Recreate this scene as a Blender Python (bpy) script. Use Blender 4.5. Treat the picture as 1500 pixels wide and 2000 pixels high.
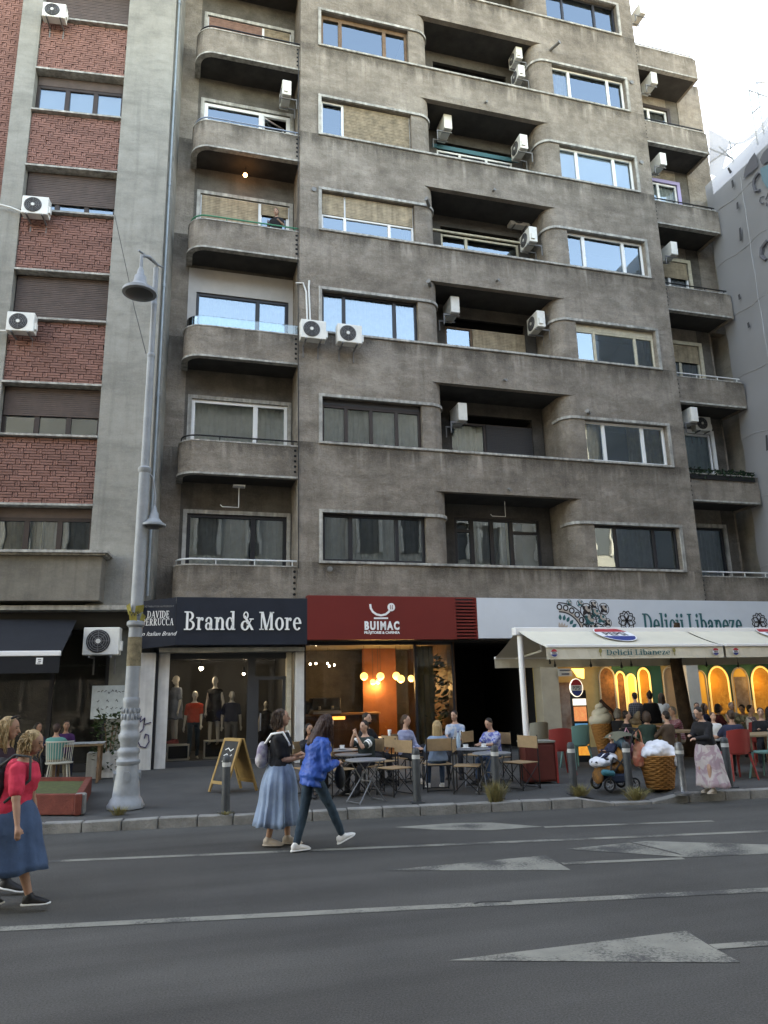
import bpy, bmesh, math, random
from mathutils import Vector, Matrix
random.seed(7)
R = math.radians
for o in list(bpy.data.objects): bpy.data.objects.remove(o)
S = bpy.context.scene
col = S.collection
# ------------------------------------------------------------ camera
FPX = 1441.28
CR = Vector((0.9626526, -0.2697876, -0.0226857))
CU = Vector((-0.0430376, -0.2352141, 0.9709903))
CW = Vector((0.2672971, 0.9337500, 0.2380404))
CH = 1.75
cd = bpy.data.cameras.new('camera'); cam = bpy.data.objects.new('camera', cd); col.objects.link(cam)
cd.sensor_fit = 'VERTICAL'; cd.sensor_height = 36; cd.lens = 36*FPX/2000
cd.clip_start = .1; cd.clip_end = 600
m3 = Matrix((CR, CU, -CW)).transposed()
cam.matrix_world = Matrix.Translation((0, 0, CH)) @ m3.to_4x4()
S.camera = cam
# ------------------------------------------------------------ sky, sun, exposure
SUN_AZ, SUN_EL = -15, 33          # degrees clockwise from +Y, above the horizon: behind the block
w = bpy.data.worlds.new('World'); S.world = w; w.use_nodes = True
nt = w.node_tree; bg = nt.nodes['Background']
sky = nt.nodes.new('ShaderNodeTexSky'); sky.sky_type = 'NISHITA'; sky.sun_disc = False
sky.sun_elevation = R(SUN_EL); sky.sun_rotation = R(SUN_AZ)
sky.air_density = 1.0; sky.dust_density = 1.6; sky.ozone_density = 1.0; sky.altitude = 80
nt.links.new(sky.outputs[0], bg.inputs[0]); bg.inputs[1].default_value = .12
sl = bpy.data.lights.new('sun', 'SUN'); sl.energy = 3.0; sl.angle = R(.53); sl.color = (1, .95, .88)
so = bpy.data.objects.new('sun', sl); col.objects.link(so)
sd = Vector((math.sin(R(SUN_AZ))*math.cos(R(SUN_EL)), math.cos(R(SUN_AZ))*math.cos(R(SUN_EL)), math.sin(R(SUN_EL))))
so.rotation_euler = sd.to_track_quat('Z', 'Y').to_euler(); so.location = (30, 60, 60)
S.view_settings.view_transform = 'Standard'; S.view_settings.look = 'None'
S.view_settings.exposure = 3.74; S.view_settings.gamma = 1
S.view_settings.use_curve_mapping = False
S.view_settings.use_white_balance = True; S.view_settings.white_balance_temperature = 9600; S.view_settings.white_balance_tint = 12.5   # camera balanced for open shade
S.render.engine = 'CYCLES'
S.cycles.max_bounces = 8; S.cycles.transparent_max_bounces = 16

# ------------------------------------------------------------ measuring helpers (picture point on a known plane -> metres)
D = 17.7                                # the main facade plane
def ray(px, py): return (px-750)/FPX*CR - (py-1000)/FPX*CU + CW
def at(px, py, Y=D):
    d = ray(px, py); d = d*(Y/d.y); return Vector((d.x, Y, d.z+CH))
def gd(px, py, z=0.0):
    d = ray(px, py); d = d*((z-CH)/d.z); return Vector((d.x, d.y, z))
def pave_z(x, y):                       # pavement falls gently to the kerb
    return .13 + max(0, min(1, (y-11.0)/6.6))*.09
def gp(px, py):
    z = .15
    for _ in range(4):
        p = gd(px, py, z); z = pave_z(p.x, p.y)
    return gd(px, py, z)

# ------------------------------------------------------------ materials
MC = {}
def mat(name, c, rough=.8, metal=0, var=.0, vs=3.0, bump=.0, bs=40.0, spec=.3, c2=None, streak=0, emit=None, es=1.0, dirt=0, trans=0, coat=0):
    if name in MC: return MC[name]
    m = bpy.data.materials.new(name); m.use_nodes = True; n = m.node_tree; N = n.nodes; L = n.links
    b = N['Principled BSDF']
    b.inputs['Base Color'].default_value = (*c, 1); b.inputs['Roughness'].default_value = rough
    b.inputs['Metallic'].default_value = metal; b.inputs['Specular IOR Level'].default_value = spec
    if coat: b.inputs['Coat Weight'].default_value = coat
    if trans: b.inputs['Transmission Weight'].default_value = trans
    tc = N.new('ShaderNodeTexCoord')
    if var or c2:
        no = N.new('ShaderNodeTexNoise'); no.inputs['Scale'].default_value = vs; no.inputs['Detail'].default_value = 6; no.inputs['Roughness'].default_value = .65
        L.new(tc.outputs['Object'], no.inputs['Vector'])
        rp = N.new('ShaderNodeValToRGB'); rp.color_ramp.elements[0].position = .3; rp.color_ramp.elements[1].position = .7
        d = c2 if c2 else tuple(max(0, x*(1-var)) for x in c); e = c if c2 else tuple(x*(1+var) for x in c)
        rp.color_ramp.elements[0].color = (*d, 1); rp.color_ramp.elements[1].color = (*e, 1)
        L.new(no.outputs[0], rp.inputs[0]); out = rp.outputs[0]
        if streak:
            mp = N.new('ShaderNodeMapping'); mp.inputs['Scale'].default_value = (9, 9, .35)
            L.new(tc.outputs['Object'], mp.inputs[0])
            n2 = N.new('ShaderNodeTexNoise'); n2.inputs['Scale'].default_value = 1; n2.inputs['Detail'].default_value = 4
            L.new(mp.outputs[0], n2.inputs['Vector'])
            r2 = N.new('ShaderNodeMapRange'); r2.inputs[1].default_value = .35; r2.inputs[2].default_value = .7; r2.inputs[3].default_value = 1-streak; r2.inputs[4].default_value = 1+streak*.5
            L.new(n2.outputs[0], r2.inputs[0])
            mx = N.new('ShaderNodeMix'); mx.data_type = 'RGBA'; mx.blend_type = 'MULTIPLY'; mx.inputs[0].default_value = 1
            L.new(out, mx.inputs[6]); cb = N.new('ShaderNodeCombineColor')
            for i in range(3): L.new(r2.outputs[0], cb.inputs[i])
            L.new(cb.outputs[0], mx.inputs[7]); out = mx.outputs[2]
        L.new(out, b.inputs['Base Color'])
    if bump:
        nb = N.new('ShaderNodeTexNoise'); nb.inputs['Scale'].default_value = bs; nb.inputs['Detail'].default_value = 5
        L.new(tc.outputs['Object'], nb.inputs['Vector'])
        bp = N.new('ShaderNodeBump'); bp.inputs['Strength'].default_value = bump; bp.inputs['Distance'].default_value = .03
        L.new(nb.outputs[0], bp.inputs['Height']); L.new(bp.outputs[0], b.inputs['Normal'])
    if emit:
        b.inputs['Emission Color'].default_value = (*emit, 1); b.inputs['Emission Strength'].default_value = es
    MC[name] = m; return m
def nodes_of(m):
    n = m.node_tree; return n.nodes, n.links, n.nodes['Principled BSDF']
def glass(name, tint=(.9, .95, .95), ior=1.55, rough=.0, wave=.0, coat=(1, 1, 1)):
    if name in MC: return MC[name]
    m = bpy.data.materials.new(name); m.use_nodes = True; n = m.node_tree; N = n.nodes; L = n.links
    N.remove(N['Principled BSDF']); out = N['Material Output']
    t = N.new('ShaderNodeBsdfTransparent'); t.inputs[0].default_value = (*tint, 1)
    g = N.new('ShaderNodeBsdfGlossy'); g.inputs['Roughness'].default_value = rough; g.inputs['Color'].default_value = (*coat, 1)
    f = N.new('ShaderNodeFresnel'); f.inputs[0].default_value = ior
    mx = N.new('ShaderNodeMixShader'); L.new(f.outputs[0], mx.inputs[0]); L.new(t.outputs[0], mx.inputs[1]); L.new(g.outputs[0], mx.inputs[2])
    if wave:
        tc = N.new('ShaderNodeTexCoord'); no = N.new('ShaderNodeTexNoise'); no.inputs['Scale'].default_value = 2.2; no.inputs['Detail'].default_value = 1
        bp = N.new('ShaderNodeBump'); bp.inputs['Strength'].default_value = wave; bp.inputs['Distance'].default_value = .02
        L.new(tc.outputs['Object'], no.inputs['Vector']); L.new(no.outputs[0], bp.inputs['Height'])
        L.new(bp.outputs[0], g.inputs['Normal'])
    L.new(mx.outputs[0], out.inputs[0]); MC[name] = m; return m

def stucco(name, base, lo, hi, rough_amt=.5, period=True):
    """weathered render: mottling, soot, pale run-off marks hanging from the sill bands, roughcast relief"""
    m = bpy.data.materials.new(name); m.use_nodes = True; N, L, b = nodes_of(m)
    b.inputs['Roughness'].default_value = .93; b.inputs['Specular IOR Level'].default_value = .15
    tc = N.new('ShaderNodeTexCoord')
    def noise(scale, det, vec=None, rg=.6):
        x = N.new('ShaderNodeTexNoise'); x.inputs['Scale'].default_value = scale; x.inputs['Detail'].default_value = det; x.inputs['Roughness'].default_value = rg
        L.new(vec if vec else tc.outputs['Object'], x.inputs['Vector']); return x.outputs[0]
    def rng(v, a, c, d, e):
        x = N.new('ShaderNodeMapRange'); x.inputs[1].default_value = a; x.inputs[2].default_value = c; x.inputs[3].default_value = d; x.inputs[4].default_value = e
        L.new(v, x.inputs[0]); return x.outputs[0]
    def mth(op, a, c):
        x = N.new('ShaderNodeMath'); x.operation = op
        for i, v in enumerate((a, c)):
            if isinstance(v, (int, float)): x.inputs[i].default_value = v
            else: L.new(v, x.inputs[i])
        return x.outputs[0]
    big = noise(.45, 5); mid = noise(2.2, 8, rg=.7); fin = noise(26, 4)
    mp = N.new('ShaderNodeMapping'); mp.inputs['Scale'].default_value = (5.5, 5.5, .28); L.new(tc.outputs['Object'], mp.inputs[0])
    st = noise(1, 5, mp.outputs[0])
    v = mth('ADD', mth('MULTIPLY', rng(big, .3, .7, 0, 1), .5), mth('MULTIPLY', rng(mid, .3, .72, 0, 1), .5))
    rp = N.new('ShaderNodeValToRGB'); L.new(v, rp.inputs[0]); E = rp.color_ramp.elements
    E[0].position = .12; E[0].color = (*lo, 1); E[1].position = .88; E[1].color = (*hi, 1)
    e = E.new(.5); e.color = (*base, 1)
    colr = rp.outputs[0]
    mph = N.new('ShaderNodeMapping'); mph.inputs['Scale'].default_value = (.7, .7, 2.4); L.new(tc.outputs['Object'], mph.inputs[0]); hz_ = noise(1, 7, mph.outputs[0], .7)
    def mix(a, c, fac, mode='MIX'):
        x = N.new('ShaderNodeMix'); x.data_type = 'RGBA'; x.blend_type = mode
        if isinstance(fac, (int, float)): x.inputs[0].default_value = fac
        else: L.new(fac, x.inputs[0])
        L.new(a, x.inputs[6])
        if isinstance(c, tuple): x.inputs[7].default_value = (*c, 1)
        else: L.new(c, x.inputs[7])
        return x.outputs[2]
    colr = mix(colr, tuple(x*.5 for x in base), rng(hz_, .5, .72, 0, .6)); colr = mix(colr, tuple(min(1, x*1.25) for x in hi), rng(hz_, .46, .25, 0, .45))
    # soot streaks
    colr = mix(colr, tuple(x*.55 for x in base), rng(st, .52, .74, 0, .45))
    if period:
        sp = N.new('ShaderNodeSeparateXYZ'); L.new(tc.outputs['Object'], sp.inputs[0])
        zz = mth('MODULO', mth('SUBTRACT', sp.outputs[2], 4.92-3.108*4), 3.108)   # height above the last sill band
        under = mth('SUBTRACT', 3.108, zz)                                           # distance below the next sill band
        mp2 = N.new('ShaderNodeMapping'); mp2.inputs['Scale'].default_value = (2.6, 2.6, .12); L.new(tc.outputs['Object'], mp2.inputs[0])
        s2 = noise(1, 3, mp2.outputs[0]); fall = rng(under, .0, .75, 1, 0)
        pale = mth('MULTIPLY', rng(s2, .56, .66, 0, 1), fall)
        colr = mix(colr, tuple(min(1, x*1.75) for x in hi), mth('MULTIPLY', pale, .55))
        mp3 = N.new('ShaderNodeMapping'); mp3.inputs['Scale'].default_value = (1.7, 1.7, .3); mp3.inputs['Location'].default_value = (9, 3, 1); L.new(tc.outputs['Object'], mp3.inputs[0])
        s3 = noise(1, 4, mp3.outputs[0]); dk = mth('MULTIPLY', rng(s3, .45, .62, 0, 1), rng(under, .05, .9, 1, 0))
        colr = mix(colr, tuple(x*.5 for x in base), mth('MULTIPLY', dk, .75))
        mp4 = N.new('ShaderNodeMapping'); mp4.inputs['Scale'].default_value = (7, 7, .5); mp4.inputs['Location'].default_value = (3, 7, 2); L.new(tc.outputs['Object'], mp4.inputs[0])
        s4 = noise(1, 4, mp4.outputs[0]); edge = mth('SUBTRACT', mth('MULTIPLY', s4, .75), under)            # ragged soot fringe under each sill
        colr = mix(colr, tuple(x*.42 for x in base), mth('MULTIPLY', rng(edge, -.02, .22, 0, 1), rng(s3, .4, .55, .15, .85)))
    colr = mix(colr, tuple(x*1.2 for x in hi), rng(fin, .55, .7, 0, .22)); colr = mix(colr, tuple(x*.8 for x in lo), rng(fin, .45, .3, 0, .25))
    L.new(colr, b.inputs['Base Color'])
    h = mth('ADD', mth('MULTIPLY', noise(34, 6, rg=.7), .6), mth('MULTIPLY', noise(5, 6), 1.2)); h = mth('ADD', h, mth('MULTIPLY', hz_, .7))
    bp = N.new('ShaderNodeBump'); bp.inputs['Strength'].default_value = rough_amt; bp.inputs['Distance'].default_value = .05
    L.new(h, bp.inputs['Height']); L.new(bp.outputs[0], b.inputs['Normal'])
    MC[name] = m; return m

# ------------------------------------------------------------ mesh builder
class MB:
    def __init__(s): s.v = []; s.f = []
    def add(s, vs, fs):
        n = len(s.v); s.v += [tuple(v) for v in vs]; s.f += [tuple(n+i for i in f) for f in fs]; return s
    def box(s, x0, x1, y0, y1, z0, z1, M=None):
        if x0 > x1: x0, x1 = x1, x0
        if y0 > y1: y0, y1 = y1, y0
        if z0 > z1: z0, z1 = z1, z0
        vs = [(x, y, z) for z in (z0, z1) for y in (y0, y1) for x in (x0, x1)]
        if M: vs = [M @ Vector(v) for v in vs]
        return s.add(vs, [(0, 2, 3, 1), (4, 5, 7, 6), (0, 1, 5, 4), (2, 6, 7, 3), (0, 4, 6, 2), (1, 3, 7, 5)])
    def prism(s, pts, z0, z1, M=None):          # plan polygon (counter-clockwise) pulled up
        n = len(pts); vs = [(p[0], p[1], z0) for p in pts]+[(p[0], p[1], z1) for p in pts]
        if M: vs = [M @ Vector(v) for v in vs]
        return s.add(vs, [tuple(range(n-1, -1, -1)), tuple(range(n, 2*n))]+[(i, (i+1) % n, n+(i+1) % n, n+i) for i in range(n)])
    def front(s, pts, y0, y1):                  # outline in x,z (counter-clockwise seen from -y), pushed back from y0 to y1
        n = len(pts); vs = [(p[0], y0, p[1]) for p in pts]+[(p[0], y1, p[1]) for p in pts]
        return s.add(vs, [tuple(range(n)), tuple(range(2*n-1, n-1, -1))]+[(i, n+i, n+(i+1) % n, (i+1) % n) for i in range(n)])
    def tube(s, pts, r, seg=8, caps=True, closed=False):
        pts = [Vector(p) for p in pts]; n = len(pts); rr = r if isinstance(r, (list, tuple)) else [r]*n
        base = len(s.v); ref = None; rings = []
        for i, p in enumerate(pts):
            if closed: t = pts[(i+1) % n]-pts[i-1]
            else: t = pts[min(i+1, n-1)]-pts[max(i-1, 0)]
            if t.length < 1e-9: t = Vector((0, 0, 1))
            t.normalize()
            if ref is None:
                ref = Vector((0, 0, 1)) if abs(t.z) < .9 else Vector((1, 0, 0))
                ref = (ref-t*ref.dot(t)).normalized()
            else:
                q = ref-t*ref.dot(t); ref = q.normalized() if q.length > 1e-6 else t.orthogonal().normalized()
            b2 = t.cross(ref)
            for k in range(seg):
                a = 2*math.pi*k/seg; s.v.append(tuple(p+(ref*math.cos(a)+b2*math.sin(a))*rr[i]))
        m = n if closed else n-1
        for i in range(m):
            j = (i+1) % n
            for k in range(seg):
                s.f.append((base+i*seg+k, base+i*seg+(k+1) % seg, base+j*seg+(k+1) % seg, base+j*seg+k))
        if caps and not closed:
            s.f.append(tuple(base+k for k in range(seg-1, -1, -1))); s.f.append(tuple(base+(n-1)*seg+k for k in range(seg)))
        return s
    def lathe(s, prof, c=(0, 0, 0), seg=24, caps=True, flute=0, fn=0):
        base = len(s.v); n = len(prof)
        for r, z in prof:
            for k in range(seg):
                a = 2*math.pi*k/seg; q = r*(1+flute*math.cos(fn*a)) if flute else r
                s.v.append((c[0]+q*math.cos(a), c[1]+q*math.sin(a), c[2]+z))
        for i in range(n-1):
            for k in range(seg):
                s.f.append((base+i*seg+k, base+i*seg+(k+1) % seg, base+(i+1)*seg+(k+1) % seg, base+(i+1)*seg+k))
        if caps:
            s.f.append(tuple(base+k for k in range(seg-1, -1, -1))); s.f.append(tuple(base+(n-1)*seg+k for k in range(seg)))
        return s
    def loft(s, secs, seg=16, caps=True):       # secs: (centre, axisA, axisB) ; superellipse-free rings
        base = len(s.v); n = len(secs)
        for c, a_, b_ in secs:
            for k in range(seg):
                t = 2*math.pi*k/seg; s.v.append(tuple(Vector(c)+Vector(a_)*math.cos(t)+Vector(b_)*math.sin(t)))
        for i in range(n-1):
            for k in range(seg):
                s.f.append((base+i*seg+k, base+i*seg+(k+1) % seg, base+(i+1)*seg+(k+1) % seg, base+(i+1)*seg+k))
        if caps:
            s.f.append(tuple(base+k for k in range(seg-1, -1, -1))); s.f.append(tuple(base+(n-1)*seg+k for k in range(seg)))
        return s
    def ball(s, c, r, seg=14, rings=9, M=None):
        c = Vector(c); rx, ry, rz = r if isinstance(r, (tuple, list)) else (r, r, r)
        secs = []
        for i in range(rings+1):
            t = -math.pi/2+math.pi*i/rings; k = max(math.cos(t), .02)
            o = Vector((0, 0, rz*math.sin(t))); a = Vector((rx*k, 0, 0)); b = Vector((0, ry*k, 0))
            if M: o = M @ o; a = M @ a; b = M @ b
            secs.append((c+o, a, b))
        return s.loft(secs, seg)
    def cap(s, a, b, ra, rb, seg=12):           # tapered limb with round ends
        a = Vector(a); b = Vector(b); d = b-a; L = max(d.length, 1e-5); d = d/L
        pts = []; rr = []
        for t in (-1, -.7, -.35): pts.append(a+d*ra*t); rr.append(ra*max(.06, math.sqrt(1-t*t)))
        pts.append(a); rr.append(ra); pts.append(b); rr.append(rb)
        for t in (.35, .7, 1): pts.append(b+d*rb*t); rr.append(rb*max(.06, math.sqrt(1-t*t)))
        return s.tube(pts, rr, seg)
    def quad(s, a, b, c, d): return s.add([a, b, c, d], [(0, 1, 2, 3)])
    def mesh(s, name):
        me = bpy.data.meshes.new(name); me.from_pydata(s.v, [], s.f); me.update(); return me
    def build(s, name, m=None, parent=None, smooth=False, bevel=0, recalc=True, loc=None, rz=0):
        me = s.mesh(name)
        if recalc or bevel:
            bm = bmesh.new(); bm.from_mesh(me)
            bmesh.ops.recalc_face_normals(bm, faces=bm.faces)
            if bevel: bmesh.ops.bevel(bm, geom=bm.edges[:], offset=bevel, segments=1, affect='EDGES', clamp_overlap=True)
            bm.to_mesh(me); bm.free()
        if smooth:
            me.polygons.foreach_set('use_smooth', [True]*len(me.polygons))
            try: me.set_sharp_from_angle(angle=R(40))
            except Exception: pass
        if m: me.materials.append(m)
        o = bpy.data.objects.new(name, me); col.objects.link(o)
        if parent: o.parent = parent
        if loc: o.location = loc
        if rz: o.rotation_euler.z = rz
        return o
def tag(o, label=None, cat=None, group=None, kind=None):
    if label: o['label'] = label
    if cat: o['category'] = cat
    if group: o['group'] = group
    if kind: o['kind'] = kind
    return o
def thing(name, label, cat, loc=(0, 0, 0), rz=0, group=None, sc=1):
    o = bpy.data.objects.new(name, None); col.objects.link(o); o.empty_display_size = .2
    o.location = loc; o.rotation_euler.z = rz; o.scale = (sc, sc, sc); return tag(o, label, cat, group)
def copy_tree(o, parent=None):
    c = o.copy(); col.objects.link(c); c.parent = parent
    for ch in list(o.children): copy_tree(ch, c)
    return c
def dup(o, loc, rz, label, group=None):
    c = copy_tree(o); c.location = loc; c.rotation_euler.z = rz; c['label'] = label
    if group: c['group'] = group
    return c
def share(name, src, parent, loc=(0, 0, 0), rz=0):
    o = bpy.data.objects.new(name, src.data if hasattr(src, 'data') else src); col.objects.link(o); o.parent = parent; o.location = loc; o.rotation_euler.z = rz; return o
def arc(cx, cy, r, a0, a1, n=8): return [(cx+r*math.cos(R(a0+(a1-a0)*i/n)), cy+r*math.sin(R(a0+(a1-a0)*i/n))) for i in range(n+1)]
def offset_path(pts, d):
    """shift a plan polyline sideways by d (left of travel)"""
    out = []; n = len(pts)
    for i in range(n):
        a = Vector(pts[max(i-1, 0)][:2]); b = Vector(pts[min(i+1, n-1)][:2]); t = (b-a).normalized()
        out.append((pts[i][0]-t.y*d, pts[i][1]+t.x*d))
    return out
def ribbon(mb, path, d, z0, z1):
    """a wall following a plan path, thickness d to its left"""
    q = offset_path(path, d); return mb.prism(list(path)+q[::-1], z0, z1)

# ---- lettering
def text(body, size, parent, name, m, loc, rz=0, ext=.01, off=0, shear=0, sx=1, align='CENTER', tilt=0, space=1):
    cu = bpy.data.curves.new(name, 'FONT'); cu.body = body; cu.size = size; cu.extrude = ext; cu.offset = off; cu.shear = shear; cu.align_x = align; cu.resolution_u = 3; cu.space_character = space
    t = bpy.data.objects.new(name, cu); col.objects.link(t)
    dg = bpy.context.evaluated_depsgraph_get(); me = bpy.data.meshes.new_from_object(t.evaluated_get(dg))
    bpy.data.objects.remove(t); bpy.data.curves.remove(cu)
    M = Matrix.Rotation(R(90)+tilt, 4, 'X') @ Matrix.Diagonal((sx, 1, 1, 1)); me.transform(M)
    me.materials.clear(); me.materials.append(m)
    o = bpy.data.objects.new(name, me); col.objects.link(o); o.parent = parent; o.location = loc; o.rotation_euler.z = rz
    return o
def g_arc(cx, cy, rx, ry, a0, a1, ts, tt):
    """crescent stroke: thickness ts at the sides, tt at top and bottom"""
    P = []; Q = []; n = max(6, int(abs(a1-a0)/14))
    for i in range(n+1):
        a = R(a0+(a1-a0)*i/n); P.append((cx+rx*math.cos(a), cy+ry*math.sin(a))); Q.append((cx+(rx-ts)*math.cos(a), cy+(ry-tt)*math.sin(a)))
    return [[P[i], P[i+1], Q[i+1], Q[i]] for i in range(n)]
def g_r(x0, y0, x1, y1): return [[(x0, y0), (x1, y0), (x1, y1), (x0, y1)]]
def g_l(x0, y0, x1, y1, w): return [[(x0-w/2, y0), (x0+w/2, y0), (x1+w/2, y1), (x1-w/2, y1)]]
T, H_ = .13, .05
def sv(x, w=.24): return g_r(x-w/2, 0, x+w/2, .045)
def st_(x, w=.24, h=.7): return g_r(x-w/2, h-.045, x+w/2, h)
GL = {
 'B': (.62, g_r(.1, 0, .1+T, .7)+g_r(0, 0, .3, .045)+g_r(0, .655, .3, .7)+g_arc(.27, .53, .25, .17, -90, 90, T, .045)+g_arc(.28, .18, .3, .19, -90, 90, T, .045)),
 'D': (.7, g_r(.1, 0, .1+T, .7)+g_r(0, 0, .3, .045)+g_r(0, .655, .3, .7)+g_arc(.28, .35, .38, .35, -90, 90, T, .045)),
 'M': (.86, g_l(.13, 0, .13, .7, .06)+g_l(.41, 0, .17, .7, .14)+g_l(.41, 0, .66, .7, .06)+g_l(.7, 0, .7, .7, T)+sv(.13)+sv(.7, .27)+g_r(0, .655, .2, .7)+g_r(.6, .655, .84, .7)),
 'L': (.56, g_r(.1, 0, .1+T, .7)+sv(.16, .3)+st_(.16, .3)+g_r(.1, 0, .52, .05)+g_r(.48, 0, .52, .2)),
 'A': (.68, g_l(.1, 0, .34, .7, .05)+g_l(.56, 0, .34, .7, T)+sv(.1, .2)+sv(.56, .25)+g_r(.18, .22, .48, .265)),
 'V': (.66, g_l(.32, 0, .1, .7, T)+g_l(.32, 0, .55, .7, .05)+st_(.1, .24)+st_(.55, .2)),
 'I': (.32, g_r(.1, 0, .1+T, .7)+sv(.165, .28)+st_(.165, .28)),
 'E': (.58, g_r(.1, 0, .1+T, .7)+g_r(0, 0, .52, .05)+g_r(0, .65, .5, .7)+g_r(.2, .34, .42, .385)+g_r(.48, 0, .52, .18)+g_r(.46, .54, .5, .7)+g_r(.4, .27, .43, .46)),
 'P': (.58, g_r(.1, 0, .1+T, .7)+sv(.16, .3)+g_r(0, .655, .3, .7)+g_arc(.27, .5, .28, .2, -90, 90, T, .045)),
 'R': (.66, g_r(.1, 0, .1+T, .7)+sv(.16, .28)+g_r(0, .655, .3, .7)+g_arc(.27, .51, .26, .19, -90, 90, T, .045)+g_l(.54, 0, .3, .34, .13)+g_r(.48, 0, .66, .045)),
 'U': (.7, g_r(.1, .2, .1+T, .7)+g_arc(.345, .22, .245, .22, 180, 360, T*.8, .06)+g_r(.54, .2, .59, .7)+st_(.16, .28)+st_(.565, .2)),
 'C': (.64, g_arc(.37, .35, .34, .36, 50, 310, T, .05)+g_r(.54, .5, .58, .7)),
 'r': (.44, g_r(.08, 0, .08+T, .48)+sv(.145, .27)+g_r(0, .44, .2, .48)+g_arc(.3, .34, .13, .14, 70, 180, .06, .07)+g_arc(.34, .41, .065, .065, 0, 360, .065, .065)),
 'a': (.5, g_r(.28, 0, .28+T, .34)+g_arc(.22, .34, .19, .15, 0, 150, T*.9, .05)+g_arc(.09, .36, .06, .06, 0, 360, .06, .06)+g_arc(.19, .14, .17, .145, 0, 360, .11, .045)+g_r(.36, 0, .49, .045)),
 'n': (.58, g_r(.08, 0, .08+T, .48)+sv(.145, .25)+g_r(0, .44, .2, .48)+g_arc(.32, .3, .2, .19, 0, 180, T, .06)+g_r(.52-T, 0, .52, .3)+sv(.455, .24)),
 'd': (.56, g_r(.36, 0, .36+T, .72)+g_r(.27, .675, .45, .72)+g_r(.4, 0, .56, .045)+g_arc(.24, .24, .22, .25, 20, 340, T, .05)),
 'b': (.56, g_r(.08, 0, .08+T, .72)+g_r(0, .675, .2, .72)+g_arc(.29, .24, .24, .25, -160, 160, T, .05)),
 'l': (.3, g_r(.08, 0, .08+T, .72)+sv(.145, .26)+g_r(0, .675, .2, .72)),
 'i': (.3, g_r(.08, 0, .08+T, .48)+sv(.145, .26)+g_r(0, .435, .2, .48)+g_arc(.145, .63, .075, .075, 0, 360, .075, .075)),
 'c': (.48, g_arc(.27, .24, .24, .255, 55, 310, T, .05)+g_arc(.39, .38, .06, .06, 0, 360, .06, .06)),
 'e': (.5, g_arc(.26, .24, .24, .255, 0, 320, T, .05)+g_r(.1, .24, .49, .285)),
 'o': (.54, g_arc(.27, .24, .25, .255, 0, 360, T, .05)),
 'z': (.48, g_r(.03, 0, .44, .05)+g_r(.03, .43, .44, .48)+g_l(.1, .04, .37, .44, .14)+g_r(.4, 0, .44, .15)+g_r(.03, .34, .07, .48)),
 '&': (.78, g_arc(.26, .17, .24, .19, 20, 360, T, .05)+g_arc(.3, .56, .15, .15, 0, 360, .07, .045)+g_l(.68, 0, .22, .55, .14)+g_l(.4, .1, .62, .42, .05)+g_r(.5, .4, .74, .44)),
 ' ': (.22, [])}
def serif(body, size, parent, name, m, loc, rz=0, ext=.02, width=None, lat=0):
    x = 0; polys = []
    for ch in body:
        w_, ps = GL[ch]
        for k, p in enumerate(ps): polys.append([((q[0]+x), q[1], k % 4*.003) for q in p])
        x += w_+.03+lat
    sc = size/.7; sx = (width/x) if width else sc
    mb = MB()
    for p in polys:
        e = ext+p[0][2]*.5
        pts = [((q[0]-x/2)*sx, q[1]*sc) for q in p]
        ar = sum(pts[i][0]*pts[(i+1) % len(pts)][1]-pts[(i+1) % len(pts)][0]*pts[i][1] for i in range(len(pts)))
        if ar < 0: pts = pts[::-1]
        mb.front(pts, -e, 0)
    return mb.build(name, m, parent, loc=loc, rz=rz, recalc=False)
def strokes(mb, pts, w_, y0, y1):
    """flat thick line through x,z points"""
    for i in range(len(pts)-1):
        a = Vector(pts[i]); b = Vector(pts[i+1]); t = (b-a).normalized()*w_*.25; n_ = Vector((-t.y, t.x)).normalized()*w_/2
        a = a-t; b = b+t
        mb.front([tuple(a-n_), tuple(b-n_), tuple(b+n_), tuple(a+n_)], y0-(i % 3)*.0012, y1)
    return mb
# ------------------------------------------------------------ shared materials
stu = stucco('main_render', (.23, .197, .162), (.122, .103, .084), (.345, .303, .255), .9)
stu_in_shade = stucco('loggia_render_shade', (.075, .069, .062), (.045, .041, .037), (.105, .096, .087), .35, period=False)  # recess shade of the loggias is put into this darker colour
conc = stucco('pale_render', (.262, .252, .222), (.19, .183, .162), (.32, .308, .275), .3, period=False)
stu_bay_shade = stucco('bay_render_shade', (.11, .099, .085), (.06, .054, .047), (.165, .15, .13), .5, period=False)  # facade render again, with the shade behind the balconies painted in
stone = mat('sill_stone', (.36, .345, .31), .85, var=.35, vs=4, bump=.3, bs=30, streak=.35)
dark_in = mat('room_dark', (.03, .028, .026), .95)
slab_dk = mat('soffit_soot_shade', (.045, .042, .039), .95, var=.3, vs=2, bump=.2)  # sooty undersides, blackened further with painted shade
white_pvc = mat('white_pvc', (.72, .72, .7), .4, var=.06, vs=3)
cream_wood = mat('cream_paint', (.5, .45, .34), .6, var=.2, vs=8, bump=.2)
brown_wood = mat('brown_wood', (.14, .085, .05), .6, var=.35, vs=9, bump=.2)
dark_fr = mat('anthracite_frame', (.022, .022, .025), .4)
umber_fr = mat('umber_frame', (.035, .024, .02), .5, var=.2)
pane_m = glass('window_glass', (.82, .85, .85), 2.9, 0, .08, (.7, .88, 1))
shop_g = glass('shop_glass', (.93, .95, .94), 1.45, 0, .02)
rail_g = glass('rail_glass', (.8, .9, .92), 1.6)
cur_w = mat('net_curtain', (.8, .8, .78), .9, var=.12, vs=5)
cur_y = mat('yellow_curtain', (.5, .4, .2), .9, var=.2, vs=5)
cur_t = mat('teal_curtain', (.28, .4, .38), .9, var=.15, vs=5)
cur_d = mat('grey_curtain', (.36, .35, .34), .9, var=.15, vs=5)
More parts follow.
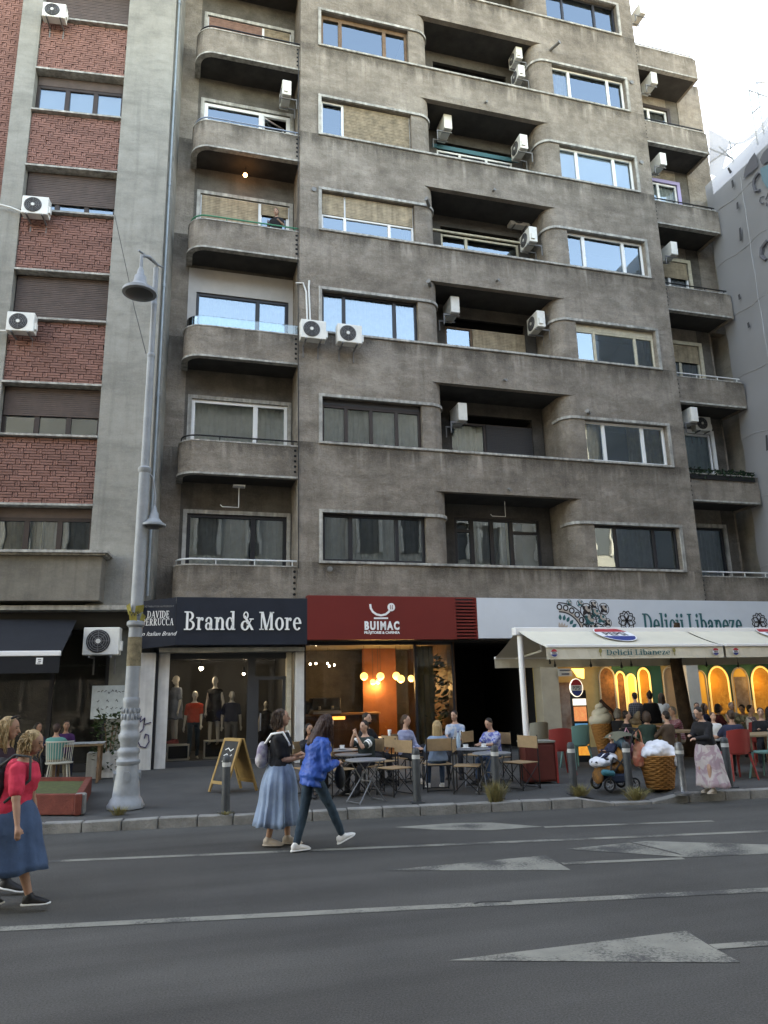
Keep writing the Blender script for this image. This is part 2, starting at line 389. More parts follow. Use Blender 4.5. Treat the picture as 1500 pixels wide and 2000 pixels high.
sh_be = mat('beige_shutter', (.34, .27, .18), .7, var=.3, vs=6, streak=.25)
sh_wo = mat('wood_shutter', (.23, .18, .12), .8, var=.45, vs=5, bump=.2)
sh_br = mat('brown_shutter', (.085, .06, .05), .6, var=.2, vs=4)
sh_dk = mat('dark_shutter', (.03, .029, .03), .5)
sh_rd = mat('red_shutter', (.2, .11, .08), .7, var=.3, vs=5)
blind = mat('white_blind', (.7, .75, .78), .8)
asphalt = mat('asphalt', (.062, .0605, .056), .8, c2=(.042, .041, .038), vs=.55, bump=.5, bs=190, spec=.35)
N, L, b = nodes_of(asphalt)          # fine aggregate and faint tracks
tc = N.new('ShaderNodeTexCoord'); vo = N.new('ShaderNodeTexNoise'); vo.inputs['Scale'].default_value = 75; vo.inputs['Detail'].default_value = 5; vo.inputs['Roughness'].default_value = .75
L.new(tc.outputs['Object'], vo.inputs['Vector']); mr = N.new('ShaderNodeMapRange'); mr.inputs[1].default_value = .35; mr.inputs[2].default_value = .7; mr.inputs[3].default_value = .55; mr.inputs[4].default_value = 1.75
L.new(vo.outputs[0], mr.inputs[0]); src = b.inputs['Base Color'].links[0].from_socket
mx = N.new('ShaderNodeMix'); mx.data_type = 'RGBA'; mx.blend_type = 'MULTIPLY'; mx.inputs[0].default_value = 1
cb = N.new('ShaderNodeCombineColor'); [L.new(mr.outputs[0], cb.inputs[i]) for i in range(3)]
L.new(src, mx.inputs[6]); L.new(cb.outputs[0], mx.inputs[7]); L.new(mx.outputs[2], b.inputs['Base Color'])
tr_ = N.new('ShaderNodeMapping'); tr_.inputs['Rotation'].default_value = (0, 0, R(10.8)); tr_.inputs['Scale'].default_value = (.12, 1.5, 1); L.new(tc.outputs['Object'], tr_.inputs[0]); tn = N.new('ShaderNodeTexNoise'); tn.inputs['Scale'].default_value = 1; tn.inputs['Detail'].default_value = 5; L.new(tr_.outputs[0], tn.inputs['Vector'])
t2 = N.new('ShaderNodeMapRange'); t2.inputs[1].default_value = .3; t2.inputs[2].default_value = .7; t2.inputs[3].default_value = .72; t2.inputs[4].default_value = 1.28; L.new(tn.outputs[0], t2.inputs[0]); m2x = N.new('ShaderNodeMix'); m2x.data_type = 'RGBA'; m2x.blend_type = 'MULTIPLY'; m2x.inputs[0].default_value = 1; c2b = N.new('ShaderNodeCombineColor'); [L.new(t2.outputs[0], c2b.inputs[i]) for i in range(3)]
L.new(mx.outputs[2], m2x.inputs[6]); L.new(c2b.outputs[0], m2x.inputs[7]); L.new(m2x.outputs[2], b.inputs['Base Color'])
pave_m = mat('pavement_asphalt', (.085, .084, .08), .9, c2=(.055, .055, .053), vs=.9, bump=.4, bs=120, spec=.2)
kerb_m = mat('kerb_stone', (.2, .195, .18), .9, var=.35, vs=3, bump=.5, bs=35)
paint_m = mat('road_paint', (.235, .23, .195), .75, c2=(.165, .162, .14), vs=4, bump=.3, bs=150)
N, L, b = nodes_of(paint_m)          # worn through to the asphalt by tyres
tc = N.new('ShaderNodeTexCoord'); src = b.inputs['Base Color'].links[0].from_socket; mx = N.new('ShaderNodeMix'); mx.data_type = 'RGBA'; mx.inputs[7].default_value = (.055, .055, .053, 1)
w1_ = N.new('ShaderNodeTexNoise'); w1_.inputs['Scale'].default_value = 38; w1_.inputs['Detail'].default_value = 8; w1_.inputs['Roughness'].default_value = .8; L.new(tc.outputs['Object'], w1_.inputs['Vector'])
w2_ = N.new('ShaderNodeTexNoise'); w2_.inputs['Scale'].default_value = 1.6; L.new(tc.outputs['Object'], w2_.inputs['Vector'])
ad = N.new('ShaderNodeMath'); ad.operation = 'ADD'; L.new(w1_.outputs[0], ad.inputs[0]); L.new(w2_.outputs[0], ad.inputs[1]); r_ = N.new('ShaderNodeMapRange'); r_.inputs[1].default_value = .99; r_.inputs[2].default_value = 1.14; L.new(ad.outputs[0], r_.inputs[0])
L.new(src, mx.inputs[6]); L.new(r_.outputs[0], mx.inputs[0]); L.new(mx.outputs[2], b.inputs['Base Color'])
metal_gal = mat('galvanised', (.35, .36, .37), .45, .7, var=.15)
black_m = mat('black_steel', (.012, .012, .013), .45)
ac_white = mat('ac_casing', (.66, .65, .6), .5, var=.12, vs=4)
ac_dark = mat('ac_fan_dark', (.03, .03, .032), .5)
ac_mid = mat('ac_grille', (.16, .16, .16), .6)

# ------------------------------------------------------------ ground
KP = [(-40, 16.3), (-15, 13.22), (-1.61, 11.56), (6.2, 10.6), (9.2, 10.3), (25, 8.7), (60, 5.2)]
def kerb_y(x):
    for (a, b_) in zip(KP, KP[1:]):
        if a[0] <= x <= b_[0]: return a[1]+(b_[1]-a[1])*(x-a[0])/(b_[0]-a[0])
    return KP[-1][1]
road = MB().quad((-150, -150, 0), (150, -150, 0), (150, 150, 0), (-150, 150, 0)).build('road', asphalt); tag(road, kind='structure')
pv = MB(); xs = [-40, -15, -6, -1.61, 2, 6.2, 6.5, 7.6, 7.9, 9.2, 14, 25, 60]
def drop(x): return 1 if 6.5 <= x <= 7.6 else 0           # dropped kerb
for i in range(len(xs)-1):
    a, b_ = xs[i], xs[i+1]; r = []
    for x in (a, b_):
        k = kerb_y(x)+.16; r.append([(x, k, .132-.085*drop(x)), (x, max(k+1.3, 11.6), pave_z(x, 11.6)), (x, 17.9, .22), (x, 26, .22)])
    for j in range(3): pv.quad(r[0][j], r[1][j], r[1][j+1], r[0][j+1])
pav = pv.build('pavement', pave_m); tag(pav, kind='structure')
kb = thing('kerb', None, None); tag(kb, kind='structure')
x = -3.6; random.seed(3)
while x < 12.5:
    ln = random.uniform(.44, .56)
    if 6.2 < x < 8.0: ln = .62
    a = Vector((x, kerb_y(x), 0)); b_ = Vector((x+ln-.012, kerb_y(x+ln-.012), 0)); t = (b_-a).normalized(); n_ = Vector((-t.y, t.x, 0))*.17
    ha = .135-.09*drop(x)+random.uniform(-.006, .006); hb = .135-.09*drop(x+ln)+random.uniform(-.006, .006); k = random.uniform(-.008, .008)*n_.normalized()
    mb = MB(); q = [a+k, b_+k, b_+n_+k, a+n_+k]
    mb.add([v+Vector((0, 0, -.05)) for v in q]+[q[0]+Vector((0, 0, ha)), q[1]+Vector((0, 0, hb)), q[2]+Vector((0, 0, hb)), q[3]+Vector((0, 0, ha))], [(3, 2, 1, 0), (4, 5, 6, 7), (0, 1, 5, 4), (1, 2, 6, 5), (2, 3, 7, 6), (3, 0, 4, 7)])
    mb.build('kerb_stone', kerb_m, kb, bevel=.012); x += ln
mb = MB()
for x0, x1 in ((-30, -3.62), (12.6, 40)): ribbon(mb, [(x0, kerb_y(x0)), (x1, kerb_y(x1))], .17, -.05, .135)
mb.build('kerb_run', kerb_m, kb)
def marking(name, pts, z=.004):
    mb = MB(); mb.add([(p[0], p[1], z) for p in pts], [tuple(range(len(pts)))]); o = mb.build(name, paint_m, road)
    return o
def line(name, a, b_, wd):
    a = Vector(a); b_ = Vector(b_); t = (b_-a).normalized(); n_ = Vector((-t.y, t.x))*wd/2
    return marking(name, [a-n_, b_-n_, b_+n_, a+n_])
line('lane_line', (-9, 11.13), (15, 6.57), .11)
line('lane_line', (-8, 8.3), (12, 4.63), .125)
ar = lambda *q: marking('direction_arrow', [gd(px, py)[:2] for px, py in q])
ar((875, 1877), (1448, 1881), (1388, 1849), (1340, 1819))
ar((748, 1701), (1115, 1700), (1092, 1687), (1065, 1671))
ar((770, 1616), (850, 1621), (960, 1622), (1060, 1615), (960, 1607), (885, 1608))
ar((1105, 1659), (1345, 1675), (1500, 1668), (1560, 1652), (1262, 1643))
st = lambda px, py, qx, qy, wd: line('arrow_stem', gd(px, py)[:2], gd(qx, qy)[:2], wd)
st(1392, 1850, 1640, 1833, .1); st(1098, 1687, 1335, 1677, .1); st(1063, 1616, 1393, 1604, .1)
# stains and patched seams on the road
tar = mat('tar_seam', (.03, .03, .03), .6)
mb = MB()
for q in (((1230, 1646), (1290, 1660), (1330, 1670)), ((925, 1766), (942, 1763), (1000, 1762))):
    for (p0, p1) in zip(q, q[1:]):
        a = gd(*p0); b_ = gd(*p1); n_ = Vector((-(b_-a).y, (b_-a).x, 0)).normalized()*.012
        mb.add([(*(a-n_)[:2], .007), (*(b_-n_)[:2], .007), (*(b_+n_)[:2], .007), (*(a+n_)[:2], .007)], [(0, 1, 2, 3)])
mb.build('tar_seam', tar, road)

# ------------------------------------------------------------ window kit
def part(mb, name, m, root, **k):
    o = mb.build(name, m, root, **k)
    if root and root.type == 'EMPTY' and not k.get('loc'): o.location = -root.location if not root.get('local') else (0, 0, 0)
    return o
def sheet(x0, x1, z0, z1, Y, wave=.025, n=None):
    n = n or max(8, int((x1-x0)/.045)); mb = MB(); ph = random.random()*6
    for i in range(n+1):
        x = x0+(x1-x0)*i/n; y = Y+wave*math.sin(i*1.9+ph)+wave*.5*math.sin(i*.7+ph*2); mb.v += [(x, y, z0), (x, y, z1)]
    mb.f = [(2*i, 2*i+2, 2*i+3, 2*i+1) for i in range(n)]; return mb
def ribs(x0, x1, z0, z1, Y, pitch=.05, depth=.012):
    n = max(2, int((z1-z0)/pitch)); mb = MB()
    for i in range(n):
        a = z0+(z1-z0)*i/n; c = z0+(z1-z0)*(i+1)/n
        mb.box(x0, x1, Y-(depth if i % 2 else depth*.8), Y+.02, a+.004, c-.004)
    mb.box(x0, x1, Y+.003, Y+.018, z0, z1); return mb
def window(root, x0, x1, z0, z1, Y, fm, splits=(), fw=.06, cur=None, shut=(), header=0, hm=None, gm=None, room=1.2, tr=(), bl=None, ajar=None, cz=0):
    """frame with mullions > each pane, shutter, curtain; shut: (from, to, drop, material) in shares of the width"""
    gm = gm or pane_m; W_ = x1-x0; mb = MB()
    mb.box(x0, x0+fw, Y, Y+.08, z0, z1).box(x1-fw, x1, Y, Y+.08, z0, z1).box(x0+fw, x1-fw, Y, Y+.08, z0, z0+fw).box(x0+fw, x1-fw, Y, Y+.08, z1-fw-header, z1)
    for s_ in splits:
        xm = x0+W_*s_; mb.box(xm-fw*.7, xm+fw*.7, Y-.006, Y+.07, z0+fw, z1-fw-header)
    for (s0, s1, zf) in tr:
        mb.box(x0+W_*s0+fw*.5, x0+W_*s1-fw*.5, Y-.003, Y+.066, z0+(z1-z0)*zf-fw*.5, z0+(z1-z0)*zf+fw*.5)
    f = part(mb, 'window', fm, root, bevel=.006)
    if header and hm: part(MB().box(x0+fw*.4, x1-fw*.4, Y-.012, Y-.003, z1-header, z1-.02), 'shutter_box', hm, f)
    ed = [0]+list(splits)+[1]
    for i in range(len(ed)-1):
        a = x0+W_*ed[i]+fw*.5; c = x0+W_*ed[i+1]-fw*.5
        if ajar == i:
            ang = R(-28); M = Matrix.Translation((a, Y+.03, 0)) @ Matrix.Rotation(-ang, 4, 'Z')
            q = MB().box(0, .05, -.02, .02, z0+fw, z1-fw-header, M).box(c-a-.05, c-a, -.02, .02, z0+fw, z1-fw-header, M).box(.05, c-a-.05, -.02, .02, z0+fw, z0+fw+.05, M).box(.05, c-a-.05, -.02, .02, z1-fw-header-.05, z1-fw-header, M)
            ca = q.build('casement', fm, f); MB().box(.05, c-a-.05, -.004, .004, z0+fw+.05, z1-fw-header-.05, M).build('pane', gm, f); continue
        tl = random.uniform(-.006, .006)*1.0; th = random.uniform(-.004, .004)
        MB().add([(a, Y+.035-tl, z0+fw*.5), (c, Y+.035+tl, z0+fw*.5), (c, Y+.035+tl+th, z1-fw*.5-header), (a, Y+.035-tl+th, z1-fw*.5-header)], [(0, 1, 2, 3)]).build('pane', gm, f, recalc=False)
    for (s0, s1, dr, sm) in shut:
        ribs(x0+W_*s0+fw*.45, x0+W_*s1-fw*.45, z1-(z1-z0)*dr, z1-fw*.4, Y-.02).build('shutter', sm, f)
    if bl: MB().box(x0+fw, x1-fw, Y+.1, Y+.11, z0+(z1-z0)*bl[0], z1-fw).build('blind', bl[1], f)
    if cur:
        for (s0, s1, cm) in cur: sheet(x0+W_*s0+.03, x0+W_*s1-.03, z0+.02+cz, z1-.04, Y+.14).build('curtain', cm, f, smooth=True)
    if room:
        rb = MB(); e = .04; rb.quad((x0-e, Y+room, z0-.5), (x1+e, Y+room, z0-.5), (x1+e, Y+room, z1+.2), (x0-e, Y+room, z1+.2))
        rb.quad((x0-e, Y+.085, z0-.5), (x0-e, Y+room, z0-.5), (x0-e, Y+room, z1+.2), (x0-e, Y+.085, z1+.2)).quad((x1+e, Y+room, z0-.5), (x1+e, Y+.085, z0-.5), (x1+e, Y+.085, z1+.2), (x1+e, Y+room, z1+.2))
        rb.quad((x0-e, Y+.085, z0-.5), (x1+e, Y+.085, z0-.5), (x1+e, Y+room, z0-.5), (x0-e, Y+room, z0-.5)).quad((x0-e, Y+room, z1+.2), (x1+e, Y+room, z1+.2), (x1+e, Y+.085, z1+.2), (x0-e, Y+.085, z1+.2))
        rb.build('room', dark_in, f)
    return f

# ------------------------------------------------------------ main apartment block
XL, XR, S0, FH = 2.85, 14.5, 4.92, 3.108
apt = thing('apartment_building', 'tall weathered grey-brown stucco apartment block with rounded loggias above the shops', 'building', (8.7, 17.7, .2))
GL0, GL1, RC = 6.86, 10.46, .4            # loggia opening, corner radius
BK = 18.9                                  # loggia back wall
wl = MB(); lc = MB(); NF = 8
for k in range(-1, NF):
    s = S0+FH*k; top = s+1.98; z0 = s-1.128
    if k == -1: continue
    if k == 0: z0 = 4.02
    # spandrels
    wl.box(XL, GL0-RC, D, D+.35, z0, s).box(GL1+RC, XR, D, D+.35, z0, s)
    wl.box(GL0-RC, GL1+RC, D, D+.17, z0, s); lc.box(GL0-RC, GL1+RC, D+.17, BK+.1, z0+.003, z0+.2)
    for sg in (-1, 1):
        X = (lambda v: v) if sg < 0 else (lambda v: XL+XR-v)
        a, c = sorted((X(XL), X(3.47))); wl.box(a, c, D, D+.35, s, s+1.27)
        a, c = sorted((X(XL), X(6.2))); wl.box(a, c, D, D+.35, s+1.27, top)
        P = [(6.2, D), (GL0-RC, D)]+arc(GL0-RC, D+RC, RC, -90, 0, 8)[1:]+[(GL0, BK+.1), (6.2, BK+.1)]
        P = [(X(p[0]), p[1]) for p in P]
        if sg > 0: P = P[::-1]
        wl.prism(P, s, top)
wl.box(XL, XR, D, D+.35, S0+FH*(NF-1)+1.98, 30.2)
# flanks and bulk behind
wl.box(XL, XL+.3, D+.35, 18.82, 4.02, 30.2).box(XR-.3, XR, D+.35, 26, 4.02, 30.2)
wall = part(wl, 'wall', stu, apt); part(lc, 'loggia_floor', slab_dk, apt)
bk = MB()
for k in range(NF):
    s = S0+FH*k; z0 = s-.93; zt = s+1.98; zb, zw = z0, s+1.62
    if k == 0: lo = s-.6
    bk.box(GL0, 7.45, BK, BK+.12, z0, zt).box(10.1, GL1, BK, BK+.12, z0, zt).box(7.45, 10.1, BK, BK+.12, s+1.6, zt)
part(bk, 'loggia_back_wall', stu_in_shade, apt)
blk = MB().box(-.7, XR, 22, 30, 0, 43).box(-.7, XR, 18.9, 30.2, 30.0, 30.4).box(XR, 18.0, 19.6, 30, 18.7, 23.6).box(XR, 17.0, 19.6, 30, 0, 18.7)  # unseen bulk behind; tall part added to keep sun off the building opposite
part(blk, 'rear_sun_block', stu_in_shade, apt)
# sill bands and window surrounds
for k in range(NF):
    s = S0+FH*k
    part(MB().box(3.37, 13.98, D-.05, D+.2, s-.035, s+.03), 'sill_band', stone, apt, bevel=.008)
    for sg in (-1, 1):
        X = (lambda v: v) if sg < 0 else (lambda v: XL+XR-v)
        mb = MB(); a, c = sorted((X(3.37), X(3.46))); mb.box(a, c, D-.045, D+.12, s+.032, s+1.26)
        path = [(3.37, D-.05), (6.3, D-.05), (GL0-RC, D-.05)]+arc(GL0-RC, D+RC, RC+.05, -90, 0, 10)[1:]+[(GL0+.05, D+.62)]
        q = offset_path(path, .07); P = [(X(p[0]), p[1]) for p in path+q[::-1]]
        if sg > 0: P = P[::-1]
        mb.prism(P, s+1.262, s+1.34)
        part(mb, 'window_surround', stone, apt)
    # jamb reveals between window and pier
WY = D+.13
def LW(k, **a): return window(apt, 3.47, 6.19, S0+FH*k+.032, S0+FH*k+1.262, WY, **a)
def RW(k, **a): return window(apt, XL+XR-6.19, XL+XR-3.47, S0+FH*k+.032, S0+FH*k+1.262, WY, **a)
LW(0, fm=dark_fr, splits=(.27, .72), cur=((0, .28, cur_d), (.28, .72, cur_w), (.72, 1, cur_d)), fw=.075)
LW(1, fm=umber_fr, splits=(.24, .49, .75), header=.16, hm=sh_dk, cur=((0, .24, cur_w), (.24, .5, cur_d), (.5, 1, cur_w)), fw=.07)
LW(2, fm=dark_fr, splits=(.23, .76), cur=((0, 1, cur_w),), fw=.07)
LW(3, fm=white_pvc, splits=(.25, .73), shut=((0, .25, .55, sh_be), (.25, 1, .55, sh_be)), tr=((0, 1, .43),), fw=.06)
LW(4, fm=white_pvc, splits=(.24,), shut=((.24, 1, .97, sh_wo),), fw=.06)
LW(5, fm=brown_wood, splits=(.22, .73), fw=.08, header=.06)
LW(6, fm=dark_fr, splits=(.3, .7), fw=.06)
LW(7, fm=white_pvc, splits=(.3, .7), fw=.06)
RW(0, fm=dark_fr, splits=(.26, .72), cur=((.25, .72, cur_d),), fw=.065)
RW(1, fm=white_pvc, splits=(.24, .72), cur=((0, .24, cur_y), (.55, .72, cur_y), (.72, 1, cur_y)), fw=.075)
RW(2, fm=cream_wood, splits=(.24, .76), header=.2, hm=cream_wood, fw=.06, cur=((.76, 1, cur_d),))
RW(3, fm=white_pvc, splits=(.22, .74), fw=.075)
RW(4, fm=white_pvc, splits=(.24, .74), fw=.075, bl=(.0, blind))
RW(5, fm=white_pvc, splits=(.24, .78), fw=.065, cur=((.05, .24, cur_d),))
RW(6, fm=dark_fr, splits=(.25, .7), fw=.06)
RW(7, fm=white_pvc, splits=(.25, .7), fw=.06)
def GW(k, x0=7.45, x1=10.1, z1=1.6, **a): return window(apt, x0, x1, S0+FH*k-.85, S0+FH*k+z1, BK+.03, **a)
GW(0, fm=dark_fr, splits=(.2, .43, .66), tr=((0, .2, .84), (.66, 1, .84)), cur=((.22, .62, cur_w), (.6, .66, cur_y)), fw=.09)
GW(1, fm=umber_fr, splits=(.42, .7), cur=((.42, 1, cur_y), (.1, .35, cur_d)), shut=((.42, 1, .42, sh_dk),), fw=.07, z1=1.35)
GW(2, fm=brown_wood, splits=(.32,), shut=((.32, 1, .95, sh_be),), cur=((0, .3, sh_rd),), z1=1.3)
GW(3, fm=cream_wood, splits=(.32,), fw=.07, z1=1.35)
GW(4, fm=white_pvc, splits=(.3, .65), fw=.065, z1=1.3)
GW(5, fm=white_pvc, splits=(.35, .7), fw=.065, z1=1.35)
GW(6, fm=dark_fr, splits=(.5,)); GW(7, fm=dark_fr, splits=(.5,))
teal_p = mat('teal_paint', (.05, .16, .19), .6)
part(MB().box(7.3, 10.3, BK-.03, BK, S0+FH*4+1.32, S0+FH*4+1.46), 'awning_case', teal_p, apt)
part(MB().box(GL0+.02, GL1-.1, BK-.06, BK, S0+FH*3+1.37, S0+FH*3+1.43), 'blind_case', cream_wood, apt)
# ---- left bay with rounded balconies
BW = 18.8
bw = MB(); bo = MB(); wx0, wx1 = .2, 2.72
white_wall = mat('white_plaster', (.42, .405, .385), .9, var=.1, vs=2)
for k in range(NF):
    s = S0+FH*k; a = s-.93; zt = s+FH-.93; h0, h1 = s-.6, s+1.36
    if k == 0: a = 4.0
    bo.box(-.75, .02, BW, BW+.25, a, zt); bw.box(.02, wx0, BW, BW+.25, a, zt).box(wx1, XL+.1, BW, BW+.25, a, zt).box(wx0, wx1, BW, BW+.25, h1, zt)
    if h0 > a: bw.box(wx0, wx1, BW, BW+.25, a, h0)
part(bw, 'bay_wall', stu_bay_shade, apt); part(bo, 'bay_wall', stu, apt)  # darker copy behind the balconies carries their shade in its colour
part(MB().box(-.02, XL-.005, BW-.02, BW, S0+FH*2+1.37, S0+FH*2+2.08).box(-.02, wx0, BW-.02, BW, S0+FH*2-.6, S0+FH*2+1.37).box(wx1, XL-.005, BW-.02, BW, S0+FH*2-.6, S0+FH*2+1.37), 'white_wall_panel', white_wall, apt)
def BWn(k, **a): return window(apt, wx0, wx1, S0+FH*k-.6, S0+FH*k+1.36, BW+.02, **a)
BWn(0, fm=dark_fr, splits=(.66,), cur=((0, .64, cur_w), (.66, 1, cur_w)), fw=.09)
BWn(1, fm=white_pvc, splits=(.66,), cur=((0, .66, cur_w), (.66, 1, cur_w)), fw=.09)
BWn(2, fm=dark_fr, splits=(.66,), cur=((0, .66, cur_w), (.66, 1, cur_w)), fw=.08)
BWn(3, fm=white_pvc, splits=(.66,), shut=((0, .66, .42, sh_be), (.66, 1, .2, sh_be)), fw=.09)
BWn(4, fm=white_pvc, splits=(.66,), fw=.11, ajar=1)
BWn(5, fm=white_pvc, splits=(.66,), shut=((0, .66, .8, sh_rd), (.66, 1, .75, sh_wo)), fw=.08)
BWn(6, fm=white_pvc, splits=(.66,)); BWn(7, fm=white_pvc, splits=(.66,))
fr = MB()
for k in (0, 1, 3, 4, 5):
    s = S0+FH*k; fr.box(wx0-.1, wx0, BW-.04, BW+.05, s-.6, s+1.36).box(wx1, wx1+.1, BW-.04, BW+.05, s-.6, s+1.36).box(wx0-.1, wx1+.1, BW-.04, BW+.05, s+1.36, s+1.46)
part(fr, 'bay_window_trim', stone, apt)
BF = D+.1
bpath = [(XL-.002, BF), (.4, BF)]+arc(.4, BF+.48, .48, -90, -180, 8)[1:]+[(-.08, BW)]
bpath = bpath[::-1]                                  # travel towards +x, wall to its left is inside
green_p = mat('green_rail', (.03, .2, .11), .5); blue_r = mat('grey_rail', (.22, .26, .32), .5, .4); lightr = mat('white_rail', (.62, .63, .62), .5)
rm = [lightr, black_m, rail_g, green_p, blue_r, black_m, black_m, black_m]
holes = mat('hole_dark', (.012, .012, .012), .9)
def balcony(k, path, rmat, glassrail=False, right=False):
    s = S0+FH*k; zt = s-.13; zb = s-.98
    root = apt; b_ = MB(); ribbon(b_, path, .12, zb+.05, zt)
    o = part(b_, 'balcony', stu, root)
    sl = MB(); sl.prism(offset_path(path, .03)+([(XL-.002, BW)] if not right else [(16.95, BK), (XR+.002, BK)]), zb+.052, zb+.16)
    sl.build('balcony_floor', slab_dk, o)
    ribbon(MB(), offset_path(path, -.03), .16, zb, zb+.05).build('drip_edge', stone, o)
    ribbon(MB(), offset_path(path, -.015), .15, zt, zt+.03).build('coping', stone, o)
    hp = [(p[0], p[1]) for p in offset_path(path, .06)]
    if glassrail:
        ribbon(MB(), hp, .015, zt+.05, zt+.32).build('glass_rail', rmat, o)
    else:
        mb = MB(); mb.tube([(p[0], p[1], zt+.16) for p in hp], .022, 6); n_ = 6
        for i in range(n_+1):
            f = i/n_; L_ = f*(len(hp)-1)
        x0, x1 = hp[-1][0], max(hp[0][0], hp[1][0])
        xs_ = [x0-(x0-x1)*t for t in ((.04, .36, .68) if not right else (.05, .35, .65, .95))] if not right else [hp[0][0]+(hp[-1][0]-hp[0][0])*t for t in (.04, .35, .66, .96)]
        for x in xs_: mb.tube([(x, BF+.06, zt+.02), (x, BF+.06, zt+.16)], .014, 6)
        mb.build('rail', rmat, o, smooth=True)
    # row of perforations next to the main block
    hb = MB(); hx = XL-.07 if not right else XR+.07
    for i in range(5):
        z = zb+.18+i*.14; Mx = Matrix.Translation((hx, BF-.006, z)) @ Matrix.Rotation(R(90), 4, 'X'); seg = 8
        hb.add([Mx @ Vector((.035*math.cos(2*math.pi*j/seg), .035*math.sin(2*math.pi*j/seg), 0)) for j in range(seg)], [tuple(range(seg))])
    hb.build('drain_holes', holes, o)
    return o
for k in range(7): balcony(k, bpath, rm[k], glassrail=(k == 2))
# ---- right bay
rw = MB(); rx_ = MB(); rx0, rx1 = 14.75, 16.45
for k in range(6):
    s = S0+FH*k; a = s-.93 if k else 4.02; zt = s+FH-.93; h0, h1 = s-.5, s+1.6
    rw.box(XR, rx0, BK, BK+.25, a, zt).box(rx1, 16.95, BK, BK+.25, a, zt); rx_.box(16.95, 18.0 if k > 2 else 17.0, BK-.02, BK+.25, a, zt if k < 5 else 23.5).box(rx0, rx1, BK, BK+.25, h1, zt).box(rx0, rx1, BK, BK+.25, a, h0)
part(rw, 'bay_wall', stu_bay_shade, apt); part(rx_, 'end_wall', stu, apt)
violet = mat('violet_trim', (.35, .3, .5), .6)
rtrim = [stone, white_pvc, cream_wood, cream_wood, violet, umber_fr]
rfm = [dark_fr, white_pvc, cream_wood, white_pvc, white_pvc, white_pvc]
for k in range(6):
    s = S0+FH*k
    window(apt, rx0, rx1, s-.5, s+1.6, BK+.02, rfm[k], splits=(() if k in (0, 1) else (.55,)), fw=.07, cur=((0, 1, [cur_d, cur_t, cur_d, cur_d, cur_w, cur_d][k]),), shut=(((0, 1, .3, sh_be),) if k in (2, 3) else ()))
    part(MB().box(rx0-.12, rx0, BK-.05, BK, s-.5, s+1.6).box(rx1, rx1+.12, BK-.05, BK, s-.5, s+1.6).box(rx0-.12, rx1+.12, BK-.05, BK, s+1.6, s+1.72), 'bay_window_trim', rtrim[k], apt)
rpath = [(XR+.002, BF), (16.95, BF), (16.95, BK)]
def rb_path(): return [(XR+.002, BF), (16.93, BF), (16.949, BF+.02), (16.95, BK)]
rrm = [lightr, black_m, lightr, black_m, black_m, black_m, metal_gal]
for k in range(7): balcony(k, [(XR+.002, BF), (16.95, BF)], rrm[k], right=True)
cap_ = MB().box(XR+.001, 16.95, BF+.12, BK+.25, S0+FH*6-.99, S0+FH*6-.95); part(cap_, 'terrace_deck', slab_dk, apt)
sd_ = MB()
for k in range(7):
    s = S0+FH*k; sd_.box(16.95, 17.05, BF+.01, BK+.2, s-.98, s-.13)
part(sd_, 'balcony_end_wall', stu, apt)
# plaster recess over the street frontage, sharing the shade-darkened render
gf = MB()
gf.box(-.75, 3.05, 18.45, 18.8, 2.85, 4.0).box(3.05, 17.05, 18.05, 18.8, 3.0, 4.02).box(3.05, 17.05, D+.02, 18.05, 3.95, 4.018)
part(gf, 'shop_lintel', stu_in_shade, apt)
# small outlets and spy-holes on the wall
vent_m = mat('vent_pipe', (.17, .165, .155), .5, .3)
for (px, py, ln, dx) in ((838, 402, .35, -.2), (840, 558, .3, -.15), (1075, 98, .4, .1), (1150, 806, .25, -.2), (963, 372, .12, 0), (948, 200, .1, 0), (970, 548, .14, 0), (985, 742, .12, 0), (993, 955, .12, 0)):
    p = at(px, py); q = p+Vector((dx, -ln, -.06)); part(MB().tube([p, q], .05 if ln > .2 else .035, 10).tube([q, q+Vector((dx*.1, -.02, 0))], .06 if ln > .2 else .04, 10), 'vent_pipe', vent_m, apt, smooth=True)
for (px, py) in ((613, 371), (644, 1112), (1252, 318), (1233, 162)):
    p = at(px, py); part(MB().lathe([(.07, 0), (.07, .02), (.04, .025)], seg=12), 'wall_outlet', vent_m, apt, loc=p-apt.location+Vector((0, -.02, 0))).rotation_euler.x = R(90)
cab_w = mat('white_cable', (.6, .6, .57), .6); cab_k = mat('black_cable', (.02, .02, .02), .6)
def cable(pts, r, m, name='cable', root=None):
    return part(MB().tube(pts, r, 6), name, m, root or apt, smooth=True)
cable([at(578, 553, D-.03), at(592, 553, D-.03), at(598, 570, D-.03), at(600, 625, D-.03), at(597, 640, D-.05)], .025, cab_w)
cable([at(604, 548, D-.03), at(603, 560, D-.03), at(606, 630, D-.03)], .025, cab_w)
cable([at(583, 1110, D-.015), at(583, 900, D-.015), at(582, 500, D-.015), at(583, 100, D-.015)], .012, cab_k)
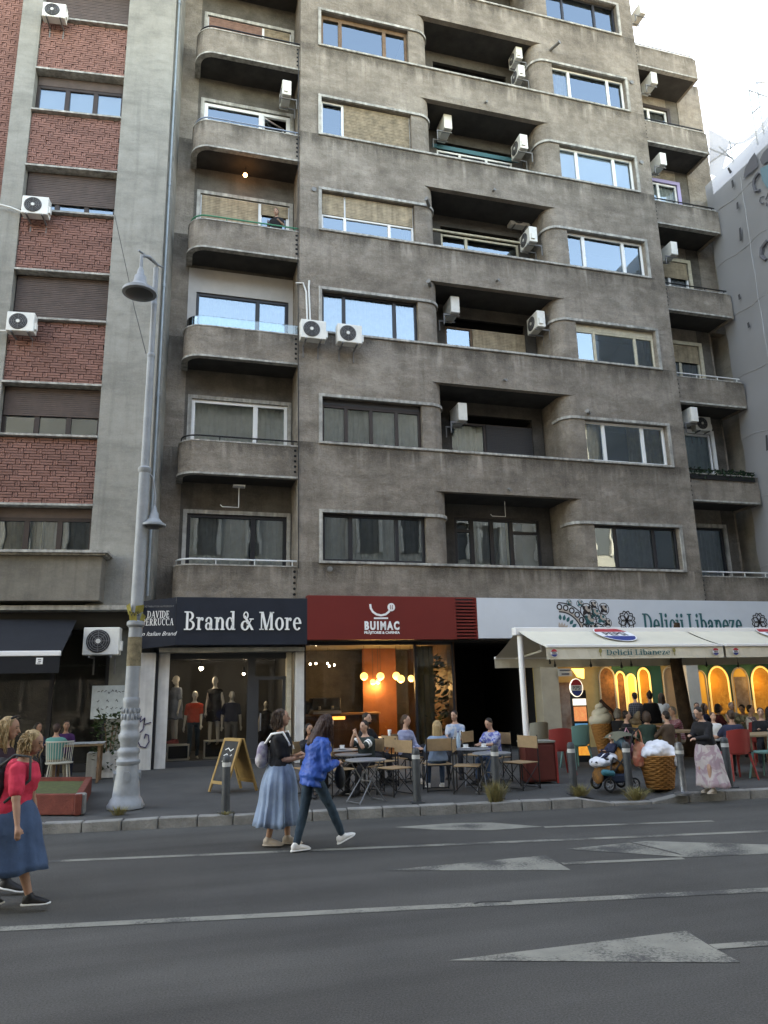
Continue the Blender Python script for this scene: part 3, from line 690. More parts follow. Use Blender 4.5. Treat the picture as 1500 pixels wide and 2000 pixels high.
# ------------------------------------------------------------ neighbouring block with brick panels
LA = R(-6)
lb = thing('brick_panel_building', 'grey concrete block with basket-weave red brick panels at the left edge', 'building', (-.7, 17.7, 0), LA); lb['local'] = 1
def lp(px, py, dy=0.0):
    """picture point on the block's own facade plane (dy behind it), in its local frame"""
    d = ray(px, py); n_ = Vector((math.sin(-LA), math.cos(LA), 0)); o = Vector((-.7, 17.7, CH))+n_*dy
    t = (o-Vector((0, 0, CH))).dot(n_)/d.dot(n_); w_ = Vector((0, 0, CH))+d*t-Vector((-.7, 17.7, 0))
    return Vector((w_.x*math.cos(LA)+w_.y*math.sin(LA), -w_.x*math.sin(LA)+w_.y*math.cos(LA), w_.z))
pil = MB().box(-1.25, 0, 0, .5, 3.8, 27).box(-4.0, -3.5, 0, .5, 3.8, 27).box(-.0, .12, .25, 1.2, 3.8, 27)
part(pil, 'pilaster', conc, lb)
part(MB().box(-30, 0, 9.05, 16, 0, 44), 'rear_sun_screen', conc, lb)  # unseen mass, added only to shade the facade across the street
body = MB().box(-10, 0, 1.6, 9, 0, 27).box(-10, -4.0, .3, .5, 3.8, 27)
part(body, 'wall', slab_dk, lb)
mort = mat('brick_mortar', (.06, .035, .03), .9)
brick_m = mat('red_brick', (.22, .11, .088), .85, var=.22, vs=2.6, bump=.4, bs=50)
N, L, b = nodes_of(brick_m); oi = N.new('ShaderNodeObjectInfo'); hv = N.new('ShaderNodeHueSaturation'); mr = N.new('ShaderNodeMapRange'); mr.inputs[3].default_value = .84; mr.inputs[4].default_value = 1.14
src = b.inputs['Base Color'].links[0].from_socket; L.new(oi.outputs['Random'], mr.inputs[0]); L.new(mr.outputs[0], hv.inputs['Value']); L.new(src, hv.inputs['Color']); L.new(hv.outputs[0], b.inputs['Base Color'])
UH, UW = .1333, .41
def unit(mb, ox, oz, w0=0, w1=UW, j=0):
    for (a, c, z0, z1, d) in ((.0, .282, .068, .12, .05), (.0, .282, .006, .058, .042), (.294, .342, .006, .12, .03), (.352, .396, .006, .12, .046)):
        a, c = max(a, w0), min(c, w1)
        if c-a > .02: mb.box(ox+a, ox+c, -d, 0, oz+z0, oz+z1)
    return mb
ub = unit(MB(), 0, 0).mesh('brick'); ub.materials.append(brick_m)
rest = MB(); nb = 0
for k in range(7):
    zb, zt = 6.17+2.995*k, 7.79+2.995*k
    pn = part(MB().box(-3.5, -1.25, .1, .35, zb, zt), 'brick_panel', mort, lb)
    for r in range(12):
        x = -3.5-(r % 2)*UW*.5-(r % 3)*.035
        while x < -1.26:
            lo, hi = max(0, -3.495-x), min(UW, -1.255-x)
            if hi-lo > .03:
                if k < 4 and nb < 300:
                    if lo == 0 and hi >= .4: o = share('brick', ub, pn, (x, .1, zb+.01+r*UH))
                    else: o = unit(MB(), 0, 0, lo, hi).build('brick', brick_m, pn); o.location = (x, .1, zb+.01+r*UH)
                    nb += 1
                else:
                    q = MB(); unit(q, x, zb+.01+r*UH, lo, hi); rest.add([(v[0], v[1]+.1, v[2]) for v in q.v], q.f)
            x += UW
    part(MB().box(-3.5, -1.25, -.06, .4, zt, zt+.05), 'sill', stone, lb); part(MB().box(-3.5, -1.25, -.03, .4, zb-.05, zb), 'lintel', stone, lb)
for r in range(int(16/UH)):
    x = -5.2-(r % 2)*UW*.5
    while x < -4.02:
        hi = min(UW, -4.01-x)
        if hi > .03: q = MB(); unit(q, x, 8.0+r*UH, 0, hi); rest.add([(v[0], v[1]+.3, v[2]) for v in q.v], q.f)
        x += UW
tag(part(rest, 'brick_courses', brick_m, lb), kind='stuff')
def BLw(k, **a): return window(lb, -3.5, -1.25, 7.84+2.995*k, 6.12+2.995*(k+1), .24, fm=umber_fr, splits=(.35, .67), fw=.085, **a)
window(lb, -3.5, -1.25, 5.0, 6.12, .24, fm=umber_fr, splits=(.35, .67), fw=.085, header=.24, hm=sh_br, cur=((0, .34, cur_y), (.34, .5, cur_y), (.5, 1, cur_d)))
BLw(0, shut=((0, 1, .58, sh_br),), bl=(0, blind)); BLw(1, shut=((0, 1, .98, sh_br),)); BLw(2, shut=((0, 1, .72, sh_br),), bl=(0, blind))
BLw(3, header=.3, hm=sh_br, bl=(.0, blind)); BLw(4, shut=((0, 1, .96, sh_br),)); BLw(5, header=.3, hm=sh_br)
drab = stucco('drab_plaster', (.17, .155, .13), (.12, .11, .095), (.22, .2, .17), .25, period=False)
part(MB().box(-10, -.86, -.5, .3, 3.86, 4.9), 'first_floor_bay', drab, lb, bevel=.01)
cor = part(MB().box(-10, -.72, -.68, .2, 4.9, 4.96).box(-10, -.78, -.6, .2, 4.86, 4.9), 'cornice', stone, lb)
part(MB().box(-10, .02, -.35, .4, 3.68, 3.78), 'lintel', stone, lb)
part(MB().box(-10, .1, .1, .35, 3.3, 3.68), 'fascia', dark_in, lb)
# downpipe between the two blocks
pipe_m = mat('painted_pipe', (.27, .31, .33), .5, .2, var=.15)
mb = MB().tube([(.06, .16, 4.05), (.06, .16, 27)], .03, 10)
for z in range(6, 27, 3): mb.tube([(.06, .16, z), (.06, .16, z+.1)], .04, 10)
part(mb, 'downpipe', pipe_m, lb, smooth=True)
# café under it: side wall, glazing, dark room
cafe_wall = mat('cafe_wall', (.035, .032, .026), .8, var=.3, vs=2)
part(MB().box(-10, -.02, 5.2, 5.4, .2, 3.7), 'cafe_back_wall', cafe_wall, lb)
part(MB().box(-10, .0, .6, 5.2, 3.3, 3.36), 'cafe_ceiling', cafe_wall, lb)
part(MB().box(-10, .0, .35, 5.2, .15, .24), 'cafe_floor', cafe_wall, lb)
part(MB().box(-.02, .2, .3, 5.4, .2, 3.7), 'cafe_side_wall', cafe_wall, lb)
sf = part(MB().box(-10, -1.9, .3, .38, 2.55, 2.62).box(-1.95, -1.87, .3, .4, .24, 3.3).box(-.78, -.7, .3, .4, .24, 3.3).box(-10, -.7, .3, .4, .24, .4).box(-4.3, -4.22, .3, .4, .4, 3.3), 'cafe_shopfront', dark_fr, lb)
MB().quad((-4.22, .35, .4), (-1.95, .35, .4), (-1.95, .35, 3.3), (-4.22, .35, 3.3)).build('pane', shop_g, sf, recalc=False)
MB().quad((-1.87, .35, .4), (-.78, .35, .4), (-.78, .35, 3.3), (-1.87, .35, 3.3)).build('pane', shop_g, sf, recalc=False)
part(MB().box(-.7, -.02, .3, .5, .2, 3.3), 'pier', mat('cafe_pier', (.2, .2, .17), .9, var=.2, bump=.2), lb)

# ------------------------------------------------------------ net-covered scaffold on the right
net_m = bpy.data.materials.new('scaffold_net'); net_m.use_nodes = True; N, L, b = nodes_of(net_m); MC['scaffold_net'] = net_m
b.inputs['Base Color'].default_value = (.29, .292, .3, 1); b.inputs['Roughness'].default_value = .8; b.inputs['Specular IOR Level'].default_value = .2
t = N.new('ShaderNodeBsdfTransparent'); tl = N.new('ShaderNodeBsdfTranslucent'); tl.inputs[0].default_value = (.38, .383, .39, 1)
m1 = N.new('ShaderNodeMixShader'); m1.inputs[0].default_value = .35; m2 = N.new('ShaderNodeMixShader'); m2.inputs[0].default_value = .1
L.new(b.outputs[0], m1.inputs[1]); L.new(tl.outputs[0], m1.inputs[2]); L.new(m1.outputs[0], m2.inputs[1]); L.new(t.outputs[0], m2.inputs[2]); L.new(m2.outputs[0], N['Material Output'].inputs[0])
sc_ = thing('netted_scaffold_building', 'building wrapped in pale grey scaffold netting at the right edge', 'building', (20, 14, .2))
random.seed(11); nn = MB(); ny, nz = 40, 60
def net_x(y, z): return 17.1+.02*math.sin(y*3.1+z*.7)+.02*math.sin(z*3.2+y)+.03*abs(math.sin(z*math.pi/2.05))+.012*math.sin(y*9+z*5)
for j in range(nz+1):
    for i in range(ny+1):
        y = 18.3-9*i/ny; z = 2.5+16.1*j/nz; zz = z+(.35*math.sin((18.3-y)*1.4)**2*-.0 if j == nz else 0); nn.v.append((net_x(y, z), y, zz))
nn.f = [(j*(ny+1)+i, j*(ny+1)+i+1, (j+1)*(ny+1)+i+1, (j+1)*(ny+1)+i) for j in range(nz) for i in range(ny)]
part(nn, 'scaffold_net', net_m, sc_, smooth=True)
seam = mat('net_seam', (.3, .305, .31), .8); slit = mat('net_slit', (.05, .05, .055), .9); ink = mat('net_ink', (.09, .09, .1), .8); ink_t = mat('net_ink_teal', (.1, .17, .2), .8)
mb = MB()
for z in (5.2, 7.3, 9.3, 11.3, 13.4, 15.4, 17.3): mb.tube([(net_x(18.3-.25*i, z)-.01, 18.3-.25*i, z+.04*math.sin(i)) for i in range(36)], .011, 5)
for y in (16.75, 14.8): mb.tube([(net_x(y, 3+.4*i)-.012, y+.03*math.sin(i*1.3), 3+.4*i) for i in range(38)], .012, 5)
part(mb, 'net_seam', seam, sc_)
def net_at(px, py):
    d = ray(px, py); d = d*(17.06/d.x); return Vector((17.04, d.y, d.z+CH))
mb = MB()
for q in (((1423, 328), (1429, 338)), ((1431, 352), (1433, 366)), ((1441, 395), (1442, 408)), ((1446, 445), (1448, 470)), ((1444, 575), (1446, 585)), ((1462, 630), (1464, 640)), ((1498, 850), (1500, 880))):
    a = net_at(*q[0]); c = net_at(*q[1]); mb.add([a+Vector((0, .04, 0)), a+Vector((0, -.04, 0)), c+Vector((0, -.05, 0)), c+Vector((0, .05, 0))], [(0, 1, 2, 3)])
part(mb, 'net_slit', slit, sc_)
def netpoly(pts, m, nm): return part(MB().add([net_at(*p)+Vector((-.004 if m == ink else -.012, 0, 0)) for p in pts], [tuple(range(len(pts)))]), nm, m, sc_)
netpoly(((1453, 349), (1456, 330), (1465, 312), (1475, 298), (1480, 310), (1482, 325), (1470, 335), (1460, 343)), ink, 'printed_petal')
netpoly(((1485, 312), (1492, 298), (1500, 290), (1520, 280), (1520, 318), (1500, 315), (1490, 322)), ink, 'printed_petal')
netpoly(((1486, 330), (1500, 322), (1520, 318), (1520, 372), (1500, 368), (1490, 352)), ink_t, 'printed_patch')
mb = MB()
def netstroke(pts, wd):
    q = [net_at(*p) for p in pts]; mb.tube([v+Vector((-.01, 0, 0)) for v in q], wd, 5)
netstroke(((1483, 338), (1475, 350), (1473, 362), (1477, 374), (1485, 372)), .05)
netstroke(((1494, 384), (1487, 386), (1485, 394), (1489, 398), (1494, 396)), .018)
netstroke(((1497, 390), (1503, 376), (1508, 390)), .018)
netstroke(((1498, 396), (1499, 402)), .018); netstroke(((1500, 470), (1489, 485), (1488, 500), (1498, 508)), .06)
part(mb, 'printed_lettering', ink, sc_)
part(MB().box(17.6, 32, 9.3, 30, .1, 18.5), 'wall', conc, sc_)
# poles standing above the net, loose sagging strip
mb = MB(); po = mat('scaffold_pole', (.4, .42, .42), .5, .5)
def spole(a, b_, r=.024): mb.tube([a, b_], r, 6)
def nz_(px, py, X): d = ray(px, py); d = d*(X/d.x); return Vector((X, d.y, d.z+CH))
for q in (((1461, 166), (1480, 282)), ((1476, 150), (1492, 262)), ((1424, 268), (1432, 318)), ((1404, 286), (1432, 312)), ((1462, 176), (1500, 190)), ((1478, 162), (1500, 160)), ((1468, 222), (1486, 207)), ((1386, 318), (1440, 280)), ((1386, 290), (1432, 310))):
    spole(nz_(*q[0], 17.5), nz_(*q[1], 17.5))
part(mb, 'scaffold_pole', po, sc_)
sag = MB(); pts = [(1384, 252, 1386, 340), (1396, 258, 1397, 345), (1410, 265, 1412, 330), (1424, 275, 1424, 282), (1438, 278, 1438, 283), (1452, 275, 1452, 281), (1466, 264, 1466, 274), (1480, 252, 1480, 264), (1500, 225, 1500, 243), (1530, 190, 1530, 215)]
for (a, b_, c, d) in pts: sag.v += [tuple(nz_(a, b_, 17.35)), tuple(nz_(c, d, 17.35))]
sag.f = [(2*i, 2*i+2, 2*i+3, 2*i+1) for i in range(len(pts)-1)]
part(sag, 'loose_net', net_m, sc_, smooth=True)

# ------------------------------------------------------------ across the street (behind the camera, seen mirrored in the panes)
op = thing('opposite_building', 'cream classical building across the street, mirrored in the first floor windows', 'building', (5, -5, 0))
opm = mat('cream_facade', (.23, .225, .21), .9, var=.15, vs=1)
ob = MB(); part(ob.box(-28, 40, -26, -5.6, 0, 19.4), 'wall', opm, op)
part(MB().box(-28, 40, -5.6, -5.0, 19.1, 19.8).box(-28, 40, -5.6, -5.25, 4.6, 5.0).box(-28, 40, -5.6, -5.25, 9.0, 9.3), 'cornice', opm, op)
opw = mat('opposite_window', (.05, .055, .06), .2)
tri = MB(); ow = MB()
for i in range(22):
    x = -26+i*3
    for z in (1.2, 5.6, 9.8, 13.6):
        ow.box(x, x+1.2, -5.6, -5.55, z, z+2.2); tri.box(x-.2, x, -5.6, -5.4, z, z+2.3).box(x+1.2, x+1.4, -5.6, -5.4, z, z+2.3).box(x-.3, x+1.5, -5.6, -5.3, z+2.3, z+2.5)
part(ow, 'windows', opw, op); part(tri, 'surrounds', mat('opposite_trim', (.32, .31, .29), .9), op)
ORD = ('first', 'second', 'third', 'fourth', 'fifth', 'sixth', 'seventh', 'eighth', 'ninth')
# ------------------------------------------------------------ air conditioners
def make_ac(name, label, w_=.66, h=.52, d=.27):
    t = thing(name, label, 'air conditioner', group='outdoor air conditioning units')
    MB().box(-w_/2, w_/2, -d, 0, 0, h).build('casing', ac_white, t, bevel=.012)
    r = h*.42; cx = -w_/2+.06+r
    g = MB(); Mx = Matrix.Translation((cx, -d-.001, h/2)) @ Matrix.Rotation(R(90), 4, 'X')
    g.add([Mx @ Vector(v) for v in MB().lathe([(r, 0), (r, .012), (r*.93, .014)], seg=28).v], MB().lathe([(r, 0), (r, .012), (r*.93, .014)], seg=28).f)
    f = g.build('fan_opening', ac_dark, t)
    q = MB()
    for k in (.3, .5, .7, .88): q.tube([(cx+r*k*math.cos(2*math.pi*i/24), -d-.02, h/2+r*k*math.sin(2*math.pi*i/24)) for i in range(24)], .006, 4, closed=True)
    for i in range(8): a = 2*math.pi*i/8; q.tube([(cx+.05*math.cos(a), -d-.02, h/2+.05*math.sin(a)), (cx+r*.97*math.cos(a), -d-.02, h/2+r*.97*math.sin(a))], .005, 4)
    q.build('fan_guard', ac_mid, f)
    MB().add([Mx @ Vector(v) for v in MB().lathe([(.045, .0), (.045, .03)], seg=12).v], MB().lathe([(.045, 0), (.045, .03)], seg=12).f).build('hub', ac_white, f)
    MB().box(w_/2, w_/2+.05, -d+.04, -d+.16, .08, .26).build('valve_cover', ac_white, t)
    MB().box(-w_*.32, -w_*.32+.03, -d-.03, .2, -.05, -.01).box(w_*.32-.03, w_*.32, -d-.03, .2, -.05, -.01).box(-w_*.32, -w_*.32+.03, .17, .2, -.35, -.05).box(w_*.32-.03, w_*.32, .17, .2, -.35, -.05).build('bracket', ac_mid, t)
    return t
AC = make_ac('air_conditioner', 'white air conditioner right of a white twin, below the third floor left window')
def place_ac(px, py, Y, rz, label, first=False, sc=1):
    p = at(px, py, Y); p.z -= .26*sc
    if first: AC.location = p; AC.rotation_euler.z = rz; AC['label'] = label; return AC
    o = dup(AC, p, rz, label); o.scale = (sc, sc, sc); return o
place_ac(609, 652, D-.2, 0, 'left of two white air conditioners side by side under the third floor left window', True)
place_ac(679, 660, D-.2, 0, 'right of two white air conditioners side by side under the third floor left window')
place_ac(887, 811, D+.75, R(90), 'white-framed air conditioner inside the second floor loggia, seen edge-on')
place_ac(873, 604, D+.75, R(90), 'white air conditioner edge-on at left of the third floor loggia above a patterned curtain')
place_ac(1055, 633, D+.6, R(-90), 'white air conditioner on the rounded right pier of the third floor loggia')
place_ac(1008, 435, BK-.02, 0, 'white air conditioner facing out on the back wall of the fourth floor loggia')
place_ac(1040, 470, D+.6, R(-90), 'white air conditioner on the right pier of the fourth floor loggia, below the facing one')
place_ac(860, 250, D+.75, R(90), 'narrow white-framed air conditioner at left of the fifth floor loggia with a teal strip')
place_ac(1022, 291, D+.6, R(-90), 'white air conditioner on the right pier of the fifth floor loggia with a teal strip')
place_ac(1013, 117, D+.55, R(-90), 'upper of two stacked air conditioners at the right of the sixth floor loggia', sc=.85)
place_ac(1018, 152, D+.5, R(-90), 'lower of two stacked air conditioners at the right of the sixth floor loggia', sc=.85)
place_ac(566, 188, D+.45, R(-90), 'white air conditioner over the fifth floor rounded balcony, against the main block', sc=.95)
place_ac(1262, 163, D+.45, R(90), 'white-framed air conditioner in the topmost balcony of the right bay', sc=.9)
place_ac(1279, 320, D+.45, R(90), 'white-framed air conditioner above the violet-trimmed balcony window', sc=.9)
place_ac(1300, 493, D+.45, R(90), 'white-framed air conditioner in the fourth balcony of the right bay, above cream window trim', sc=.9)
place_ac(1338, 815, D+.35, R(90), 'edge-on white air conditioner beside a facing one in the right bay', sc=.9)
place_ac(1364, 832, BK-.02, 0, 'white air conditioner facing out above the planted balcony of the right bay', sc=.9)
place_ac(1241, 28, D+.3, R(90), 'white air conditioner on the right flank of the block against the sky', sc=.85)
def lb_ac(px, py, label, sc=.94, dy=-.1):
    l = lp(px, py, dy); o = dup(AC, lb.matrix_basis @ Vector((l.x, l.y, l.z-.28*sc)), LA, label); o.scale = (sc, sc, sc); return o
lb.matrix_basis = lb.matrix_basis
bpy.context.view_layer.update()
lb_ac(110, 33, 'highest white air conditioner on the brick panel block, at the top edge', .88)
lb_ac(74, 411, 'white air conditioner with a cable beneath a half-lowered shutter on the brick panel block')
lb_ac(46, 636, 'lowest white air conditioner on the upper brick panels, beside a closed brown shutter')
lb_ac(203, 1252, 'large white air conditioner with a dark fan beside the black café awning', 1.15, -.05)
for q in (((0, 400), (20, 405), (45, 415)), ((0, 646), (18, 647))):
    part(MB().tube([lp(a, c, -.12) for a, c in q], .03, 6), 'cable', cab_w, lb, smooth=True)
part(MB().tube([lp(224, 420, -.05), lp(250, 540, -1.2), lp(262, 600, -2.6), lp(285, 690, -4.8)], .008, 5), 'stay_wire', cab_k, lb)

# ------------------------------------------------------------ clothes shop
white_p = mat('white_panel', (.62, .61, .58), .6, var=.12, vs=3, streak=.15)
navy_s = mat('sign_navy', (.012, .016, .025), .55, var=.2)
let_w = mat('letter_white', (.8, .8, .78), .5)
SB = 17.5
sg = thing('shop_sign', 'dark navy sign board with large white serif letters reading Brand & More', 'sign', (1.5, SB, 2.9))
part(MB().box(.03, 3.05, SB, SB+.16, 2.9, 3.99), 'board', navy_s, sg, bevel=.006)
a_ = Vector((.025, SB+.002, 0)); c_ = Vector((-.76, 17.66, 0)); mbx = MB().add([(c_.x, c_.y, 2.83), (a_.x, a_.y, 2.9), (a_.x, a_.y, 3.985), (c_.x, c_.y, 3.9), (c_.x+.04, c_.y+.16, 2.83), (a_.x, a_.y+.16, 2.9), (a_.x, a_.y+.16, 3.985), (c_.x+.04, c_.y+.16, 3.9)], [(0, 1, 2, 3), (5, 4, 7, 6), (4, 0, 3, 7), (1, 5, 6, 2), (3, 2, 6, 7), (4, 5, 1, 0)])
part(mbx, 'angled_board', navy_s, sg)
p0, p1 = at(358, 1232, SB), at(590, 1232, SB)
serif('Brand & More', .42, sg, 'lettering', let_w, Vector(((p0.x+p1.x)/2, SB-.002, 3.24))-sg.location, ext=.03, width=p1.x-p0.x-.02)
ang = math.atan2(a_.y-c_.y, a_.x-c_.x); dirv = (a_-c_).normalized(); mid = c_+(a_-c_)*.52; nrm = Vector((dirv.y, -dirv.x, 0))
for (body, zc, sz, wd) in (('DAVIDE', 3.52, .155, .5), ('PERRUCCA', 3.35, .155, .7)):
    serif(body, sz, sg, 'lettering', let_w, mid+nrm*.004+dirv*.0+Vector((0, 0, zc))-sg.location, rz=ang, ext=.006, width=wd)
text('an Italian Brand', .13, sg, 'lettering', let_w, mid+nrm*.006+Vector((0, 0, 3.12))-sg.location, rz=ang, ext=.003, shear=.4, sx=1.0)
text('DISTRIBUITOR AUTORIZAT', .055, sg, 'lettering', mat('letter_grey', (.2, .2, .2), .6), mid+nrm*.006+Vector((0, 0, 3.76))-sg.location, rz=ang, ext=.002)
grey_sof = mat('grey_soffit', (.25, .25, .23), .8, var=.2, streak=.2)
part(MB().box(-.3, 3.02, 17.72, 18.75, 2.76, 2.86), 'soffit', grey_sof, apt)
def col_(px0, px1, Y, dep, z1, m, nm='pillar', z0=.1):
    a = at(px0, 1400, Y).x; c = at(px1, 1400, Y).x; return part(MB().box(a, c, Y, Y+dep, z0, z1), nm, m, apt, bevel=.008)
pA = col_(269, 299, 17.9, .5, 2.76, white_p); col_(300, 305, 17.95, .4, 2.76, dark_fr, 'pillar_reveal'); col_(305, 327, 18.05, .4, 2.76, white_p); col_(577, 594, 17.95, .5, 2.76, white_p); col_(560, 569, 18.1, .3, 2.76, cream_wood)
gpaint = mat('spray_paint', (.06, .05, .12), .6); mb = MB()
def spray(pts): strokes(mb, [(at(x, y, 17.88).x, at(x, y, 17.88).z) for x, y in pts], .022, 17.88, 17.897)
spray([(266, 1408), (276, 1399), (272, 1412), (283, 1402), (281, 1415), (295, 1411)]); spray([(283, 1404), (279, 1425), (270, 1434), (268, 1446), (274, 1458), (284, 1460), (291, 1449), (290, 1436), (284, 1434), (282, 1442)]); spray([(264, 1360), (267, 1352), (264, 1345)])
part(mb, 'graffiti', gpaint, apt)
SG = 18.3
x0, x1 = at(327, 1400, SG).x, at(565, 1400, SG).x; xd = at(482, 1400, SG).x; xe = at(497, 1400, SG).x
mb = MB().box(x0, x1, SG, SG+.08, 2.62, 2.76).box(x0, x1, SG-.15, SG+.3, .1, .34).box(xd, xe, SG, SG+.08, .34, 2.62).box(x1-.08, x1, SG, SG+.08, .34, 2.62).box(xe, x1-.08, SG, SG+.06, 2.12, 2.2).box(xe, xe+.09, SG+.01, SG+.07, .34, 2.12).box(x1-.17, x1-.08, SG+.01, SG+.07, .34, 2.12).box(xe+.09, x1-.17, SG+.01, SG+.07, .34, .5)
sf = part(mb, 'shopfront', mat('grey_frame', (.05, .052, .055), .5), apt)
for (a, c) in ((x0, xd), (xe, x1-.08)): MB().quad((a, SG+.04, .34), (c, SG+.04, .34), (c, SG+.04, 2.62), (a, SG+.04, 2.62)).build('pane', shop_g, sf, recalc=False)
MB().box(xe+.12, xe+.15, SG-.06, SG-.03, .95, 1.35).box(xe+.12, xe+.15, SG-.06, SG+.02, 1.0, 1.03).build('door_handle', metal_gal, sf)
shop_in = mat('shop_interior', (.05, .05, .048), .8, var=.2, vs=1)
part(MB().box(x0-.4, x0-.3, SG+.1, 21.9, .2, 2.9).box(x1+.1, x1+.18, SG+.1, 21.9, .2, 2.9).box(x0-.4, x1+.18, 21.8, 21.9, .2, 2.9).box(x0-.4, x1+.18, SG+.1, 21.9, .2, .33).box(x0-.4, x1+.18, SG+.1, 21.9, 2.74, 2.85), 'shop_room', shop_in, apt)
lamp_e = mat('spot_bulb', (1, 1, 1), .5, emit=(1, .97, .9), es=3)
def spot(px, py, Y, label, r=.035):
    p = at(px, py, Y); t = thing('ceiling_spot', label, 'lamp', p, group='shop ceiling spots')
    MB().ball((0, 0, 0), r, 10, 6).build('bulb', lamp_e, t); MB().lathe([(.02, .18), (.05, .08), (.055, r*.5)], seg=12).build('shade', black_m, t, smooth=True)
    l = bpy.data.lights.new('spot_light', 'POINT'); l.energy = 1.5; l.color = (1, .93, .82); l.shadow_soft_size = .05; lo = bpy.data.objects.new('spot_light', l); col.objects.link(lo); lo.parent = t; lo.location = (0, 0, -.08)
    return t
spot(393, 1305, 19.0, 'bright white ceiling spot above the dressed mannequins', .05)
spot(476, 1316, 20.2, 'small dim ceiling spot deeper inside the clothes shop')
cube_m = mat('display_white', (.5, .5, .48), .6)
def dcube(px, py, w_, h, Y, label):
    p = at(px, py, Y); t = thing('display_cube', label, 'display stand', (p.x, Y, .33), group='open display cubes'); e = .03
    MB().box(-w_/2, w_/2, -.2, .2, h-e, h).box(-w_/2, -w_/2+e, -.2, .2, 0, h-e).box(w_/2-e, w_/2, -.2, .2, 0, h-e).box(-w_/2+e, w_/2-e, -.2, .2, 0, e).build('shell', cube_m, t)
    MB().box(-w_/2+e, w_/2-e, .17, .19, e, h-e).build('back', dark_in, t)
    return t
dcube(347, 1480, .5, .36, 18.75, 'open white display cube under the grey-blue dress mannequin'); dcube(418, 1480, .5, .42, 18.8, 'open white display cube under the black dress mannequin')

# ------------------------------------------------------------ coffee shop
red_s = mat('sign_red', (.16, .018, .014), .5, var=.06, vs=1)
bs = thing('shop_sign', 'deep red sign board with a white cup logo reading BUIMAC', 'sign', (5, SB, 3.0))
p0, p1 = at(600, 1208, SB), at(889, 1208, SB)
part(MB().box(p0.x, p1.x, SB, SB+.2, 3.01, 4.07), 'board', red_s, bs, bevel=.006)
gx = at(932, 1208, SB).x; mb = MB().box(p1.x, p1.x+.03, SB, SB+.2, 3.01, 4.06).box(gx-.03, gx, SB, SB+.2, 3.01, 4.06)
for i in range(13): z = 3.03+i*.083; part(MB().box(p1.x+.03, gx-.03, SB+.02, SB+.1, z, z+.045), 'slat', red_s, bs)
part(mb, 'grille_frame', red_s, bs); part(MB().box(p1.x+.03, gx-.03, SB+.19, SB+.2, 3.02, 4.05), 'grille_back', dark_in, bs)
cx = (at(704, 1222, SB).x+at(787, 1222, SB).x)/2
text('BUIMAC', .27, bs, 'lettering', let_w, Vector((cx, SB-.003, 3.255))-bs.location, ext=.012, off=.014, space=1.35, sx=(at(787, 1222, SB).x-at(704, 1222, SB).x)/1.5)
text('PRĂJITORIE & CAFENEA', .085, bs, 'lettering', let_w, Vector((cx, SB-.003, 3.15))-bs.location, ext=.006, off=.003)
mb = MB(); q = lambda x, y: (at(x, y, SB).x, at(x, y, SB).z)
strokes(mb, [q(723, 1181), q(724, 1188), q(728, 1195), q(735, 1200), q(744, 1202), q(753, 1200), q(759, 1195), q(763, 1189)], .05, SB-.014, SB-.002); strokes(mb, [q(731, 1207.5), q(757, 1207.5)], .04, SB-.014, SB-.002)
cc = q(764, 1186); mb.front([(cc[0]+.095*math.cos(i*math.pi/10), cc[1]+.1*math.sin(i*math.pi/10)) for i in range(20)], SB-.018, SB-.002)
part(mb, 'cup_logo', let_w, bs)
mb = MB()
for dx in (-.022, .025): strokes(mb, [(cc[0]+dx+.008, cc[1]+.05), (cc[0]+dx-.008, cc[1]), (cc[0]+dx+.006, cc[1]-.05)], .014, SB-.024, SB-.019)
part(mb, 'bean_slot', red_s, bs)
CG = 18.1
xa, xb = at(597, 1400, CG).x, at(815, 1400, CG).x; xc = at(890, 1400, CG).x
sf = part(MB().box(xa-.06, xa, CG, CG+.1, .2, 3.0).box(xb-.03, xb+.03, CG, CG+.08, .2, 3.0).box(xa, xc, CG, CG+.1, .18, .3).box(xa, xc, CG, CG+.1, 2.92, 3.0).box(xc-.05, xc, CG, CG+.3, .2, 3.0), 'cafe_front', dark_fr, apt)
for (a, c) in ((xa, xb-.03), (xb+.03, xc-.05)): MB().quad((a, CG+.05, .3), (c, CG+.05, .3), (c, CG+.05, 2.92), (a, CG+.05, 2.92)).build('pane', shop_g, sf, recalc=False)
terra = mat('terracotta_wall', (.17, .06, .03), .85, var=.2, vs=2); wood_d = mat('dark_wood', (.08, .04, .02), .6, var=.3, vs=3, streak=.3)
part(MB().box(xa-.06, xc, 22.4, 22.5, .2, 3.2).box(xb-.6, xb+.4, 21.2, 21.3, .2, 3.1), 'cafe_back_wall', terra, apt)
part(MB().box(xa-.12, xa-.06, CG+.1, 22.5, .2, 3.2).box(xc, xc+.08, CG+.1, 22.5, .2, 3.2), 'cafe_side_wall', wood_d, apt)
part(MB().box(xa-.06, xc, CG+.1, 22.5, 3.02, 3.1), 'cafe_ceiling', mat('cafe_ceiling_m', (.2, .17, .13), .9), apt); part(MB().box(xa-.06, xc, CG+.1, 22.5, .15, .24), 'cafe_floor', wood_d, apt)
for i in range(16): part(MB().box(xa+.1+i*.16, xa+.2+i*.16, 22.25, 22.3, .3, 2.9), 'wood_slat', wood_d, apt)
sheet(xb+.05, xb+.55, .3, 2.9, 18.35, .05).build('curtain', mat('olive_curtain', (.12, .11, .06), .9, var=.2), sf, smooth=True)
ct = thing('coffee_counter', 'dark wooden coffee bar with a glowing front behind the café glass', 'counter', (4.2, 20.2, .24))
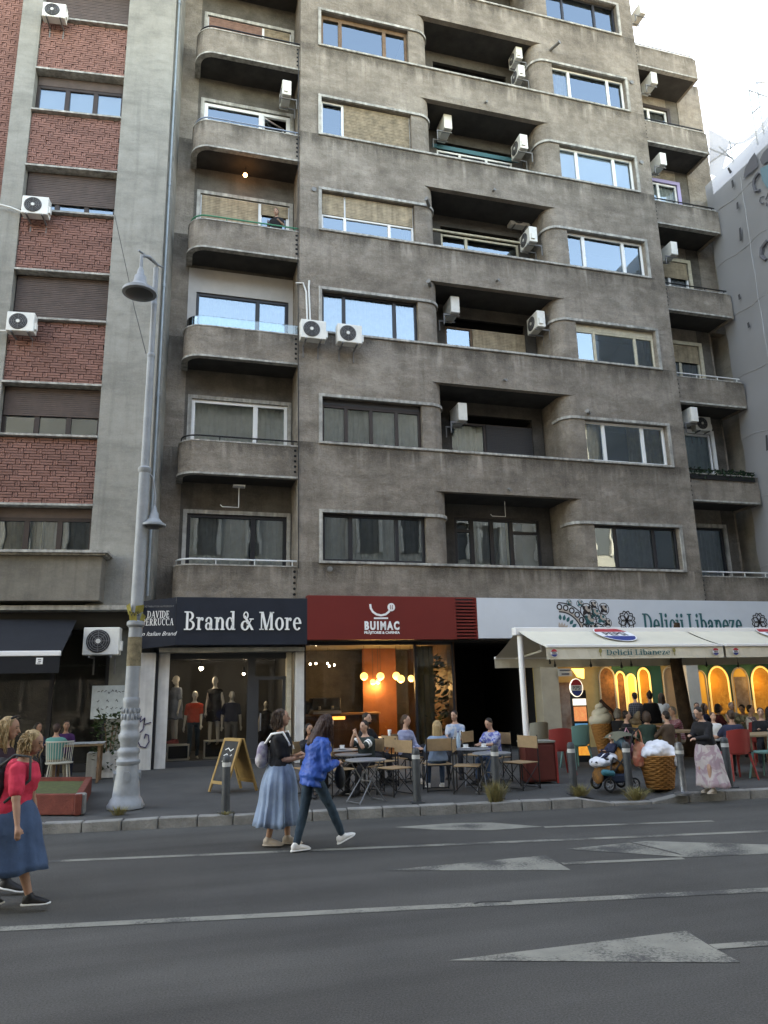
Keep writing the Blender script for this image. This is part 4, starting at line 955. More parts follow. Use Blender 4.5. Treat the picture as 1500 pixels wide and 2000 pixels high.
MB().box(-1.0, 1.3, 0, .6, 0, .95).build('body', wood_d, ct); MB().box(-1.05, 1.35, -.05, .65, .95, 1.0).build('top', mat('bar_top', (.2, .1, .04), .4), ct); MB().box(-.2, .35, -.012, -.002, .84, .92).build('light_strip', mat('bar_glow', (1, .5, .2), .5, emit=(1, .35, .08), es=.3), ct)
cmx = thing('espresso_machine', 'dark espresso machine on the coffee bar', 'coffee machine', (4.05, 20.4, 1.24))
MB().box(-.4, .4, -.2, .25, .1, .42).build('body', black_m, cmx, bevel=.03); MB().box(-.38, .38, -.3, .2, 0, .07).build('drip_tray', metal_gal, cmx); MB().lathe([(.1, .42), (.16, .62), (.16, .72), (.05, .76)], (-.55, 0, -.42), 16).build('hopper', black_m, cmx, smooth=True)
for s_ in (-.2, .15): MB().tube([(s_, -.22, .2), (s_, -.22, .12)], .035, 8).tube([(s_, -.22, .15), (s_, -.4, .14)], .014, 6).build('group_head', metal_gal, cmx)
globe = mat('globe_lamp', (1, .8, .4), .4, emit=(1, .64, .2), es=.24)
for i, (px, py, Y, r, lab) in enumerate(((711, 1321, 19.9, .105, 'first large glowing globe pendant from the left in the café'), (743, 1321, 20.0, .105, 'large glowing globe pendant in the middle, above a smaller pair'), (774, 1320, 20.2, .105, 'large glowing globe pendant overlapping another on its right'), (783, 1326, 19.8, .105, 'low large globe pendant overlapping the one to its left'), (803, 1325, 20.4, .09, 'rightmost globe pendant beside the curtain'), (728, 1332, 21.0, .08, 'small low globe pendant between the two large ones at left'), (738.5, 1331, 21.1, .07, 'small globe pendant partly under the middle large one'))):
    p = at(px, py, Y); t = thing('globe_pendant', lab, 'lamp', p, group='globe pendants in the café')
    MB().ball((0, 0, 0), r, 20, 12).build('globe', globe, t, smooth=True); MB().tube([(0, 0, r), (0, 0, 3.02-p.z)], .006, 5).build('cord', black_m, t)
    l = bpy.data.lights.new('globe_light', 'POINT'); l.energy = 1.9; l.color = (1, .7, .36); l.shadow_soft_size = r; lo = bpy.data.objects.new('globe_light', l); col.objects.link(lo); lo.parent = t; lo.location = (0, 0, -r-.05)
for i, (px, py, Y) in enumerate(((606, 1258, 18.6), (617, 1259, 18.6), (640, 1257, 18.6), (606, 1297, 20.5), (617, 1296, 20.5), (640, 1296, 20.5), (643, 1301, 21), (653, 1299, 21.3))):
    p = at(px, py, Y); t = thing('ceiling_spot', ORD[i % 3 if i < 6 else i-6]+(' tiny café spot of the upper row, from the left', ' tiny café spot of the lower row, from the left', ' faint warm café spot below the lower row, from the left')[min(2, i//3)], 'lamp', p, group='tiny café spots'); MB().ball((0, 0, 0), .028, 8, 6).build('bulb', lamp_e, t); MB().tube([(0, 0, .02), (0, 0, max(.05, 3.02-p.z))], .004, 5).build('cord', black_m, t)
# tall pot plant behind the right pane
leaf_d = mat('dark_leaf', (.03, .05, .015), .7, var=.4, vs=6)
def leafy(name, label, loc, h, n, spread, size, m, pot=None, cat='plant', trunkm=None):
    t = thing(name, label, cat, loc); mb = MB(); random.seed(int(h*100+n))
    for i in range(n):
        a = random.random()*6.28; z = h*(.12+.88*random.random()); rr = spread*math.sqrt(random.random())*(.55+.45*math.sin(min(1, z/h)*3.0))
        c = Vector((rr*math.cos(a), rr*math.sin(a), z)); d = Vector((math.cos(a)+random.uniform(-.6, .6), math.sin(a)+random.uniform(-.6, .6), random.uniform(-.5, .9))).normalized()*size*random.uniform(.6, 1.3)
        s_ = d.cross(Vector((random.uniform(-1, 1), random.uniform(-1, 1), 1))).normalized()*size*.28
        mb.add([c, c+d*.5+s_, c+d, c+d*.5-s_], [(0, 1, 2, 3)])
    mb.build('foliage', m, t, recalc=False)
    q = MB()
    for i in range(5): a = i*1.3; q.tube([(0, 0, 0), (spread*.2*math.cos(a), spread*.2*math.sin(a), h*.5), (spread*.4*math.cos(a), spread*.4*math.sin(a), h*.85)], .012, 5)
    q.build('stem', brown_wood, t)
    if pot: MB().box(*pot).build('planter', white_p, t, bevel=.01)
    return t
leafy('indoor_plant', 'tall dark leafy plant behind the glass at the right end of the café', (at(846, 1430, 18.7).x, 18.7, .3), 2.3, 260, .33, .22, leaf_d)
# passage beside it
xp = at(1062, 1400, 18.0).x
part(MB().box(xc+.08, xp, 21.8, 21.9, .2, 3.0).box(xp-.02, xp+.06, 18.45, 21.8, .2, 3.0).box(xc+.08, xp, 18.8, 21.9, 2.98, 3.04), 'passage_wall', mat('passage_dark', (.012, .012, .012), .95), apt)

# ------------------------------------------------------------ Lebanese restaurant
cream = mat('cream_wall', (.5, .38, .17), .85, var=.15, vs=2); cream_p = mat('cream_pillar', (.4, .35, .26), .85, var=.12, vs=2)
teal_w = mat('teal_wall', (.02, .09, .07), .7)
RY = 18.35
part(MB().box(xp, 17.2, RY, RY+.3, .2, 3.05), 'restaurant_wall', cream, apt)
a, c = at(1062, 1400, 17.95).x, at(1097, 1400, 17.95).x; part(MB().box(a, c, 17.95, RY, .2, 3.0), 'pillar', cream_p, apt, bevel=.01)
part(MB().box(a, 17.2, 17.9, RY, 2.62, 3.0), 'fascia', cream_p, apt)
a, c = at(1345, 1350, 17.75).x, at(1369, 1350, 17.75).x; part(MB().box(a, c, 17.75, RY, .2, 3.0), 'pillar', mat('pale_pillar', (.5, .48, .42), .85, var=.1), apt, bevel=.01)
for (l0, l1) in ((1203, 1300), (1369, 1520)):
    part(MB().box(at(l0, 1400, RY).x, at(l1, 1400, RY).x, RY-.012, RY, 1.3, 2.62), 'teal_panel', teal_w, apt)
amber = mat('amber_panel', (.3, .12, .02), .5, emit=(1, .5, .1), es=.7)
N, L, b = nodes_of(amber); tc = N.new('ShaderNodeTexCoord'); vo = N.new('ShaderNodeTexVoronoi'); vo.feature = 'DISTANCE_TO_EDGE'; vo.inputs['Scale'].default_value = 20
L.new(tc.outputs['Object'], vo.inputs['Vector']); no = N.new('ShaderNodeTexNoise'); no.inputs['Scale'].default_value = 30; L.new(tc.outputs['Object'], no.inputs['Vector'])
mm = N.new('ShaderNodeMath'); mm.operation = 'MULTIPLY_ADD'; mm.inputs[1].default_value = 9; mm.inputs[2].default_value = .05; L.new(vo.outputs[0], mm.inputs[0])
m3_ = N.new('ShaderNodeMath'); m3_.operation = 'MULTIPLY'; L.new(mm.outputs[0], m3_.inputs[0]); L.new(no.outputs[0], m3_.inputs[1]); m4 = N.new('ShaderNodeMath'); m4.operation = 'MULTIPLY'; m4.inputs[1].default_value = .028; L.new(m3_.outputs[0], m4.inputs[0]); L.new(m4.outputs[0], b.inputs['Emission Strength'])
brownp = mat('brown_panel', (.16, .07, .03), .7, var=.5, vs=9, bump=.4, bs=30); pinkp = mat('beige_panel', (.35, .24, .14), .7, var=.15)
led = mat('arch_led', (1, .8, .4), .5, emit=(1, .62, .16), es=.035)
def arch(px0, px1, ytop, m, lit, z0=.95, rim=True):
    a, c = at(px0, 1380, RY).x, at(px1, 1380, RY).x; zt = at((px0+px1)/2, ytop, RY).z; w_ = c-a; zs = max(z0+.2, zt-w_*.62); mx_ = (a+c)/2
    top = [(mx_+w_/2*math.cos(t), zs+(zt-zs)*math.sin(t)) for t in [math.pi*i/12 for i in range(13)]]
    o = part(MB().front([(a, z0), (c, z0)]+top, RY-.05, RY-.013), 'arched_panel', m, apt)
    if rim:
        out = [(a, z0), (a, zs)]+top[::-1][1:-1]+[(c, zs), (c, z0)]
        MB().tube([(p[0], RY-.06, p[1]) for p in out], .028, 6).build('arch_rim', led if lit else cream_p, o)
    return o
arch(1173, 1203, 1303, brownp, False); arch(1206, 1223, 1312, brownp, True); arch(1227, 1243, 1317, mat('lit_niche', (.6, .45, .15), .8, emit=(1, .6, .12), es=.04), True); arch(1250, 1272, 1305, amber, True); arch(1299, 1326, 1303, pinkp, False)
arch(1361, 1382, 1310, mat('niche_amber', (.35, .2, .05), .8, emit=(1, .5, .08), es=.03), False); arch(1388, 1426, 1302, amber, True); arch(1434, 1465, 1304, mat('niche_amber', (.35, .2, .05), .8), False); arch(1472, 1512, 1302, amber, True); arch(1520, 1550, 1302, amber, True)
for (px, py) in ((1215, 1330), (1260, 1330), (1405, 1330), (1490, 1330)):      # the lit arches' own lamps
    l = bpy.data.lights.new('arch_light', 'POINT'); l.energy = 1.1; l.color = (1, .68, .26); l.shadow_soft_size = .15; lo = bpy.data.objects.new('arch_light', l); col.objects.link(lo); lo.location = at(px, py, RY-.35)
part(MB().box(at(1437, 1350, RY-.1).x, at(1462, 1350, RY-.1).x, RY-.09, RY-.08, at(1450, 1382, RY).z, at(1450, 1322, RY).z), 'menu_poster', mat('menu_print', (.32, .24, .17), .6, c2=(.12, .07, .04), vs=4), apt)
part(MB().box(at(1091, 1350, 18.1).x, at(1121, 1350, 18.1).x, 18.1, 18.14, at(1100, 1428, 18.1).z, at(1100, 1333, 18.1).z), 'ice_cream_poster', mat('poster_print', (.42, .34, .27), .5, c2=(.16, .06, .03), vs=2.2), apt)
part(MB().box(at(1091, 1350, 18.1).x, at(1121, 1350, 18.1).x, 18.08, 18.2, .2, at(1100, 1429, 18.1).z), 'poster_plinth', teal_w, apt)
nb_ = part(MB().box(at(1089, 1313, 17.9).x, at(1116, 1313, 17.9).x, 17.86, 17.895, at(1100, 1321, 17.9).z, at(1100, 1306, 17.9).z), 'number_plate', mat('plate_grey', (.4, .38, .32), .5), apt)
mb = MB(); a = at(1089, 1313, 17.9).x; c = at(1116, 1313, 17.9).x
mb.box(a+.04, c-.04, 17.85, 17.858, at(1100, 1310.5, 17.9).z, at(1100, 1308, 17.9).z).box(a+.09, c-.09, 17.85, 17.858, at(1100, 1318, 17.9).z, at(1100, 1315, 17.9).z); mb.build('plate_print', ink, nb_)
tg = part(MB().front([(at(x, y, 17.85).x, at(x, y, 17.85).z) for x, y in ((1116, 1306), (1139, 1306), (1139, 1326), (1127, 1322))], 17.8, 17.85), 'corner_light', mat('corner_glow', (1, .7, .2), .5, emit=(1, .6, .15), es=.3), apt)
# white sign
wsig = mat('sign_white', (.56, .6, .64), .5, var=.05, vs=1); teal_l = mat('letter_teal', (.02, .12, .13), .5); dk_l = mat('ornament_dark', (.025, .022, .025), .5); beige_o = mat('ornament_beige', (.42, .36, .31), .5)
ws = thing('shop_sign', 'long pale sign board with teal ornaments reading Delicii Libaneze, half behind the awning', 'sign', (12, SB, 3.0))
part(MB().box(gx+.01, 17.4, SB, SB+.2, 3.03, 4.06), 'board', wsig, ws, bevel=.006)
part(MB().box(at(905, 1168, SB-.05).x, at(946, 1168, SB-.05).x, SB+.21, SB+.25, 4.0, 4.13), 'mounting_plate', wsig, ws)
lx0, lx1 = at(1258, 1240, SB).x, at(1452, 1240, SB).x
serif('Delicii Libaneze', .52, ws, 'lettering', teal_l, Vector(((lx0+lx1)/2, SB-.002, 3.17))-ws.location, ext=.012, width=lx1-lx0)
def ring2(mb, c, r0, r1, a0, a1, y, n=24):
    for i in range(n):
        t0 = R(a0+(a1-a0)*i/n); t1 = R(a0+(a1-a0)*(i+1)/n)
        mb.front([(c[0]+r0*math.cos(t0), c[1]+r0*math.sin(t0)), (c[0]+r1*math.cos(t0), c[1]+r1*math.sin(t0)), (c[0]+r1*math.cos(t1), c[1]+r1*math.sin(t1)), (c[0]+r0*math.cos(t1), c[1]+r0*math.sin(t1))], y, SB-.0005)
def petal(mb, c, L_, W_, ang, y, r0=0):
    pts = []; d = Vector((math.cos(ang), math.sin(ang))); n_ = Vector((-d.y, d.x)); n = 7
    for i in range(n+1): t = i/n; pts.append(Vector(c)+d*(r0+L_*t)-n_*W_*math.sin(math.pi*t**.8))
    for i in range(n-1, 0, -1): t = i/n; pts.append(Vector(c)+d*(r0+L_*t)+n_*W_*math.sin(math.pi*t**.8))
    mb.front([tuple(p) for p in pts], y, SB-.0005)
def rosette(px, py, r):
    p = at(px, py, SB); c = (p.x, p.z); mb = MB()
    for k in range(6):
        a = R(90+60*k); d = Vector((math.cos(a), math.sin(a)))
        for s_ in (-1, 1):
            q = []
            for i in range(8):
                t = i/7; n_ = Vector((-d.y, d.x))*s_*.28*r*math.sin(math.pi*t); v = Vector(c)+d*r*.86*t+n_; q.append(tuple(v))
            strokes(mb, q, r*.09, SB-.006, SB-.001)
    for k in range(12):
        a = R(30*k+15); q = [(c[0]+r*(.8+.2*math.sin(math.pi*t))*math.cos(a+(t-.5)*.5), c[1]+r*(.8+.2*math.sin(math.pi*t))*math.sin(a+(t-.5)*.5)) for t in (0, .25, .5, .75, 1)]; strokes(mb, q, r*.09, SB-.009, SB-.001)
    part(mb, 'rosette', dk_l, ws)
rosette(1224, 1212, .26); rosette(1483, 1215, .26)
# corner mandala: quarter rings and petals, centre at the lower left
mc = (at(1097, 1245, SB).x, 3.1); x_lo = mc[0]
def clip_front(mb):
    keep = MB()
    for f in mb.f: pass
    return mb
md, mt_, mg = MB(), MB(), MB()
ring2(md, mc, .60, .635, -5, 92, SB-.004); ring2(md, mc, .84, .87, 0, 92, SB-.004); ring2(mg, mc, .64, .70, 0, 92, SB-.003)
for k in range(7):
    a = R(4+14.3*k); cc = (mc[0]+.745*math.cos(a), mc[1]+.745*math.sin(a)); ring2(md, cc, .05, .085, 0, 360, SB-.005, 12); petal(mt_, mc, .16, .045, a, SB-.004, .4); petal(mg, mc, .2, .04, a+.12, SB-.004, .15)
for (ax, az, rr, m_) in ((.62, .86, .2, mt_), (1.02, .83, .2, md), (.86, .42, .22, mt_), (1.22, .45, .17, mt_), (1.12, .15, .2, mt_), (.3, .88, .15, mt_), (.8, .68, .2, md), (1.05, .6, .17, mt_), (1.32, .72, .17, md), (.95, .2, .16, md), (1.4, .35, .13, md)):
    cc = (mc[0]+ax, mc[1]+az-.02)
    if cc[1]+rr*.9 > 4.05: rr = (4.045-cc[1])/.98
    ring2(md, cc, rr*.86, rr*.97, 0, 360, SB-.005, 20)
    for k in range(4): petal(m_, cc, rr*.85, rr*.3, R(45+90*k), SB-.004)
    petal(mg, cc, rr*.75, rr*.2, R(90), SB-.007); petal(mg, cc, rr*.75, rr*.2, R(0), SB-.007)
part(md, 'ornament', dk_l, ws); part(mt_, 'ornament', teal_l, ws); part(mg, 'ornament', beige_o, ws)

# ------------------------------------------------------------ double-slope awning
aw_m = mat('awning_cream', (.62, .58, .47), .85, var=.06, vs=1.5, bump=.1, bs=8); aw_u = aw_m
al_w = mat('white_aluminium', (.75, .75, .74), .4)
pr = lambda px, py: at(px, py, 1.0).x
YP = 14.2; AX = pr(1014, 1300)*YP; YF = AX/pr(1067, 1275); YB = AX/pr(966, 1292)
zr = at(1012, 1226, YP).z; zf = at(1067, 1263, YF).z; zfb = at(1067, 1288, YF).z; zb1 = at(966, 1286, YB).z; zbb = at(966, 1305, YB).z
AR = pr(1413, 1275)*YF; AR2 = 17.0
aw = thing('awning', 'cream double-slope awning with soft drink logos over the restaurant terrace', 'awning', (AX, YP, .2))
part(MB().box(AX-.08, AR2, YP-.09, YP+.09, zr-.16, zr), 'ridge_beam', al_w, aw, bevel=.01)
part(MB().tube([(AX+.06, YP, .15), (AX+.06, YP, zr-.1)], .062, 12), 'post', al_w, aw, smooth=True); part(MB().tube([(AR2-.3, YP, .15), (AR2-.3, YP, zr-.1)], .062, 12), 'post', al_w, aw, smooth=True)
def slope(x0, x1, Y1, z1, zv, nm):
    mb = MB(); n = 8; w_ = .003
    for i in range(n+1):
        t = i/n; y = YP+(Y1-YP)*t; z = zr-.05+(z1-zr+.05)*t-.03*math.sin(math.pi*t); mb.v += [(x0, y, z), (x1, y, z)]
    mb.f = [(2*i, 2*i+1, 2*i+3, 2*i+2) for i in range(n)]; o = part(mb, nm, aw_m, aw, smooth=True)
    vb = MB(); k = int((x1-x0)/.12)
    for i in range(k+1): x = x0+(x1-x0)*i/k; vb.v += [(x, Y1, z1), (x, Y1+.012*math.sin(i*1.7), zv)]
    vb.f = [(2*i, 2*i+1, 2*i+3, 2*i+2) for i in range(k)]; vb.build('valance', aw_m, o)
    MB().box(x0, x1, Y1-.03, Y1+.03, z1-.02, z1+.035).build('front_bar', al_w, o, bevel=.008); return o
slope(AX, AR, YF, zf, zfb, 'front_canopy'); slope(AR+.06, AR2, YF, zf, zfb, 'front_canopy'); slope(AX, AR2, YB, zb1, zbb, 'back_canopy')
for x in (AX+.5, AR-.4, AR+.6):
    part(MB().tube([(x, YP, zr-.15), (x+.35, (YP+YF)/2, (zr+zf)/2-.16), (x, YF+.03, zf-.02)], .025, 8).tube([(x, YP, zr-.15), (x+.35, (YP+YB)/2, (zr+zb1)/2-.16), (x, YB-.03, zb1-.02)], .025, 8), 'folding_arm', al_w, aw, smooth=True)
pep_r = mat('logo_red', (.4, .03, .04), .5); pep_b = mat('logo_blue', (.03, .05, .2), .5); pep_k = mat('logo_black', (.02, .02, .03), .5); pep_w = mat('logo_white', (.75, .75, .75), .5)
def pepsi(parent, c, rx, rz_, M=None, off=0.0, word=True):
    """round badge in local x,z; M maps (x, -depth, z) into place"""
    M = M or Matrix.Identity(4)
    def disk(m, z0, z1, dep, nm, s_=1.0):
        pts = []; n = 28
        lo = math.asin(max(-1, z0)); hi = math.asin(min(1, z1))
        for i in range(n//2+1): t = lo+(hi-lo)*i/(n//2); pts.append((rx*s_*math.cos(t), rz_*s_*math.sin(t)))
        for i in range(n//2+1): t = hi+(lo-hi)*i/(n//2); pts.append((-rx*s_*math.cos(t), rz_*s_*math.sin(t)))
        mb = MB(); mb.front(pts, -dep, 0); mb.v = [tuple(M @ Vector(v)) for v in mb.v]; o = mb.build(nm, m, parent); o.location = c; return o
    disk(pep_w, -1, 1, .003, 'logo_disc'); disk(pep_r, .3, 1, .006, 'logo_red_cap', .94); disk(pep_b, -1, -.35, .006, 'logo_blue_base', .94)
    if word:
        t = text('PEPSI', rz_*.62, parent, 'logo_word', pep_k, c, ext=.001, off=.006*rz_, sx=rx/rz_*.95); t.data.transform(Matrix.Translation((0, -.008, -rz_*.24))); t.data.transform(M)
al = aw.location
sl_n = (zf-zr)/(YF-YP); Msl = Matrix.Rotation(math.atan2(YP-YF, zr-zf)*-1+0, 4, 'X')
Msl = Matrix(((1, 0, 0, 0), (0, 0, (YP-YF)/math.hypot(YP-YF, zr-zf), 0), (0, 0, (zr-zf)/math.hypot(YP-YF, zr-zf), 0), (0, 0, 0, 1)))
slen = math.hypot(YP-YF, zr-zf); dY, dZ = (YP-YF)/slen, (zr-zf)/slen
Msl = Matrix(((1, 0, 0, 0), (0, dZ, dY, 0), (0, -dY, dZ, 0), (0, 0, 0, 1)))
for px in (1201, 1520):
    p = at(px, 1243, 1.0); ym = YF+(YP-YF)*.66; pepsi(aw, Vector((pr(px, 1243)*ym, ym, zf+(ym-YF)*dZ/dY-.005))-al, .42, .5, Msl)
for px in (1082, 1398, 1437): pepsi(aw, Vector((pr(px, 1275)*(YF-.02), YF-.025, (zf+zfb)/2+.0))-al, .075, .078)
vx0, vx1 = pr(1183, 1275)*YF, pr(1308, 1275)*YF
vlet = serif('Delicii Libaneze', .105, aw, 'lettering', teal_l, Vector(((vx0+vx1)/2, YF-.02, (zf+zfb)/2-.05))-al, ext=.002, width=vx1-vx0)
olive = mat('ornament_olive', (.25, .22, .08), .7)
for px in (1172, 1316):
    mb = MB(); mb.front([(.035*math.cos(t), .055+.045*math.sin(t)) for t in [2*math.pi*i/14 for i in range(14)]], -.004, 0).box(-.008, .008, -.0035, 0, -.05, .01); o = mb.build('ornament', olive, aw); o.location = Vector((pr(px, 1275)*YF, YF-.018, (zf+zfb)/2-.02))-al
bulb_d = mat('dead_bulb', (.03, .03, .03), .4)
for i_, (px, py) in enumerate(((1027, 1262), (1074, 1293), (1084, 1299), (1154, 1299), (1214, 1301), (1233, 1298), (1322, 1299), (1380, 1299), (1442, 1300))):
    p = at(px, py, 15.3); t = thing('string_bulb', ORD[i_]+' dark unlit string bulb from the left under the cream awning', 'lamp', p, group='string bulbs under the awning'); MB().lathe([(.004, .1), (.014, .06), (.016, .03), (.03, 0), (.028, -.03), (.005, -.05)], seg=10).build('bulb', bulb_d, t, smooth=True); MB().tube([(0, 0, .1), (0, .02, .3)], .004, 4).build('cord', black_m, t)
# bark-brown trunk passing the awning
bark = mat('bark', (.055, .035, .022), .95, var=.45, vs=5, bump=.8, bs=18)
tk = thing('tree', 'dark brown tree trunk rising through the awning of the restaurant terrace', 'tree', (pr(1340, 1400)*15.2, 15.2, .2))
lean = (pr(1322, 1300)*15.2-pr(1340, 1400)*15.2)
MB().tube([(0, 0, -.05), (.02, 0, .4), (lean*.4, 0, 1.1), (lean, .02, 2.1), (lean*1.15, -.1, 2.6), (lean*1.1, -.2, 3.0)], [.2, .16, .15, .135, .12, .06], 12).build('trunk', bark, tk, smooth=True)
MB().tube([(lean, .02, 2.0), (lean+.12, -.05, 2.35), (lean+.2, -.1, 2.7)], [.05, .04, .03], 8).build('limb', bark, tk, smooth=True)
# ---- black café awning
YA = 17.75; xr_ = at(150, 1215, YA).x; YAF = xr_/at(119, 1278, 1.0).x
ba = thing('awning', 'black slanted awning with a white front bar over the left café', 'awning', (xr_, YA, 3.5))
blk_f = mat('black_canvas', (.012, .013, .016), .8, var=.2); za, zc = at(150, 1215, YA).z+.05, at(119, 1277, YAF).z
part(MB().quad((-9, YA, za), (xr_, YA, za), (xr_, YAF, zc), (-9, YAF, zc)), 'canopy', blk_f, ba, recalc=False)
part(MB().box(-9, xr_, YAF-.04, YAF+.03, zc-.04, zc+.06), 'front_bar', al_w, ba, bevel=.01)
part(MB().box(-9, xr_-.01, YAF-.02, YAF-.01, zc-.36, zc-.04), 'valance', blk_f, ba)
pl = at(77, 1291, YAF-.025); part(MB().box(pl.x-.06, pl.x+.06, YAF-.028, YAF-.022, pl.z-.06, pl.z+.06), 'label', let_w, ba)
mb = MB(); mb.box(pl.x-.03, pl.x+.03, YAF-.032, YAF-.029, pl.z+.015, pl.z+.03).box(pl.x-.02, pl.x+.03, YAF-.032, YAF-.029, pl.z-.02, pl.z-.005).box(pl.x-.04, pl.x+.02, YAF-.032, YAF-.029, pl.z-.045, pl.z-.033); part(mb, 'label_print', pep_k, ba)
part(MB().tube([(xr_-.1, YA, za-.3), (xr_-.2, (YA+YAF)/2, (za+zc)/2-.35), (xr_-.05, YAF, zc)], .03, 8), 'folding_arm', black_m, ba, smooth=True)
om = mat('orange_glow', (1, .4, .1), .5, emit=(1, .2, .02), es=.22)
for (px, py, s_, lab) in ((139, 1328, 1, 'bright orange glowing lamp inside the left café'), (55, 1329, .8, 'dim orange hanging lamp at far left of the café')):
    p = at(px, py, 20); t = thing('hanging_lamp', lab, 'lamp', p); MB().lathe([(.14*s_, -.09), (.17*s_, 0), (.12*s_, .09)], seg=14).build('shade', om, t, smooth=True); MB().tube([(0, 0, .09), (0, 0, 3.3-p.z)], .008, 5).build('cord', black_m, t)
yel = mat('menu_yellow', (.35, .26, .06), .6, var=.2, vs=8, emit=(1, .7, .15), es=.015)
p = at(80, 1370, 20.5); t = thing('wall_sign', 'narrow upright yellow sign inside the left café', 'sign', p); MB().box(-.11, .11, 0, .03, -.35, .35).build('panel', yel, t)
for (q0, q1) in (((0, 1366), (48, 1341)), ((0, 1376), (48, 1352))):
    p0, p1 = at(*q0, 20.2), at(*q1, 20.2); part(MB().tube([lb.matrix_world.inverted() @ p0, lb.matrix_world.inverted() @ p1], .018, 6), 'brass_rail', mat('brass', (.4, .28, .06), .4, .6), lb)
nt_ = lp(217, 1371, .3); t = thing('window_notice', 'white hand-lettered paper notice on the dark café glass beside the lamp post', 'notice', lb.matrix_world @ nt_, LA)
MB().box(-.42, .42, -.012, -.004, -.36, .36).build('paper', mat('paper_pale', (.5, .55, .55), .7, var=.15, vs=6), t)
mb = MB(); random.seed(5)
for (z, n) in ((.22, 9), (.02, 4), (-.14, 7)):
    for i in range(n): x = -.3+.6*i/max(1, n-1); strokes(mb, [(x, z), (x+.02, z+random.uniform(-.04, .05)), (x+.045, z+random.uniform(-.03, .03))], .014, -.016, -.013)
mb.build('writing', ink, t)
# ------------------------------------------------------------ street lamp
lamp_g = mat('lamp_grey_paint', (.24, .26, .275), .5, .05, var=.15, vs=5, bump=.15, bs=20)
lpz = gp(245, 1578); LZ = lpz.z
sl_ = thing('street_lamp', 'tall grey cast-iron street lamp with fluted base and two bell lamps', 'street lamp', lpz)
Yl = lpz.y; toz = lambda py, px=262: at(px, py, Yl).z-LZ
prof = [(.27, 0), (.275, .04), (.25, .08), (.235, .12), (.205, .16), (.2, .2), (.19, .3), (.165, .55), (.16, .62), (.175, .64), (.18, .68), (.155, .71), (.15, .76), (.17, .8), (.165, .84), (.125, .88), (.135, .95), (.16, 1.0), (.165, 1.06), (.14, 1.1), (.13, 1.16), (.145, 1.2), (.14, 1.25), (.125, 1.28), (.12, 1.5), (.13, 1.54), (.128, 1.6), (.118, 1.62)]
MB().lathe(prof, seg=32).build('base', lamp_g, sl_, smooth=True)
crest = MB()
for k in range(4):
    a = R(-90+90*k); M = Matrix.Rotation(a+R(90), 4, 'Z'); crest.add([M @ Vector(v) for v in MB().front([(-.05, .5), (-.04, .42), (0, .38), (.04, .42), (.05, .5), (.03, .54), (-.03, .54)], -.198, -.15).v], MB().front([(-.05, .5), (-.04, .42), (0, .38), (.04, .42), (.05, .5), (.03, .54), (-.03, .54)], -.198, -.15).f)
crest.build('crest', lamp_g, sl_)
lv = MB()
for k in range(14):
    a = 2*math.pi*k/14; c = Vector((.128*math.cos(a), .128*math.sin(a), 1.33)); lv.ball(c, (.022, .022, .05), 8, 5); lv.ball((.128*math.cos(a+.22), .128*math.sin(a+.22), 1.42), (.018, .018, .04), 8, 5)
lv.build('leaf_collar', lamp_g, sl_, smooth=True)
z1, z2, z3, ztop = toz(1215), toz(918, 275), toz(695, 290), toz(522, 290)
MB().lathe([(.112, 1.6), (.106, 2.2), (.103, z1-.05)], seg=24).lathe([(.1, z1), (.088, z2)], seg=24).lathe([(.07, z2), (.063, z3)], seg=20).lathe([(.052, z3), (.046, ztop)], seg=16).build('pole', lamp_g, sl_, smooth=True)
for z, r in ((z1-.03, .14), (z2, .11), (z3, .07), (z3+1.0, .055), (z3+1.15, .055)): MB().lathe([(r*.75, -.06), (r, -.02), (r, .03), (r*.7, .06)], (0, 0, z), 20).build('collar', lamp_g, sl_, smooth=True)
def bell(c, s_, m=lamp_g):
    o = MB().lathe([(.02*s_, .42*s_), (.05*s_, .36*s_), (.06*s_, .28*s_), (.095*s_, .24*s_), (.11*s_, .12*s_), (.2*s_, .02*s_), (.27*s_, -.02*s_), (.275*s_, -.07*s_), (.25*s_, -.08*s_)], c, 24).build('lamp_head', m, sl_, smooth=True)
    MB().lathe([(.22*s_, -.082*s_), (.14*s_, -.12*s_), (.02*s_, -.13*s_)], c, 20).build('diffuser', mat('lamp_diffuser', (.06, .06, .06), .3), o, smooth=True); return o
hb = at(272, 578, Yl-.35)-lpz; bell(hb+Vector((0, 0, .12)), 1.05)
MB().tube([(0, 0, ztop), (.0, -.05, ztop+.06), (hb.x*.5, hb.y*.6, ztop+.08), (hb.x, hb.y, ztop), (hb.x, hb.y, hb.z+.5)], .03, 8).tube([(.12, 0, ztop+.03), (-.02, -.06, ztop+.06), (hb.x-.06, hb.y, ztop+.1)], .02, 6).build('arm', lamp_g, sl_, smooth=True)
h2 = at(300, 1030, Yl)-lpz; bell(h2+Vector((0, 0, .07)), .72)
MB().tube([(.05, 0, h2.z+.95), (.14, 0, h2.z+.85), (h2.x, h2.y, h2.z+.55), (h2.x, h2.y, h2.z+.36)], .018, 8).tube([(.09, 0, h2.z+.2), (h2.x, h2.y, h2.z+.1)], .014, 6).build('arm', lamp_g, sl_, smooth=True)
yb = mat('yellow_paper', (.36, .31, .07), .8, c2=(.12, .1, .03), vs=9); 
mb = MB(); zz = z1+.12
for (a0, w_, t) in ((-70, .14, .3), (-110, .13, -.25), (-150, .12, .4), (-40, .1, -.4)):
    a = R(a0); c = Vector((.13*math.cos(a), .13*math.sin(a), zz+t*.2)); n_ = Vector((-math.sin(a), math.cos(a), t)).normalized()*w_/2; u = Vector((math.cos(a)*.3, math.sin(a)*.3, 1)).normalized()*.07
    mb.add([c-n_-u, c+n_-u*.7, c+n_+u, c-n_+u*1.2], [(0, 1, 2, 3)])
